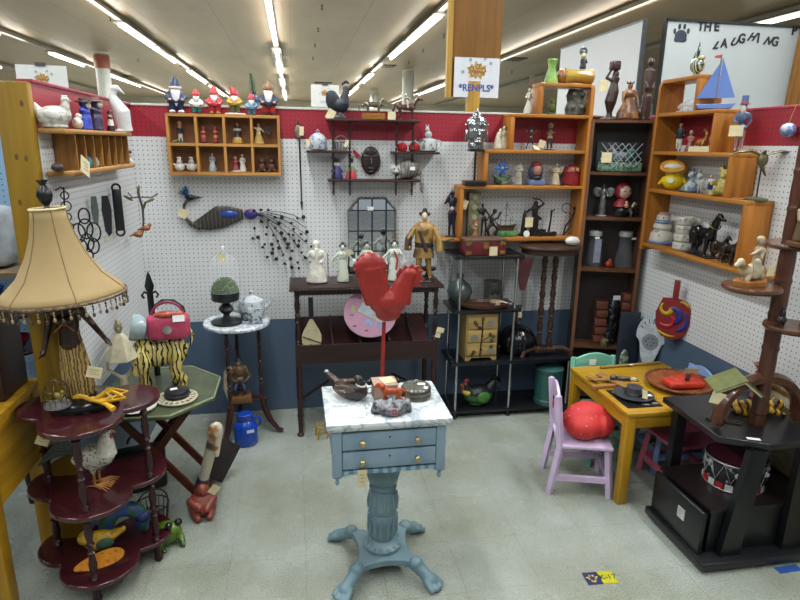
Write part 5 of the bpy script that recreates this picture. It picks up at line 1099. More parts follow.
# ================================================================ round marble stand
t = T('topiary_stand', 'black pedestal dish holding a round green moss ball on the marble stand', 'planter', (-.395, 3.26, .689))
g = G(); g.lathe([(.0, 0), (.085, 0), (.085, .012), (.05, .02), (.02, .035), (.016, .05), (.03, .062), (.042, .08), (.03, .1), (.018, .112), (.05, .125), (.075, .135), (.077, .18), (.07, .18), (.068, .14), (0, .138)], n=32); t.p('pedestal', g, P('#1c1f22', .4, 0, .15))
g = G(); random.seed(3)
for i in range(420):
    d = Vector((random.gauss(0, 1), random.gauss(0, 1), abs(random.gauss(0, 1))*1.0)).normalized(); p0 = Vector((0, 0, .175))+Vector((d.x*.055, d.y*.055, d.z*.065)); g.tube([p0, p0+d*.022], [.004, .001], 4)
g.ell((0, 0, .175), (.058, .058, .066)); t.p('moss_ball', g, P('#5c7038', .8, 0, .3, 80))
q = at(217, 251, 'y', 3.36); t = T('tagged_cloche', 'clear glass dome with paper tag over the moss ball on the marble stand', 'glass dome', (-.395, 3.26, .872))
g = G(); n_ = [(.088, 0), (.088, .09), (.075, .14), (.04, .165), (.008, .172), (.008, .18)]; g.lathe(n_, n=28); t.p('dome', g, glass('#dfe8ea', .05, .12)); g = G(); g.ell((0, 0, .188), .012, n=12); t.p('knob', g, glass('#dfe8ea', .05, .4)); price_tag(t.o, (-.0, -.06, .155), .045, .04, .1, 0, .1, False); t.o.scale = (.95, .95, 1.25)
t = T('toile_teapot', 'blue and white patterned teapot at the back of the marble stand', 'teapot', (-.265, 3.37, .689), 0, .17)
tl = spots('#b8bdc0', '#5d6c86', 36, .6, .25)
vase(t, [(.28, 0), (.4, .1), (.46, .32), (.38, .58), (.18, .7), (.1, .74), (.05, .8), (.08, .88), (0, .93)], tl); g = G(); g.tube([(.42, 0, .3), (.6, 0, .42), (.68, 0, .62)], [.09, .06, .04], 8); t.p('spout', g, tl); g = G(); g.torus((-.46, 0, .38), .2, .04, (pi/2, 0, 0), n=16, m=6); t.p('handle', g, tl)
t = T('toile_mug', 'square grey and white patterned box cup at the front right of the marble stand', 'cup', (-.24, 3.24, .689), .1)
g = G(); g.box((0, 0, .04), (.075, .06, .08), bev=.006); g.box((0, 0, .082), (.07, .055, .004)); t.p('cup', g, spots('#a7adb0', '#4a5464', 60, .55)); g = G(); g.torus((-.05, -.01, .04), .022, .005, (pi/2, 0, 0), n=14, m=6); t.p('handle', g, P('#20262e', .3))
t = T('fisherman_statue', 'carved man in brown coat and navy trousers on the lower tier of the marble stand', 'statue', (-.345, 3.24, .223), .1)
g = G(); g.box((0, 0, .02), (.13, .1, .04), bev=.004); t.p('base', g, wood('#6a4a2a', '#4a301c', 'x'))
t.k = .26; t2 = t
_, hz, hr = person(t, bands([(0, '#3a2a1e'), (.2, '#232c44'), (.5, '#5d4425'), (.85, '#a88a6a')], .26, wob=.08), 1.15, fat=1.4, vox=.014, arms=(((.2, -.08, .6), (.06, -.18, .52)), ((.22, -.05, .58), (.1, -.2, .5))), legs=(((-.1, -.12, .32), (-.08, -.06, .18)), ((.1, -.12, .32), (.1, -.06, .18))))
g = G(); g.lathe([(.0, hz+.03), (.1, hz+.03), (.07, hz+.06), (.06, hz+.1), (0, hz+.11)], n=16); t.p('hat', g, P('#1d1a1c', .5))
g = G(); g.tube([(-.22, -.1, .1), (-.28, -.05, .35), (-.26, 0, .7), (-.2, 0, .85)], [.05, .07, .06, .03], 8, flat=.5); t.p('goose', g, P('#9a937c', .5)); g = G(); g.ell((-.2, -.03, .78), (.07, .06, .08)); t.p('second_head', g, P('#8a7a50', .5))
t.k = 1
t = T('blue_jug', 'bright blue plastic jug on the floor under the marble stand', 'jug', (-.315, 3.14, 0), .2)
g = G(); g.lathe([(0, 0), (.055, 0), (.064, .01), (.066, .1), (.056, .135), (.04, .148), (.045, .155), (.045, .185), (.04, .19), (0, .19)], n=28, sy=.85); t.p('body', g, P('#123f9e', .25, 0, .06)); g = G(); g.torus((.055, 0, .13), .03, .007, (pi/2, 0, 0), n=16, m=6); t.p('handle', g, P('#123f9e', .25)); g = G(); g.box((.02, -.0565, .1), (.04, .002, .018), (0, 0, .15)); t.p('label', g, P('#b8c4d4', .5))
# ================================================================ on the blue cabinet
CT = .7205
q = at(372, 386, 'z', CT)
t = T('red_rooster_finial', 'large red sheet-metal rooster on a rod standing on the blue cabinet', 'rooster ornament', (.283, 2.165, CT))
rd = P('#8a231c', .38, 0, .1, 14)
k0 = at(384, 330, 'y', 2.165)
def rr(px, py): q = at(px, py, 'y', 2.165); return (q.x-.283, 0, q.z-CT)
g = G()
a_ = Vector(rr(371, 268)); g.ell(a_, (.062, .026, .06)); g.tube([a_, Vector(rr(374, 285)), Vector(rr(378, 303))], [.058, .056, .05], 12, flat=.5)
g.ell(Vector(rr(388, 303)), (.075, .034, .05)); g.ell(Vector(rr(388, 314)), (.05, .028, .03)); g.tube([Vector(rr(398, 302)), Vector(rr(403, 285)), Vector(rr(409, 273))], [.052, .04, .03], 12, flat=.6); g.ell(Vector(rr(409, 274)), (.034, .022, .028))
t.p('body', g, rd, vox=.0045)
g = G(); g.prism([(rr(x, y)[0], rr(x, y)[2]) for x, y in ((398, 288), (396, 274), (400, 267), (402, 270), (405, 264), (408, 268), (412, 263), (414, 267), (419, 265), (418, 270), (424, 270), (420, 275), (425, 279), (419, 281), (421, 287), (415, 285), (409, 292))], .016, 'xz'); t.p('feathered_crest', g, rd, bev=.002)
g = G(); g.cap(Vector(rr(413, 272)), Vector(rr(420, 270)), .012, .003); t.p('beak', g, rd); g = G(); g.ell(Vector(rr(414, 281)), (.012, .009, .018)); g.ell(Vector(rr(411, 287)), (.01, .008, .014)); t.p('wattle', g, rd)
for i in range(9):
    a = radians(100+i*22); c_ = Vector(rr(371, 268)); g = G(); g.ell(c_+Vector((cos(a)*.055, 0, sin(a)*.053)), (.011, .007, .011), n=8); t.p('tail_scallop', g, rd)
g = G(); z1 = rr(384, 322)[2]; x1 = rr(384, 322)[0]; g.tube([(x1, 0, z1), (x1-.006, 0, 0.008)], .0075, 8); t.p('rod', g, rd); g = G(); g.lathe([(.035, 0), (.035, .006), (.01, .01), (0, .01)], (x1-.006, 0, 0), 20); t.p('foot', g, rd)
t = T('duck_decoy', 'brown and black wooden duck decoy with white neck stripe on the blue cabinet', 'duck figurine', (.185, 2.09, CT), radians(-38), .19)
g = G(); g.ell((0, 0, .2), (.42, .2, .2)); g.ell((.12, 0, .22), (.28, .2, .22)); g.cap((-.3, 0, .26), (-.55, 0, .44), .1, .05); t.p('body', g, spots('#43342b', '#2a211d', 12, .5, .3, (1, 4, 1)), vox=.016)
g = G(); g.tube([(.26, -.02, .34), (.3, -.02, .42), (.24, -.05, .48)], [.11, .08, .07], 12); g.ell((.24, -.06, .48), (.11, .085, .085)); t.p('head', g, P('#1a1c1c', .3, 0, .2), vox=.014)
g = G(); g.cap((.18, -.11, .46), (.05, -.15, .44), .04, .022); t.p('bill', g, P('#5a4a38', .4)); g = G(); g.torus((.275, -.02, .37), .1, .018, (0, .25, 0), n=20, m=6); t.p('neck_ring', g, P('#c4c2b8', .4))
for s in (-1, 1): g = G(); g.ell((-.02, s*.17, .25), (.26, .05, .1), (s*-.3, -.1, 0)); t.p('wing', g, P('#54423a', .4, 0, .2, 40)); 
g = G(); g.tube([(.1, -.21, .3), (-.08, -.215, .22), (-.22, -.18, .3)], .01, 6); g.tube([(.02, -.215, .2), (-.1, -.2, .3)], .01, 6); t.p('wing_stripe', g, P('#b9b6aa', .4)); g = G(); g.ell((-.56, 0, .46), (.05, .04, .04)); t.p('tail_tip', g, P('#a9b0ba', .4))
g = G(); g.ell((.27, -.13, .5), .014, n=8); t.p('eye', g, P('#8a6a20', .2))
t = T('pink_box', 'pinkish brown square box with a paper tag on its lid on the blue cabinet', 'box', (.318, 2.085, CT))
g = G(); g.box((0, 0, .03), (.09, .085, .06), (0, 0, .03), .003); t.p('box', g, P('#94776a', .6, 0, .08)); g = G(); g.box((0, 0, .062), (.094, .089, .008), (0, 0, .03), .002); t.p('lid', g, P('#a08274', .6)); g = G(); g.box((.012, -.0, .068), (.052, .05, .002), (.06, 0, .3), .0); t.p('paper_tag', g, TAGM())
for s in (-1, 1): g = G(); g.ell((-.055*s, .03, .05), (.012, .012, .012)); t.p('corner_knob', g, P('#1c1a1a', .3))
t = T('orange_lion', 'orange lion figurine standing on a grey pewter base at the front of the blue cabinet', 'lion figurine', (.325, 1.95, CT), 0, 1.12)
g = G(); g.tube([(-.062, 0, .0), (-.05, 0, .022), (0, 0, .034), (.05, 0, .026), (.06, 0, .0)], [.012, .026, .03, .026, .012], 12, flat=.8); g.ell((0, -.02, .02), (.05, .03, .022)); pw = spots('#6d6f72', '#2f3236', 70, .52, .3); t.p('pewter_base', g, pw, vox=.003); g = G(); g.torus((0, -.047, .02), .011, .003, (pi/2, 0, 0), n=14, m=6); g.ell((0, -.047, .02), .005); t.p('rosette', g, P('#a06a70', .4))
t.k = .115
b = G(); t.k = .11
o, h = quad(t, P('#a8461c', .3, 0, .15), neck=(.4, .52), head_r=.1, muzzle=.06, legl=.24, body=.13, tail='down', taper=.045); o.location = (0, 0, .044); o.rotation_euler = (0, 0, pi-.15)
g = G(); g.ell((.33, 0, .5), (.13, .12, .13)); o = t.p('mane', g, P('#9a3c16', .4, 0, .2, 60)); o.location = (0, 0, .044); o.rotation_euler = (0, 0, pi-.15)
t.k = 1
t = T('round_tin', 'round silver grey tin with domed glass lid and white sticker on the blue cabinet', 'tin', (.44, 2.07, CT))
g = G(); g.lathe([(0, 0), (.056, 0), (.058, .004), (.058, .018), (.0565, .02), (.058, .022), (.058, .038), (.055, .042)], n=40); t.p('tin', g, P('#5d5b50', .3, .7, .15)); g = G(); g.lathe([(.056, .041), (.052, .048), (.03, .054), (.0, .056)], n=36); t.p('lid', g, P('#7f8078', .15, .6, .1)); g = G(); g.torus((0, 0, .06), .008, .0025, (pi/2, 0, 0), n=12, m=6); t.p('ring', g, P('#8a8a80', .3, .8)); sticker(t.o, (.018, -.01, .056), .03, .018, (pi/2, 0, -.2))
t = T('glasses', 'small dark rimmed spectacles beside the pink box on the blue cabinet', 'spectacles', (.252, 2.125, CT))
g = G(); g.torus((-.012, 0, .012), .012, .002, (pi/2, 0, .2), n=14, m=6); g.torus((.014, 0, .012), .012, .002, (pi/2, 0, .2), n=14, m=6); g.tube([(.026, 0, .014), (.03, .04, .01)], .0015, 5); t.p('frame', g, P('#57492a', .3, .5))
t = T('paper_note', 'white paper note with faint purple handwriting flat on the cabinet top', 'paper', (.165, 1.965, CT)); g = G(); g.box((0, 0, .0006), (.13, .085, .0008), (0, 0, -.05)); o = t.p('paper', g, P('#cdd0d6', .7, 0, .02))
g = G()
for i in range(3): g.tube([(-.05+.01*j, .02-.02*i+.003*sin(j*2.3+i), .0015) for j in range(10)], .0008, 4)
t.p('handwriting', g, P('#8a86b0', .6), parent=None)
# ================================================================ etagere contents
t = T('red_chest', 'long maroon wooden box with gold corner fittings and a tag on the top black shelf', 'box', (1.095, 3.34, 1.0415), .03)
g = G(); g.box((0, 0, .04), (.25, .12, .08), bev=.004); t.p('box', g, P('#5a161c', .35, 0, .12)); g = G(); g.box((0, 0, .089), (.26, .13, .014), bev=.003); t.p('lid', g, wood('#5c463a', '#3d2c24', 'x', .4))
for x in (-.105, 0, .105):
    for z in ((.015, .07) if x else (.07, .05)): g = G(); g.box((x, -.06, z), (.035, .006, .022), bev=.002); t.p('gold_fitting', g, P('#8a6a3c', .3, .5))
price_tag(t.o, (.045, -.066, .025), .05, .055, 0, 0, 0, False)
t = T('grey_vase', 'grey-green glazed bottle vase on the second black shelf', 'vase', (.99, 3.43, .7115), 0, .19); vase(t, [(0, 0), (.18, 0), (.2, .04), (.35, .2), (.42, .42), (.36, .62), (.16, .78), (.1, .86), (.12, .98), (.08, 1)], spots('#3c4a4a', '#57625c', 8, .5, .2, (1, 1, 1), 3, .15))
t = T('metal_canister', 'pewter canister with cut-out flower leaves at the back of the second black shelf', 'canister', (1.21, 3.45, .7115), 0, .135); vase(t, [(0, 0), (.4, 0), (.42, .05), (.4, .1), (.4, .85), (.43, .9), (.42, 1), (.36, 1.0)], P('#6a6d68', .3, .6, .15)); 
for i in range(5): a = radians(30+30*i); g = G(); g.ell((.2*cos(a), -.4, .35+.25*sin(a)), (.04, .02, .12), (0, pi/2-a, 0), n=8); t.p('flower_leaf', g, P('#17181a', .4))
t = T('serving_tray', 'brown oval wooden serving tray on the second black shelf', 'tray', (1.12, 3.33, .7115))
g = G(); g.lathe([(0, 0), (.12, 0), (.15, .012), (.16, .03), (.15, .03), (.13, .012), (0, .01)], n=36, sy=.55); t.p('tray', g, wood('#4e3021', '#342017', 'x', .35))
t = T('shell_dish', 'small tan shell dish with paper tags lying on the brown wooden tray', 'dish', (1.19, 3.32, .735), .3); g = G(); g.ell((0, 0, .01), (.04, .022, .012)); g.torus((0, 0, .012), .03, .005, n=18, m=6); t.p('dish', g, P('#8f7c5a', .4, 0, .2)); price_tag(t.o, (-.02, -.04, -.005), .035, .06, .2, .2, .3, False); g = G(); g.tube([(.03, 0, .014), (.07, -.03, .0), (.09, -.04, -.004)], .005, 6); t.p('handle', g, P('#b5b3a8', .4))
t = T('bamboo_chest', 'small golden bamboo chest of three drawers painted with black branches and blossoms', 'chest', (1.105, 3.37, .3775))
bmb = wood('#9c8450', '#84703f', 'x', .4); W_, H_, D_ = .2, .3, .15
g = G(); g.box((0, 0, H_/2+.012), (W_, D_, H_-.024), bev=.003); t.p('body', g, bmb)
g = G(); g.prism([(-.1, 0), (-.075, 0), (-.06, .018), (.06, .018), (.075, 0), (.1, 0), (.1, .03), (-.1, .03)], .15, 'xz'); t.p('plinth', g, bmb)
for i in range(3): g = G(); g.box((0, -.078, .075+.085*i), (.185, .012, .078), bev=.003); d = t.p('drawer', g, bmb); g = G(); g.ell((.0, -.086, .075+.085*i), .006, n=8); t.p('knob', g, P('#2a2420', .3), parent=d)
bks = P('#1d1a18', .4)
g = G(); g.tube([(-.01, -.0855, .03), (-.005, -.0855, .12), (.0, -.0855, .2), (-.005, -.0855, .27)], [.005, .004, .004, .003], 6); g.tube([(0, -.0855, .13), (.03, -.0855, .15), (.06, -.0855, .16)], .003, 5); g.tube([(0, -.0855, .2), (-.04, -.0855, .23)], .003, 5); t.p('painted_branch', g, bks)
for x, z in ((.05, .17), (.07, .155), (.06, .13), (-.04, .235), (-.05, .25), (0, .27), (-.02, .215), (-.05, .06), (-.06, .045), (.06, .09)): 
    g = G(); 
    for a in range(5): g.ell((x+.008*cos(a*1.256), -.0855, z+.008*sin(a*1.256)), (.005, .001, .005), n=6)
    t.p('painted_blossom', g, bks)
for x, z in ((.05, .24), (-.05, .15), (.06, .06)): g = G(); g.ell((x, -.0848, z), (.025, .0012, .022)); t.p('painted_cloud', g, P('#77746a', .4))
t = T('ribbed_vase', 'large black glossy ribbed vase with a slim silver neck on the lower black shelf', 'vase', (1.385, 3.42, .3775))
g = G(); n_ = 72; rings = []
for r, z in ((.05, 0), (.09, .015), (.115, .06), (.115, .1), (.085, .15), (.045, .175), (.018, .19)): rings.append([Vector((r*(1+.05*abs(sin(i*pi/3)))*cos(2*pi*i/n_), r*(1+.05*abs(sin(i*pi/3)))*sin(2*pi*i/n_), z)) for i in range(n_)])
g.ring_surface(rings); t.p('body', g, P('#0f1014', .12, 0, .1)); g = G(); g.lathe([(.02, .185), (.026, .2), (.014, .21), (.012, .29), (.018, .31), (.01, .315)], n=18); t.p('neck', g, P('#6b6f6e', .25, .8)); price_tag(t.o, (.0, -.02, .26), .025, .05, 0, 0, 0, False)
t = T('rooster_figure', 'green and black rooster figure with red comb on the bottom black shelf', 'rooster figurine', (1.12, 3.35, .0565), 0, .24); t.o.rotation_euler = (0, 0, pi+.15)
g = G(); g.ell((0, 0, .3), (.42, .26, .27)); g.cap((.25, 0, .38), (.36, 0, .58), .18, .1); g.ell((.38, 0, .62), (.1, .085, .09)); g.cap((-.25, 0, .36), (-.42, 0, .58), .16, .12); g.ell((0, 0, .05), (.26, .17, .05)); t.p('body', g, bands([(0, '#2f5a26'), (.44, '#141618')], .24*.75, wob=.12), vox=.016)
for i in range(6): g = G(); a = radians(95+16*i); g.tube([(-.38, 0, .5), (-.42+.12*cos(a), (i % 3-1)*.05, .62+.1*sin(a)), (-.5+.16*cos(a), (i % 3-1)*.08, .66+.16*sin(a)-.08)], [.06, .06, .02], 8, flat=.6); t.p('tail_feather', g, P('#141618', .3))
g = G(); [g.ell((.32+.04*i, 0, .73-.01*i), (.035, .025, .06)) for i in range(3)]; t.p('comb', g, P('#b02a22', .4), vox=.012); g = G(); g.ell((.46, 0, .56), (.04, .05, .08)); t.p('wattle', g, P('#b02a22', .4)); g = G(); g.ell((.34, 0, .4), (.14, .17, .1)); t.p('ruff', g, P('#a8963a', .5)); g = G(); g.cap((.46, 0, .63), (.54, 0, .61), .03, .008); t.p('beak', g, P('#a8842a', .4))
for s in (-1, 1): g = G(); g.ell((-.05, s*.24, .28), (.2, .05, .16)); t.p('wing', g, P('#3a6a2a', .5, 0, .15)); g = G(); g.ell((.42, s*.075, .65), .016, n=8); t.p('eye', g, P('#c8b060', .2))
t = T('teal_bin', 'round teal metal step bin on the bottom black shelf', 'bin', (1.585, 3.33, .0565)); tl2 = P('#2c5650', .3, 0, .08, 6)
g = G(); g.lathe([(0, 0), (.088, 0), (.09, .01), (.09, .03), (.086, .035), (.086, .215), (.09, .22), (.09, .232)], n=36); t.p('body', g, tl2); g = G(); g.lathe([(.09, .232), (.092, .238), (.07, .25), (0, .256)], n=36); t.p('lid', g, tl2); g = G(); g.box((.0, -.1, .012), (.05, .03, .01), bev=.002); t.p('pedal', g, P('#1b1d1d', .4))
t = T('stone_mouse', 'smooth white stone mouse on the round dark table below the stepped shelf', 'ornament', (1.66, 3.33, 1.0845), .2, .08); g = G(); g.ell((0, 0, .36), (.62, .4, .36)); g.ell((.4, 0, .3), (.3, .26, .24)); t.p('body', g, P('#bdbdb6', .4), vox=.04); 
for s in (-1, 1): g = G(); g.ell((.35, s*.18, .58), (.07, .08, .08), n=8); t.p('ear', g, P('#a9a9a2', .4))
t = T('black_sconce', 'dark wrought iron dish on a bracket left of the black shelf unit', 'iron ornament', (.872, 3.44, .896), 0)
g = G(); g.lathe([(0, .0), (.03, .0), (.012, .01), (.01, .03), (.05, .04), (.055, .055), (.05, .052), (0, .04)], n=20, sy=.8) ; t.p('dish', g, P('#1a1a1c', .4)); t.o.location = (.775, 3.4, .896)
# ================================================================ stepped shelf on the back wall
SY = YB-.075; Z5, Z4, Z3, Z2, Z1 = 1.1225, 1.4375, 1.6475, 1.8525, 2.0275
t = put('green_vase', 'lime green frosted glass vase on top of the stepped shelf on the back wall', 'vase', 551, 83, 59, SY, Z1); vase(t, [(0, 0), (.28, 0), (.3, .1), (.22, .4), (.14, .7), (.22, .95), (.2, 1), (.14, .95)], spots('#6f9a4a', '#8fae5a', 10, .5, .25))
t = put('amber_cylinder', 'horizontal amber yellow glass cylinder vase on top of the back stepped shelf', 'vase', 577, 84, 69, SY, Z1, k=1); g = G(); g.lathe([(.04, -.09), (.046, -.085), (.04, -.06), (.036, 0), (.04, .06), (.046, .085), (.04, .09), (.0, .085)], (0, 0, .046), 24, (0, pi/2, 0)); t.p('cylinder', g, spots('#b09a3c', '#8a5a2a', 6, .5, .2, (1, 1, 1), 3, .2)); g = G(); g.ell((-.1, 0, .045), (.03, .04, .042)); t.p('end_cap', g, P('#8a5a34', .3))
t = put('parasol_doll', 'small doll with round parasol hat and black dress standing on the amber cylinder', 'figurine', 584, 70, 46, SY-.02, Z1+.09); t.o.location.y = SY
t_, hz, hr = t, .72, .14; g = G(); g.lathe([(.14, 0), (.16, .05), (.12, .3), (.08, .45)], n=16); g.cap((-.1, -.02, .42), (-.16, -.08, .28), .05, .04); g.cap((.1, -.02, .42), (.16, -.08, .28), .05, .04); t.p('dress', g, P('#15171c', .4), vox=.018); g = G(); g.ell((0, 0, .58), (.14, .13, .15)); g.ell((0, -.12, .56), .02, n=8); t.p('head', g, P('#b5a88a', .4), vox=.018); g = G(); g.torus((0, .05, .8), .15, .06, (pi/2, 0, 0), n=20); g.lathe([(0, 0), (.14, 0), (0, .02)], (0, .05, .8), 16, (pi/2, 0, 0)); t.p('parasol', g, P('#4f6360', .4, 0, .2, 60)); g = G(); g.ell((0, -.01, .8), .06); t.p('rosette', g, P('#b5a888', .4))
t = put('green_bird', 'small dark green parrot figure inside the top compartment of the back stepped shelf', 'figurine', 551, 116, 98, SY, Z2); g = G(); g.ell((0, 0, .45), (.22, .2, .34)); g.ell((0, -.03, .82), .17); g.cap((0, .1, .3), (0, .2, .05), .1, .05); g.lathe([(.3, 0), (.3, .1), (0, .12)], n=16); t.p('body', g, P('#4a5a1e', .4, 0, .3, 60), vox=.025); g = G(); g.cap((0, -.18, .82), (0, -.24, .74), .06, .02); t.p('beak', g, P('#9a8a2a', .4))
t = put('stone_owls', 'thick grey carved stone owl block inside the top compartment of the back stepped shelf', 'stone carving', 574, 116, 89, SY, Z2); g = G(); g.tube([(0, 0, .02), (0, 0, .25), (.02, 0, .48), (0, 0, .55), (-.02, 0, .75), (0, 0, .98)], [.38, .42, .36, .34, .38, .3], 14, flat=.7); [g.ell((s*.17, -.24, z), (.12, .08, .1)) for s in (-1, 1) for z in (.3, .78)]; t.p('carving', g, spots('#5d5d52', '#3a3b34', 30, .5, .6), vox=.025)
t = put('angel_figurine', 'tall white robed figurine holding dried flowers beside the top compartment', 'figurine', 528, 116, 92, SY, Z2, k=.15); _, hz, hr = person(t, spots('#b5b3a4', '#8f8f80', 30, .6), 1.1, robe=.2, vox=.018, arms=(HOLD, HOLD)); 
g = G(); random.seed(5)
for i in range(16): a = i*2.4; p1 = Vector((.12*cos(a)*(i/16), -.1+.05*sin(a), 1.2+.2*sin(i))); g.tube([(0, -.12, .6), (0, -.12, .9), p1], .007, 4); g.ell(p1, .03, n=6)
t.p('dried_flowers', g, P('#5d4a3a', .7, 0, .3))
t = put('couple_figurine', 'cream porcelain embracing couple at the left outer end of the third oak shelf', 'figurine', 503, 150, 127, SY, Z3, k=.14)
_, hz, hr = person(t, P('#b9b094', .3, 0, .1), 1.5, robe=.24, fat=1.4, vox=.02, arms=(HOLD, HIPA)); hair(t, hz, hr, '#5a4030'); g = G(); g.lathe([(.22, 0), (.24, .05), (.14, .4), (.1, .55)], (-.26, -.03, 0), 16); g.ell((-.22, -.03, .6), (.13, .1, .14)); g.ell((-.16, -.03, .78), (.08, .08, .1)); t.p('partner', g, P('#c2baa0', .3, 0, .1), vox=.02)
t = T('silver_buddha', 'silver Buddha head on a black post stand left of the stepped shelf', 'sculpture', at(474, 186, 'y', 3.45)); t.o.location.z = Z4
sv = P('#8a8e90', .2, .85, .15, 30); g = G(); g.box((0, 0, .014), (.13, .09, .028), bev=.003); t.p('base', g, P('#141416', .3)); g = G(); g.tube([(0, 0, .02), (0, 0, .2)], .007, 8); t.p('post', g, P('#141416', .3)); g = G(); g.box((0, 0, .203), (.085, .07, .016), bev=.003); t.p('plinth', g, P('#141416', .3))
g = G(); g.ell((0, 0, .305), (.062, .06, .085)); g.lathe([(.045, .212), (.05, .23), (.04, .26)], n=20); g.ell((0, .0, .35), (.066, .064, .05)); g.ell((0, 0, .395), (.032, .032, .025)); g.cap((0, 0, .41), (0, 0, .435), .014, .005); g.cap((0, -.06, .31), (0, -.068, .29), .007, .009); g.ell((0, -.056, .265), (.016, .008, .006)); [g.ell((s*.064, 0, .285), (.008, .014, .035)) for s in (-1, 1)]; [g.ell((s*.024, -.053, .312), (.014, .008, .005)) for s in (-1, 1)]; g.ell((0, -.045, .25), (.025, .02, .015)); t.p('head', g, sv, vox=.0032)
for i in range(7):
    for j in range(3): g = G(); a = radians(-180+30*i); g.ell((.064*cos(a)*(1-.18*j), .062*sin(a)*(1-.18*j), .345+.018*j), .008, n=6); t.p('hair_curl', g, sv)
small('pewter_dancer', 'thin pewter figure with both arms spread on the third oak shelf', 530, 150, 126, SY, Z3, P('#4c514f', .3, .6, .2), 1.0, arms=(((.15, 0, .78), (.3, -.03, .9)), ((.15, 0, .76), (.3, -.03, .84))), fat=.8, legs=(((-.1, 0, .3), (-.16, 0, .04)), ((.08, 0, .3), (.14, 0, .04))))
t, hz, hr = small('elder_figurine', 'brown clad figurine with oversized dark hair on the third oak shelf', 549, 150, 121, SY, Z3, [(0, '#1c1816'), (.08, '#3a2c26'), (.4, '#8a7a58'), (.6, '#5a3c2c'), (.76, '#8a6a52')], 2.0, fat=1.1, hairc='#3a2a26', arms=(HOLD, HOLD)); base_disc(t, .2, '#17130f'); price_tag(t.o, (-.045, -.04, .035), .04, .045, 0, 0, .3, False); g = G(); 
t = put('folded_tag', 'folded beige paper price tag lying at the front of the third oak shelf', 'price tag', 536, 155, 147, SY-.06, Z3, k=1); g = G(); g.box((0, 0, .012), (.05, .0012, .04), (-.9, .2, .3)); t.p('paper', g, TAGM())
# second shelf
t = put('blue_flower', 'blue petalled flower on green leaves ornament at the left of the fourth oak shelf', 'ornament', 500, 187, 160, SY, Z4); g = G(); g.ell((0, 0, .18), (.3, .2, .18)); g.ell((-.2, -.05, .3), (.2, .1, .1), (0, .5, 0)); g.ell((.25, -.05, .28), (.2, .1, .1), (0, -.5, 0)); t.p('leaves', g, spots('#2a4a30', '#a9b0a4', 30, .58), vox=.03)
for i in range(6): a = 2*pi*i/6; g = G(); g.ell((.17*cos(a), -.1, .68+.17*sin(a)), (.16, .05, .08), (0, -a, 0), n=10); t.p('petal', g, P('#3a62a0', .35, 0, .15)); 
g = G(); g.ell((0, -.16, .68), .07); t.p('flower_centre', g, P('#a9b8c8', .3)); g = G(); g.tube([(0, 0, .2), (0, 0, .65)], .04, 8); t.p('stem', g, P('#2a5a2a', .4))
small('praying_figurine', 'slim pale grey praying figurine on the fourth oak shelf', 518, 187, 161, SY, Z4, P('#9a988a', .35, 0, .15), 1.1, robe=.17, arms=(HOLD, HOLD))
t = put('painted_box', 'blue and red painted woman bust box in the middle of the fourth oak shelf', 'figurine', 535, 187, 161, SY, Z4); g = G(); g.box((0, 0, .12), (.7, .45, .22), bev=.03); t.p('base', g, P('#5f7296', .4)); g = G(); g.ell((0, .05, .55), (.34, .2, .38)); t.p('hood', g, P('#2c3446', .4, 0, .2)); g = G(); g.ell((0.02, -.08, .62), (.2, .16, .24)); t.p('face', g, P('#a87464', .45)); g = G(); g.ell((0, -.02, .86), (.24, .18, .12)); t.p('red_band', g, P('#7a2430', .4)); g = G(); g.ell((0, -.2, .3), (.2, .08, .1)); t.p('collar', g, P('#1b1c22', .4))
t, hz, hr = small('winged_angel', 'small cream angel with wings on the fourth oak shelf', 555, 187, 163, SY, Z4, P('#b5ab8e', .35, 0, .1), 1.3, robe=.2, arms=(HOLD, HOLD))
for s in (-1, 1): g = G(); g.ell((s*.18, .08, .66), (.1, .03, .22), (0, s*.5, 0)); t.p('wing', g, P('#a39878', .4, 0, .15))
t = put('apple_house', 'red round apple shaped jar with two yellow windows on the fourth oak shelf', 'jar', 570, 187, 164, SY, Z4); vase(t, [(0, 0), (.34, 0), (.4, .06), (.42, .35), (.38, .6), (.4, .64), (.34, .86), (.12, .98), (0, 1)], P('#7d1f26', .25, 0, .1)); 
for s in (-1, 1): g = G(); g.box((s*.12, -.37, .76), (.14, .03, .16), (.25, 0, 0)); t.p('window', g, P('#b5a05a', .3))
# lowest shelf
t = put('navy_figure', 'slim navy blue man figure pointing upward at the left end of the lowest oak shelf', 'figurine', 451, 238, 190, SY, Z5); person(t, P('#181c2e', .35, 0, .2), .9, fat=.85, vox=.014, arms=(((-.05, -.02, .9), (0.05, -.03, 1.08)) if 0 else ((.16, -.02, .72), (.05, -.06, .95)), HIPA), legs=(((-.04, 0, .28), (-.05, 0, .04)), ((.04, 0, .28), (.06, 0, .04)))); base_disc(t, .14, '#10121a', h=.02); g = G(); g.ell((-.02, -.09, .62), (.04, .01, .04)); t.p('white_badge', g, P('#b9b9b2', .5)); price_tag(t.o, (.065, -.03, .2), .045, .055, 0, 0, .3, False)
t = put('tall_box', 'tall pale olive patterned tin box standing in the lowest oak compartment', 'box', 472, 239, 194, SY+.02, Z5, k=1); g = G(); g.box((0, 0, .135), (.075, .05, .27), bev=.003); t.p('box', g, spots('#79775a', '#5a5a44', 60, .55)); [t.p('round_motif', G().lathe([(.0, 0), (.016, 0), (.016, .002), (0, .002)], (0, -.026, .06+.06*i), 16, (pi/2, 0, 0)), P('#96917a', .4)) for i in range(4)]
t, hz, hr = small('redhead_doll', 'tiny red-haired doll at the front left of the lowest oak shelf', 475, 240, 222, SY-.04, Z5, [(0, '#7a5a3a'), (.5, '#8a6a44'), (.7, '#b5907a')], 2.4, robe=.25, fat=1.5); g = G(); g.ell((0, .03, hz+hr*.4), hr); t.p('hair', g, P('#9a3a34', .5))
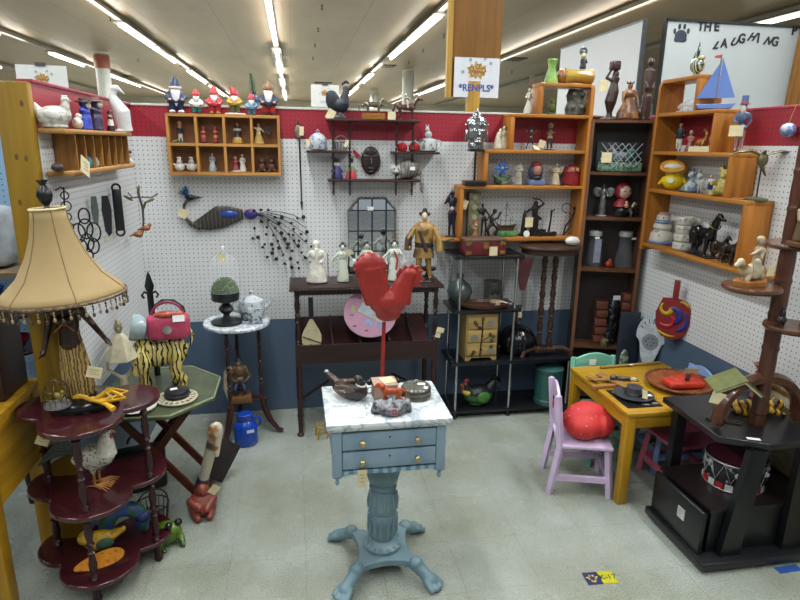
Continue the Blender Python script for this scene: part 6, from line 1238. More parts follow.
iron = P('#221f1d', .4, .3, .25)
t = put('iron_musician', 'dark twisted metal figure of a standing musician beside the ship', 'figurine', 483, 239, 203, SY, Z5); person(t, iron, .8, fat=.7, vox=.015, arms=(((.14, -.05, .7), (.25, -.1, .85)), HIPA), lean=-.06); 
t = put('iron_dancer', 'dark bent metal figure with curled limbs just left of the ship', 'figurine', 489, 239, 210, SY-.03, Z5); g = G(); g.tube([(0, 0, 0), (-.1, 0, .3), (.1, 0, .5), (0, 0, .75), (.15, 0, .9)], [.06, .07, .09, .06, .05], 8); g.tube([(0, 0, .6), (.3, 0, .7), (.4, 0, .95)], .04, 8); g.tube([(.1, 0, .5), (.3, 0, .3), (.25, 0, 0)], .05, 8); g.ell((.17, 0, .97), .09); t.p('body', g, iron, vox=.022)
t = put('model_ship', 'small brown sailing ship with bare masts on a green wave base', 'model ship', 505, 238, 201, SY, Z5, k=1)
g = G(); g.box((0, 0, .018), (.14, .06, .036), bev=.01); t.p('wave_base', g, spots('#2f6a34', '#5a8a5a', 30, .55)); g = G(); g.prism([(-.05, .06), (.05, .055), (.065, .075), (.03, .066), (-.04, .068), (-.062, .085), (-.055, .07)], .03, 'xz'); g.prism([(-.045, .036), (.045, .036), (.055, .062), (-.055, .064)], .03, 'xz'); t.p('hull', g, P('#4a2a1c', .4)); g = G(); [g.tube([(x, 0, .06), (x, 0, h)], .002, 5) for x, h in ((-.035, .11), (0, .215), (.03, .12))]; [g.tube([(x-.02, 0, z), (x+.02, 0, z)], .0015, 5) for x, z in ((-.035, .1), (0, .13), (0, .1), (.03, .1))]; g.tube([(0, 0, .2), (.06, 0, .08)], .001, 4); g.tube([(0, 0, .2), (-.06, 0, .085)], .001, 4); g.tube([(-.06, 0, .08), (-.1, 0, .13)], .003, 5); t.p('masts', g, P('#1f1815', .5))
t = put('iron_warrior', 'tall dark metal figure on a column with a paper tag on the lowest oak shelf', 'figurine', 533, 238, 198, SY, Z5); g = G(); g.box((0, 0, .25), (.16, .2, .5)); t.p('column', g, iron); g = G(); g.cap((0, 0, .5), (0, 0, .75), .07, .09); g.ell((0, -.02, .86), .07); g.cap((-.07, 0, .74), (-.25, 0, .62), .04, .03); g.cap((.07, 0, .74), (.24, 0, .85), .04, .03); g.tube([(.24, 0, .85), (.1, 0, .97), (-.1, 0, .98)], .025, 6); g.cap((0, 0, .55), (.18, 0, .45), .05, .04); t.p('body', g, iron, vox=.018); price_tag(t.o, (-.05, -.04, .09), .05, .06, 0, 0, 0, False)
t = put('iron_obelisk', 'narrow black pointed metal pillar beside the tagged metal warrior', 'ornament', 523, 238, 209, SY+.01, Z5); g = G(); g.box((0, 0, .04), (.3, .3, .08)); g.lathe([(.13, .08), (.12, .2), (.09, .6), (.07, .8), (.0, 1)], n=8); t.p('pillar', g, iron)
t = put('white_button', 'round white paper sticker disc standing at the front of the lowest oak shelf', 'sticker', 526, 240, 231, SY-.05, Z5, k=1); g = G(); g.lathe([(0, 0), (.02, 0), (.02, .003), (0, .003)], (0, 0, .021), 20, (pi/2, 0, 0)); t.p('disc', g, STICK())
t = put('pump_ornament', 'black metal oil-well pump ornament on a long base on the lowest oak shelf', 'ornament', 545, 239, 208, SY, Z5, k=1); g = G(); g.box((0, 0, .012), (.12, .05, .02)); g.box((-.03, 0, .03), (.05, .03, .02)); [g.lathe([(.0, -.005), (.016, -.005), (.016, .005), (0, .005)], (x, -.028, .016), 12, (pi/2, 0, 0)) for x in (-.045, .045)]; g.tube([(.02, 0, .02), (.028, 0, .1), (.03, 0, .16)], [.008, .005, .008], 8); g.tube([(.03, 0, .15), (.05, 0, .165)], .004, 6); t.p('body', g, iron)
t = put('wire_acrobat', 'thin wire figure with curled wire loop at the right of the lowest oak shelf', 'figurine', 566, 239, 203, SY, Z5); g = G(); g.tube([(-.1, 0, 0), (-.05, 0, .3), (.12, 0, .5), (.2, 0, .75), (.3, 0, .85)], .03, 6); g.tube([(-.1, 0, .0), (.1, 0, .25), (.12, 0, .5)], .025, 6); g.tube([(.2, 0, .72), (.4, 0, .8), (.5, 0, .95)], .025, 6); g.ell((.2, 0, .84), .06); t.p('body', g, iron); g = G(); g.torus((-.08, 0, .85), .14, .014, (pi/2, 0, 0), 0, 5, 20, 6); g.tube([(0, 0, .72), (.15, 0, .6)], .012, 5); t.p('wire_loop', g, iron)
# ================================================================ bookcase
BY = 3.42
t = put('water_carrier', 'dark wood carving of a woman with a square pot on her head on the bookcase', 'carving', 609, 115, 60, 3.45, 1.831); dwd = P('#2f1c18', .35, 0, .2, 30)
g = G(); g.lathe([(.16, 0), (.17, .02), (.1, .03)], n=16, sy=.7); g.tube([(0, 0, .02), (0, 0, .12), (0, 0, .3), (.04, 0, .5), (.04, 0, .62), (.06, 0, .72)], [.07, .05, .11, .1, .07, .08], 12, flat=.8); g.ell((.05, 0, .77), (.06, .06, .07)); g.cap((.0, 0, .66), (-.12, 0, .7), .03, .025); g.cap((-.12, 0, .7), (-.04, 0, .84), .025, .02); t.p('body', g, dwd, vox=.012); g = G(); g.box((.02, 0, .91), (.17, .15, .16), bev=.03); t.p('pot', g, P('#3a1f1e', .35)); price_tag(t.o, (-.075, -.04, .19), .055, .06, 0, 0, 0, False)
t = put('seated_king', 'bronze coloured seated king figure with a crown on the bookcase', 'figurine', 627, 116, 82, BY, 1.831); _, hz, hr = person(t, spots('#5a3824', '#8a6034', 20, .55, .3), 1.4, fat=1.7, robe=.34, vox=.018, arms=(((.24, -.1, .5), (.2, -.22, .34)), ((.24, -.08, .5), (.2, -.2, .34)))); g = G(); [g.cap((.08*cos(a), .08*sin(a), hz+hr*.8), (.11*cos(a), .11*sin(a), hz+hr*1.3), .02, .012, 6) for a in [k*pi/3 for k in range(6)]]; g.torus((0, 0, hz+hr*.8), .08, .02, n=16, m=6); t.p('crown', g, P('#6a4828', .3)); 
t = put('elephant_figurine', 'small bronze animal with raised trunk behind the seated king on the bookcase', 'figurine', 637, 116, 103, 3.40, 1.831); quad(t, P('#4a382a', .35, 0, .2), neck=(.35, .5), body=.2, legl=.3, taper=.07, head_r=.12, muzzle=.2, vox=.025)
t = put('tribal_statue', 'tall slim dark wood statue of a standing man at the right of the bookcase top', 'carving', 645, 117, 56, 3.385, 1.831); g = G(); g.box((0, 0, .015), (.16, .12, .03)); g.tube([(0, 0, .02), (0, 0, .2), (0, 0, .38), (0, 0, .42), (0, 0, .5), (.0, 0, .62), (.0, 0, .8)], [.08, .085, .08, .055, .07, .075, .06], 12, flat=.8); g.cap((0, 0, .8), (0, 0, .86), .03, .03); g.ell((.0, 0, .91), (.055, .055, .07)); g.ell((0, -.05, .9), .012, n=8); [g.cap((s*.07, 0, .78), (s*.085, -.01, .6), .025, .02) for s in (-1, 1)]; [g.cap((s*.085, -.01, .6), (s*.05, -.06, .5), .02, .018) for s in (-1, 1)]; t.p('body', g, P('#33201a', .4, 0, .25, 30), vox=.011)
t = T('shadow_basket', 'dark green shadow box of a hen behind white lattice on the bookcase top shelf', 'ornament', at(619, 171, 'y', 3.36)); t.o.location = (1.965, 3.425, 1.5245); t.o.rotation_euler = (0, 0, -.3)
g = G(); g.box((0, .05, .09), (.25, .01, .18), (radians(-8), 0, 0)); t.p('back', g, P('#1f2a30', .5)); g = G(); g.box((0, 0, .03), (.26, .09, .055), bev=.008); t.p('grass', g, spots('#3c5a48', '#6a8a70', 60, .5)); g = G(); g.ell((0, 0, .09), (.05, .03, .035)); g.cap((-.03, 0, .1), (-.045, 0, .135), .02, .015); t.p('hen', g, spots('#8a8a84', '#5a6a70', 40), vox=.004); g = G(); g.ell((-.048, 0, .15), .01); t.p('hen_head', g, P('#9a4a34', .5)); g = G(); g.ell((.06, .0, .1), (.03, .02, .04), (0, .4, 0)); t.p('hen_tail', g, P('#3a6a60', .4))
g = G()
for i in range(8):
    x = -.16+.04*i
    for sg in (1, -1):
        a_, b_ = max(x, -.12), min(x+.12, .12)
        if b_ > a_: g.tube([(sg*a_, -.047, .03+.14*(a_-x)/.12), (sg*b_, -.047, .03+.14*(b_-x)/.12)], .0022, 4)
t.p('lattice', g, P('#8f989a', .4)); price_tag(t.o, (-.085, -.055, .085), .06, .06, 0, 0, 0, False)
t, hz, hr = small('silver_fairy', 'silver winged fairy figurine on the second shelf of the bookcase', 601, 217, 183, 3.465, 1.2495, P('#7d8080', .25, .7, .2), 1.0, fat=.9, robe=.12, arms=(((.12, -.05, .7), (.05, -.1, .82)), HOLD)); base_disc(t, .17, '#8a8a84')
for s in (-1, 1): g = G(); g.ell((s*.18, .06, .72), (.13, .02, .16), (0, s*.6, 0)); t.p('wing', g, P('#7a7d7c', .3, .5))
t = put('hooded_doll', 'doll in a red hood and cape with a pale face on the second bookcase shelf', 'doll', 621, 213, 182, 3.43, 1.2495); g = G(); g.ell((0, .02, .74), (.26, .22, .26)); t.p('hood', g, P('#7a1c2c', .5, 0, .12)); g = G(); g.ell((0, -.07, .72), (.2, .17, .2)); t.p('face', g, P('#c0a08a', .45)); g = G(); g.lathe([(.26, .3), (.22, .4), (.12, .52)], n=18); t.p('cape', g, P('#8a1e2c', .5)); g = G(); g.lathe([(.2, 0), (.22, .05), (.16, .32)], n=18); t.p('skirt', g, P('#1b1a22', .5)); g = G(); g.ell((0, -.16, .36), (.06, .06, .08)); t.p('apron', g, P('#b9b5aa', .5)); [t.p('eye', G().ell((s*.08, -.225, .75), (.02, .014, .024), n=8), P('#1a1414', .2)) for s in (-1, 1)]
t = put('dog_carriage', 'black and white long dog carriage ornament at the front of the second bookcase shelf', 'figurine', 625, 217, 199, 3.385, 1.2495, k=.14); quad(t, spots('#18181a', '#a9a594', 14, .56), neck=(.35, .55), body=.13, legl=.16, taper=.035, vox=.018, head_r=.09); g = G(); g.lathe([(.1, 0), (.12, .1), (.06, .2)], (0.0, 0, .42), 14); g.ell((0, 0, .66), .07); t.p('rider', g, P('#9a8a68', .5, 0, .3, 60), vox=.018)
for px, lab, c in ((592, 'tall glass jar with white lid and lilac label on the third bookcase shelf', True), (622, 'tall glass jar with white lid and clear sides, right on the third bookcase shelf', False)):
    q = at(px, 271, 'y', 3.47 if c else 3.42); t = T('glass_jar', lab, 'jar', (q.x, q.y, .9245)); g = G(); g.lathe([(0, 0), (.05, 0), (.055, .01), (.053, .06), (.04, .12), (.037, .2)], n=28); t.p('jar', g, glass('#9aa2a6', .05, .13)); g = G(); g.lathe([(.038, .198), (.042, .2), (.042, .225), (.038, .23), (0, .232)], n=24); t.p('lid', g, P('#a9aca8', .3, .3)); sticker(t.o, (-.01 if c else .03, -.044, .19), .03, .012)
    if c: g = G(); g.box((-.0, -.0425, .105), (.045, .004, .15)); t.p('label', g, P('#7f8494', .5)); 
t = put('orange_bird', 'small bright orange bird on the third bookcase shelf between the glass jars', 'ornament', 608, 272, 259, 3.42, .9245); g = G(); g.ell((0, 0, .42), (.42, .34, .42)); g.ell((.05, 0, .85), (.18, .16, .18)); t.p('body', g, P('#a8401c', .3), vox=.035); g = G(); g.cap((.2, 0, .85), (.36, 0, .82), .06, .02); t.p('beak', g, P('#a8842a', .4))
for px, lab in ((597, 'left stack of five reddish brown carved wooden blocks in the bookcase'), (622, 'right stack of six reddish brown carved wooden blocks in the bookcase')):
    q = at(px, 345, 'y', 3.45 if px < 600 else 3.40); t = T('block_tower', lab, 'carving', (q.x, q.y, .4095), -.3)
    for i in range(5 if px < 600 else 6): g = G(); g.box((.004*(i % 2), 0, .03+.058*i), (.075, .08, .05), (0, 0, .05*(i % 2)), .006); t.p('block', g, wood('#6a4032', '#4a2c22', 'x', .5))
q = at(609, 345, 'y', 3.41); t = T('dark_column', 'dark blue-black glazed column vase between the two block stacks in the bookcase', 'vase', (q.x, q.y, .4095)); g = G(); g.lathe([(0, 0), (.035, 0), (.03, .03), (.036, .1), (.03, .2), (.036, .27), (.02, .3), (.0, .3)], n=16); t.p('column', g, spots('#17181c', '#4a5560', 50, .6, .2)); g = G(); g.box((0, -.03, .32), (.05, .002, .03)); t.p('label', g, STICK())
q = at(613, 354, 'y', 3.25); t = T('round_trinket', 'small round gold and green patterned pot in front of the bookcase', 'pot', (1.975, 3.375, .4095), 0, .05); vase(t, [(0, 0), (.45, 0), (.5, .1), (.5, .7), (.45, .8), (.3, .95), (0, 1)], spots('#6a6a3c', '#2a2c22', 60, .55)); g = G(); g.torus((0, 0, .72), .5, .04, n=24); t.p('rim', g, P('#8a7a4a', .3, .5))
# ================================================================ stepped shelf on the right wall
SX = XR-.075; R5, R4, R3, R2_, R1_ = 1.1285, 1.4435, 1.6535, 1.8585, 2.0335
t = put('glass_swan', 'green and white glass swan shaped bottle on top of the right stepped shelf', 'ornament', 696, 76, 52, SX, R1_, 'x', -pi/2); g = G(); g.lathe([(.3, 0), (.28, .06), (.1, .12)], n=16); g.ell((0, 0, .45), (.36, .26, .32)); g.tube([(-.2, 0, .5), (-.15, 0, .8), (-.02, 0, 1.1), (-.05, 0, 1.4)], [.16, .12, .07, .02], 10); t.p('body', g, stripes('#26463c', '#a8a894', 22, 'X', 4, .55, .2), vox=.025); g = G(); g.ell((.18, 0, .42), (.14, .2, .14)); t.p('red_patch', g, P('#8a4a34', .3)); g = G(); g.ell((.2, 0, .72), (.14, .14, .1)); t.p('head', g, P('#a09a78', .3))
cg = glass('#dfe4e2', .05, .45)
for i, (px, h) in enumerate(((681, 99), (690, 94), (699, 103))):
    t = put('crystal_ornament', ('leftmost of the three', 'tallest of the three', 'lowest of the three')[i]+' clear crystal ornaments in the top right stepped compartment', 'crystal ornament', px, 114, h, SX, R2_, 'x', -pi/2, group='crystal ornaments'); g = G(); g.lathe([(.4, 0), (.42, .1), (.1, .2), (.08, .3)], n=12); g.ell((0, 0, .5), (.5, .2, .2), (0, .3*(i-1), 0)); g.cap((.2, 0, .5), (.4, 0, .9), .12, .03); t.p('crystal', g, cg, vox=.03)
q = at(715, 112, 'x', SX); t = T('blue_sailboat', 'light blue model sailboat with red pennant standing on the right stepped shelf', 'model boat', (SX, q.y+.01, R2_), pi/2, .92)
sb = P('#5b78b4', .45, 0, .05, 8); S2 = .0046
g = G(); g.prism([(-.1, .03), (.1, .036), (.08, .008), (-.08, .004)], .045, 'xz'); t.p('hull', g, sb, bev=.004); g = G(); g.box((0, 0, .004), (.06, .03, .008)); g.tube([(0.0, 0, .03), (.0, 0, .285)], .003, 6); t.p('mast', g, P('#6a5a4a', .5)); g = G(); g.prism([(.006, .26), (.006, .065), (-.095, .062)], .004, 'xz'); t.p('jib_sail', g, sb); g = G(); g.prism([(-.0, .27), (.0, .062), (.085, .065)], .004, 'xz', (.008, 0, 0)); t.p('main_sail', g, sb); g = G(); g.prism([(0, .285), (0, .265), (-.035, .27), (-.03, .28)], .002, 'xz'); t.p('pennant', g, P('#b5443c', .5)); t.o.rotation_euler = (0, 0, -.55)
# third shelf
t, hz, hr = small('captain_figurine', 'sea captain figurine in black coat and white trousers on the right stepped shelf', 678, 152, 123, SX, R3, [(0, '#15161a'), (.08, '#bdbab0'), (.45, '#b0aca4'), (.58, '#16181e'), (.8, '#8a6a58'), (.92, '#c2c0b6')], 1.3, fat=1.3, ax='x', rz=-pi/2+.5)
g = G(); g.lathe([(.14, .45), (.15, .5), (.12, .8)], n=16, sy=.7); t.p('coat', g, P('#14161c', .4)); 
small('child_figurine', 'small pinkish child figurine beside the sea captain', 689, 152, 130, SX, R3, [(0, '#7a4a3a'), (.5, '#9a6a5a'), (.8, '#9a8a80')], 1.8, robe=.22, ax='x', rz=-pi/2+.5)
t = put('giraffe_figurine', 'amber brown giraffe figure bending its neck on the right stepped shelf', 'giraffe figurine', 700, 154, 128, SX, R3, 'x', -pi/2); g = G(); g.ell((0, 0, .4), (.3, .16, .16)); [g.cap((x, s*.08, .36), (x*1.1, s*.09, .03), .06, .035) for x in (-.2, .2) for s in (-1, 1)]; g.tube([(.2, 0, .45), (.3, 0, .7), (.2, 0, .88)], [.1, .07, .06], 10); g.ell((.12, 0, .9), (.12, .06, .07)); t.p('body', g, spots('#a8762c', '#6a3a1c', 50, .52, .3), vox=.022)
small('sailor_figurine', 'small blue and white sailor boy right of the giraffe', 711, 155, 129, SX, R3, [(0, '#7a4a3c'), (.3, '#b0aca0'), (.55, '#5d6478'), (.75, '#7a5a48'), (.9, '#8a8a86')], 1.5, fat=1.2, ax='x', rz=-pi/2+.5)
for px, r_, lab in ((694, .5, 'cream paper tag folded at the giraffe\'s feet'), (704, -.2, 'wide cream paper tag in front of the sailor boy figurine')):
    q = at(px, 153, 'x', SX-.05); t = T('loose_tag', lab, 'price tag', (SX-.05, q.y, R3)); g = G(); g.box((0, 0, .014), (.06, .0012, .03), (-.5, 0, -pi/2+.6)); t.p('paper', g, TAGM())
t, hz, hr = small('patriot_figurine', 'tall bearded man in blue coat, striped trousers and top hat on the right stepped shelf', 737, 153, 103, SX, R3, [(0, '#17171a'), (.04, '#a08a84'), (.44, '#43536e'), (.84, '#a98a78')], 1.15, fat=1.05, ax='x', rz=-pi/2+.7, legs=(((-.05, 0, .3), (-.05, 0, .04)), ((.05, 0, .3), (.05, 0, .04))), arms=(HOLD, HIPA)); brim_hat(t, hz+hr*.6, hr*.95, '#4f6694', .17, 1.6, band='#a94a4a'); g = G(); g.ell((0, -.06, hz-hr*.8), (.05, .035, .09)); t.p('beard', g, P('#b9b4a8', .6))
for i in range(4):
    for s in (-1, 1): g = G(); g.tube([(s*.05+.055*cos(a), .055*sin(a), .08) if 0 else (s*.05+.04*cos(a), .04*sin(a)-.0, .1) for a in [i*pi/2]]+[(s*.05+.055*cos(i*pi/2), .055*sin(i*pi/2), .38)], .008, 5); t.p('trouser_stripe', g, P('#8a3a3e', .5))
price_tag(t.o, (-.01, -.045, .1), .06, .05, 0, 0, 0, False)
# fourth shelf
t = put('yellow_duck', 'bright yellow rubber duck toy with wide open orange beak on the right stepped shelf', 'duck toy', 672, 190, 159, SX-.01, R4, 'x', -pi/2+.7); g = G(); g.ell((0, 0, .28), (.36, .3, .28)); g.cap((0, 0, .4), (0, -.02, .6), .26, .26); g.ell((0, -.02, .72), (.4, .34, .24)); g.cap((.3, 0, .36), (.42, -.04, .2), .08, .05); g.cap((-.3, 0, .36), (-.42, -.04, .2), .08, .05); t.p('body', g, P('#c7ae14', .3, 0, .05), vox=.02); g = G(); g.torus((0, -.2, .76), .34, .085, (radians(62), 0, 0), n=28, sy=.5); t.p('beak', g, P('#b0741c', .35)); g = G(); g.ell((0, -.24, .76), (.3, .12, .1), (radians(10), 0, 0)); t.p('mouth', g, P('#c2beb4', .5)); g = G(); g.lathe([(0, 0), (.1, 0), (.1, .02), (0, .02)], (0, -.31, .33), 16, (pi/2, 0, 0)); t.p('sticker', g, P('#c2c0a4', .5))
bw_ = spots('#9ea6a6', '#5a6a7a', 30, .5, .25)
t, hz, hr = small('porcelain_lady', 'pale blue-grey porcelain lady seated with wide skirt on the fourth right shelf', 690, 193, 166, SX, R4, bw_, 1.3, robe=.36, ax='x', rz=-pi/2+.5, arms=(HOLD, HIPA)); base_disc(t, .42, '#3a2a2a', h=.06)
t = put('porcelain_suitor', 'pale porcelain suitor leaning beside the seated porcelain lady', 'figurine', 699, 194, 169, SX, R4, 'x', -pi/2+.5); person(t, spots('#a6aaa2', '#6a7a74', 30, .55), 1.2, vox=.018, arms=(HOLD, HIPA), lean=-.08)
t, hz, hr = small('clown_figurine', 'small white and navy clown figurine on the fourth right shelf', 709, 195, 174, SX-.01, R4, [(0, '#9a5a5a'), (.08, '#b5b5b2'), (.25, '#1f2750'), (.6, '#b9b9b6'), (.8, '#b58a80')], 1.6, fat=1.5, ax='x', rz=-pi/2+.5, arms=(((.2, 0, .7), (.3, -.03, .85)), ((.2, 0, .7), (.3, -.03, .85))))
t = put('crowned_bear', 'yellow seated plush-like bear ornament with crown on the fourth right shelf', 'figurine', 723, 197, 164, SX, R4, 'x', -pi/2+.6); g = G(); g.ell((0, 0, .3), (.28, .24, .3)); g.ell((0, -.02, .68), (.2, .18, .19)); g.cap((-.15, -.1, .1), (-.25, -.35, .08), .12, .1); g.cap((.15, -.1, .1), (.25, -.35, .08), .12, .1); g.cap((-.22, -.05, .45), (-.3, -.25, .4), .09, .07); g.cap((.22, -.05, .45), (.3, -.25, .4), .09, .07); [g.ell((s*.16, 0, .86), .07) for s in (-1, 1)]; g.ell((0, -.18, .64), (.09, .08, .07)); t.p('body', g, P('#a89a54', .6, 0, .2, 60), vox=.02); g = G(); [g.cap((.09*cos(a), .09*sin(a), .86), (.12*cos(a), .12*sin(a), .98), .02, .01, 6) for a in [k*pi/3 for k in range(6)]]; g.torus((0, 0, .87), .09, .02, n=14, m=6); t.p('crown', g, P('#3a2f1a', .4))
q = at(756, 199, 'x', SX); t = T('bronze_heron', 'bronze crane with outstretched wings on a thin rod on the right stepped shelf', 'bird sculpture', (SX, q.y+.0, R4), -.5, 1.1)
bz_ = P('#5a543c', .35, .5, .25); g = G(); g.lathe([(.045, 0), (.045, .008), (.02, .014), (0, .015)], n=20); t.p('base', g, P('#4a5038', .5, 0, .2)); g = G(); g.tube([(0, 0, .01), (0, 0, .14)], .003, 6); t.p('rod', g, P('#1c1a18', .4)); g = G(); g.ell((0, 0, .165), (.022, .02, .03)); g.cap((0, 0, .19), (-.0, -.03, .2), .01, .006); g.cap((.0, 0, .14), (.02, 0, .1), .01, .004); t.p('body', g, bz_, vox=.003)
for s, L in ((-1, .13), (1, .16)): g = G(); g.tube([(0, 0, .18), (s*L*.35, 0, .2), (s*L*.75, .0, .195), (s*L, 0, .175)], [.012, .02, .018, .004], 8, flat=.3); t.p('wing', g, bz_)
q = at(742, 199, 'x', SX-.03); t = T('loose_tag', 'white paper tag lying flat beside the bronze crane', 'price tag', (SX-.04, q.y, R4)); g = G(); g.box((0, 0, .004), (.03, .06, .001), (0, .1, .2)); t.p('paper', g, STICK())
# lowest right shelf
wn_ = spots('#b0ada0', '#7a7c80', 26, .62, .4)
t = put('snowman_jar', 'cream and blue stacked snowman jar at the far end of the lowest right shelf', 'jar', 660, 247, 212, SX, R5, 'x', -pi/2+.6); vase(t, [(0, 0), (.34, 0), (.37, .08), (.33, .36), (.24, .45), (.29, .54), (.26, .66), (.16, .71), (.22, .8), (.2, .92), (0, 1)], wn_); g = G(); g.torus((0, 0, .08), .36, .045, n=24); t.p('blue_band', g, P('#5f6a94', .4)); g = G(); g.torus((0, 0, .72), .22, .04, n=20, m=6); t.p('scarf', g, P('#6a7aa0', .4)); g = G(); g.ell((0, .02, .93), (.2, .19, .1)); t.p('cap', g, P('#8a6a62', .5)); [t.p('eye', G().ell((s*.07, -.2, .86), .02, n=8), P('#15151a', .2)) for s in (-1, 1)]
for i in range(4):
    q = at(680, 250, 'x', SX); t = T('snowman_cup', ('bottom', 'second from the bottom', 'third from the bottom', 'topmost')[i]+' of four cream snowman face cups stacked on the lowest right shelf', 'cup', (SX, q.y-.02, R5+.046*i), -pi/2+.6, group='stacked snowman cups'); g = G(); r = .056-.003*i; g.lathe([(r*.85, 0), (r, .01), (r, .036), (r*.92, .045), (r*.8, .045), (r*.8, .04), (0, .04)], n=28); t.p('cup', g, wn_); g = G(); g.torus((r+.01, 0, .024), .015, .004, (pi/2, 0, 0), n=14, m=6); t.p('handle', g, wn_); [t.p('eye', G().ell((s*.015, -r, .028), .003, n=6), P('#15151a', .2)) for s in (-1, 1)]
t = put('black_horse', 'glossy black horse rearing its head on the lowest right shelf', 'horse figurine', 701, 257, 215, SX-.005, R5, 'x', -pi/2+.0, k=.225); t.o.rotation_euler = (0, 0, -pi/2-.05)
o, h = quad(t, P('#101012', .2, 0, .2), neck=(.42, .92), legl=.42, body=.15, ears='h', tail='horse', taper=.045, muzzle=.14, head_r=.09); g = G(); g.box((0, 0, -.0), (.85, .32, .03)); t.p('base', g, P('#141214', .35)); g = G(); g.torus((.33, 0, .74), .12, .015, (0, .7, 0), n=18, m=6); t.p('gold_bridle', g, P('#8a7a44', .3, .6))
for i, (px, pb, k_) in enumerate(((717, 262, .14), (728, 266, .15))):
    t = put('bronze_horse', ('smaller dark bronze horse just right of the black horse', 'dark bronze horse with a cart nearest the viewer on the lowest right shelf')[i], 'horse figurine', px, pb, 240, SX-.01-.02*i, R5, 'x', -pi/2-.1, k=k_); quad(t, P('#2c211c', .3, .3, .3, 50), neck=(.42, .85), legl=.42, body=.15, ears='h', tail='horse', taper=.045, muzzle=.14, vox=.018); g = G(); g.tube([(-.4, .12, .3), (.3, .12, .35)], .015, 5); g.tube([(-.4, -.12, .3), (.3, -.12, .35)], .015, 5); t.p('harness', g, P('#5a4a34', .4, .4))
t = put('dark_wagon', 'small dark metal wagon between the bronze horses and the shelf end', 'ornament', 733, 268, 246, SX+.01, R5, 'x', -pi/2, k=.11); g = G(); g.box((0, 0, .4), (.6, .4, .3), bev=.03); t.p('body', g, P('#241d1b', .4, .3, .3)); [t.p('wheel', G().torus((x, s*.24, .2), .18, .03, (pi/2, 0, 0), n=18, m=6), P('#1a1614', .4)) for x in (-.25, .25) for s in (-1, 1)]; g = G(); g.box((0, 0, .78), (.55, .36, .08)); g.box((-.2, 0, .65), (.04, .3, .3)); g.box((.2, 0, .65), (.04, .3, .3)); t.p('canopy', g, P('#3a2f28', .5))
# right wall hangings
q = at(788, 130, 'x', XR-.035); t = T('round_ornament', 'round white and blue glass ornament hanging from a string on the right red band', 'ornament', q, 0); g = G(); g.ell((0, 0, 0), (.032, .032, .03), n=18); t.p('ball', g, spots('#a9adb2', '#5f74a0', 20, .52, .25)); g = G(); g.tube([(0, 0, .03), (.02, 0, .11)], .0015, 5); t.p('string', g, P('#b0703c', .5)); g = G(); g.torus((0, 0, .03), .008, .003, n=12, m=6); t.p('cap', g, P('#2f3550', .4))
q = at(686, 280, 'x', XR-.012); q.x -= .05; t = T('swirl_paddle', 'wooden paddle painted with red, blue and yellow swirls hanging on the right wall', 'paddle', q, -pi/2+.75, 1.05)
rdp = P('#7a1c20', .4, 0, .06); blp = P('#24307a', .4, 0, .06); ylp = P('#b09a14', .4, 0, .06)
g = G(); g.box((0, 0, -.055), (.03, .016, .11), bev=.004); t.p('handle', g, rdp)
pts = [(-.062, -.105), (-.02, -.1), (.02, -.1), (.065, -.115), (.085, -.16), (.088, -.24), (.06, -.31), (.01, -.335), (-.05, -.32), (-.085, -.26), (-.09, -.19)]
g = G(); g.prism(pts, .012, 'xz'); t.p('blade', g, rdp, bev=.002)
def arc(cx, cz, r0_, r1_, a0, a1, w, n=16): return [(cx+(r0_+(r1_-r0_)*i/n)*cos(radians(a0+(a1-a0)*i/n)), -.0075, cz+(r0_+(r1_-r0_)*i/n)*sin(radians(a0+(a1-a0)*i/n))) for i in range(n+1)], [w*(.25+.75*sin(pi*min(1, (i+1)/(n*.75))/2 if i < n*.75 else pi/2*(n-i+.3)/(n*.25))) for i in range(n+1)]
for nm, m_, args in (('yellow_swirl', ylp, (-.03, -.165, .04, .012, 130, 400, .02)), ('blue_swirl', blp, (-.01, -.19, .03, .055, 110, -70, .028)), ('red_swirl', P('#9c2028', .4), (-.02, -.22, .02, .05, 60, -150, .02)), ('blue_swirl', blp, (.0, -.215, .075, .07, 40, -70, .02)), ('yellow_swirl', ylp, (-.01, -.22, .095, .09, -70, -130, .012)), ('yellow_swirl', ylp, (.02, -.16, .045, .06, 80, 20, .012))):
    pts_, ws = arc(*args); g = G(); up0 = None
    L_, R__ = [], []
    for i, p in enumerate(pts_):
        d = Vector(pts_[min(i+1, len(pts_)-1)])-Vector(pts_[max(i-1, 0)]); nrm = Vector((d.z, 0, -d.x)).normalized()*ws[i]*.6; L_.append(Vector(p)+nrm); R__.append(Vector(p)-nrm)
    g.ring_surface([L_, R__], closed=False, cap=False); o = t.p(nm, g, m_); s_ = o.modifiers.new('t', 'SOLIDIFY'); s_.thickness = .0015; s_.offset = 0
# ================================================================ behind the children's table
t = T('perforated_back', 'grey-white pierced shield shaped wall plaque leaning in the right back corner', 'plaque', (2.1, 3.09, .30), 0, 1, rot=(radians(-8), 0, radians(-55)))
pts = [(.075*cos(a)*(1 if sin(a) > -.2 else .8), .26+.13*sin(a)) if sin(a) > -.5 else (.05*cos(a)/.87, .26-.065-.13*(-sin(a)-.5)*2) for a in [2*pi*i/36 for i in range(36)]]
g = G(); g.prism([(x*1.25, z) for x, z in pts], .012, 'xz'); t.p('plaque', g, spots('#b4b9bc', '#a2a9ad', 20), bev=.002); g = G(); g.lathe([(0, 0), (.05, 0), (.05, .003), (0, .003)], (0, -.006, .22), 24, (pi/2, 0, 0)); m_ = t.p('medallion', g, P('#6f777d', .5)); 
for i in range(6): a = i*pi/3; g = G(); g.ell((.025*cos(a), -.01, .22+.025*sin(a)), (.005, .002, .005), n=6); t.p('medallion_hole', g, P('#33383c', .6), parent=m_)
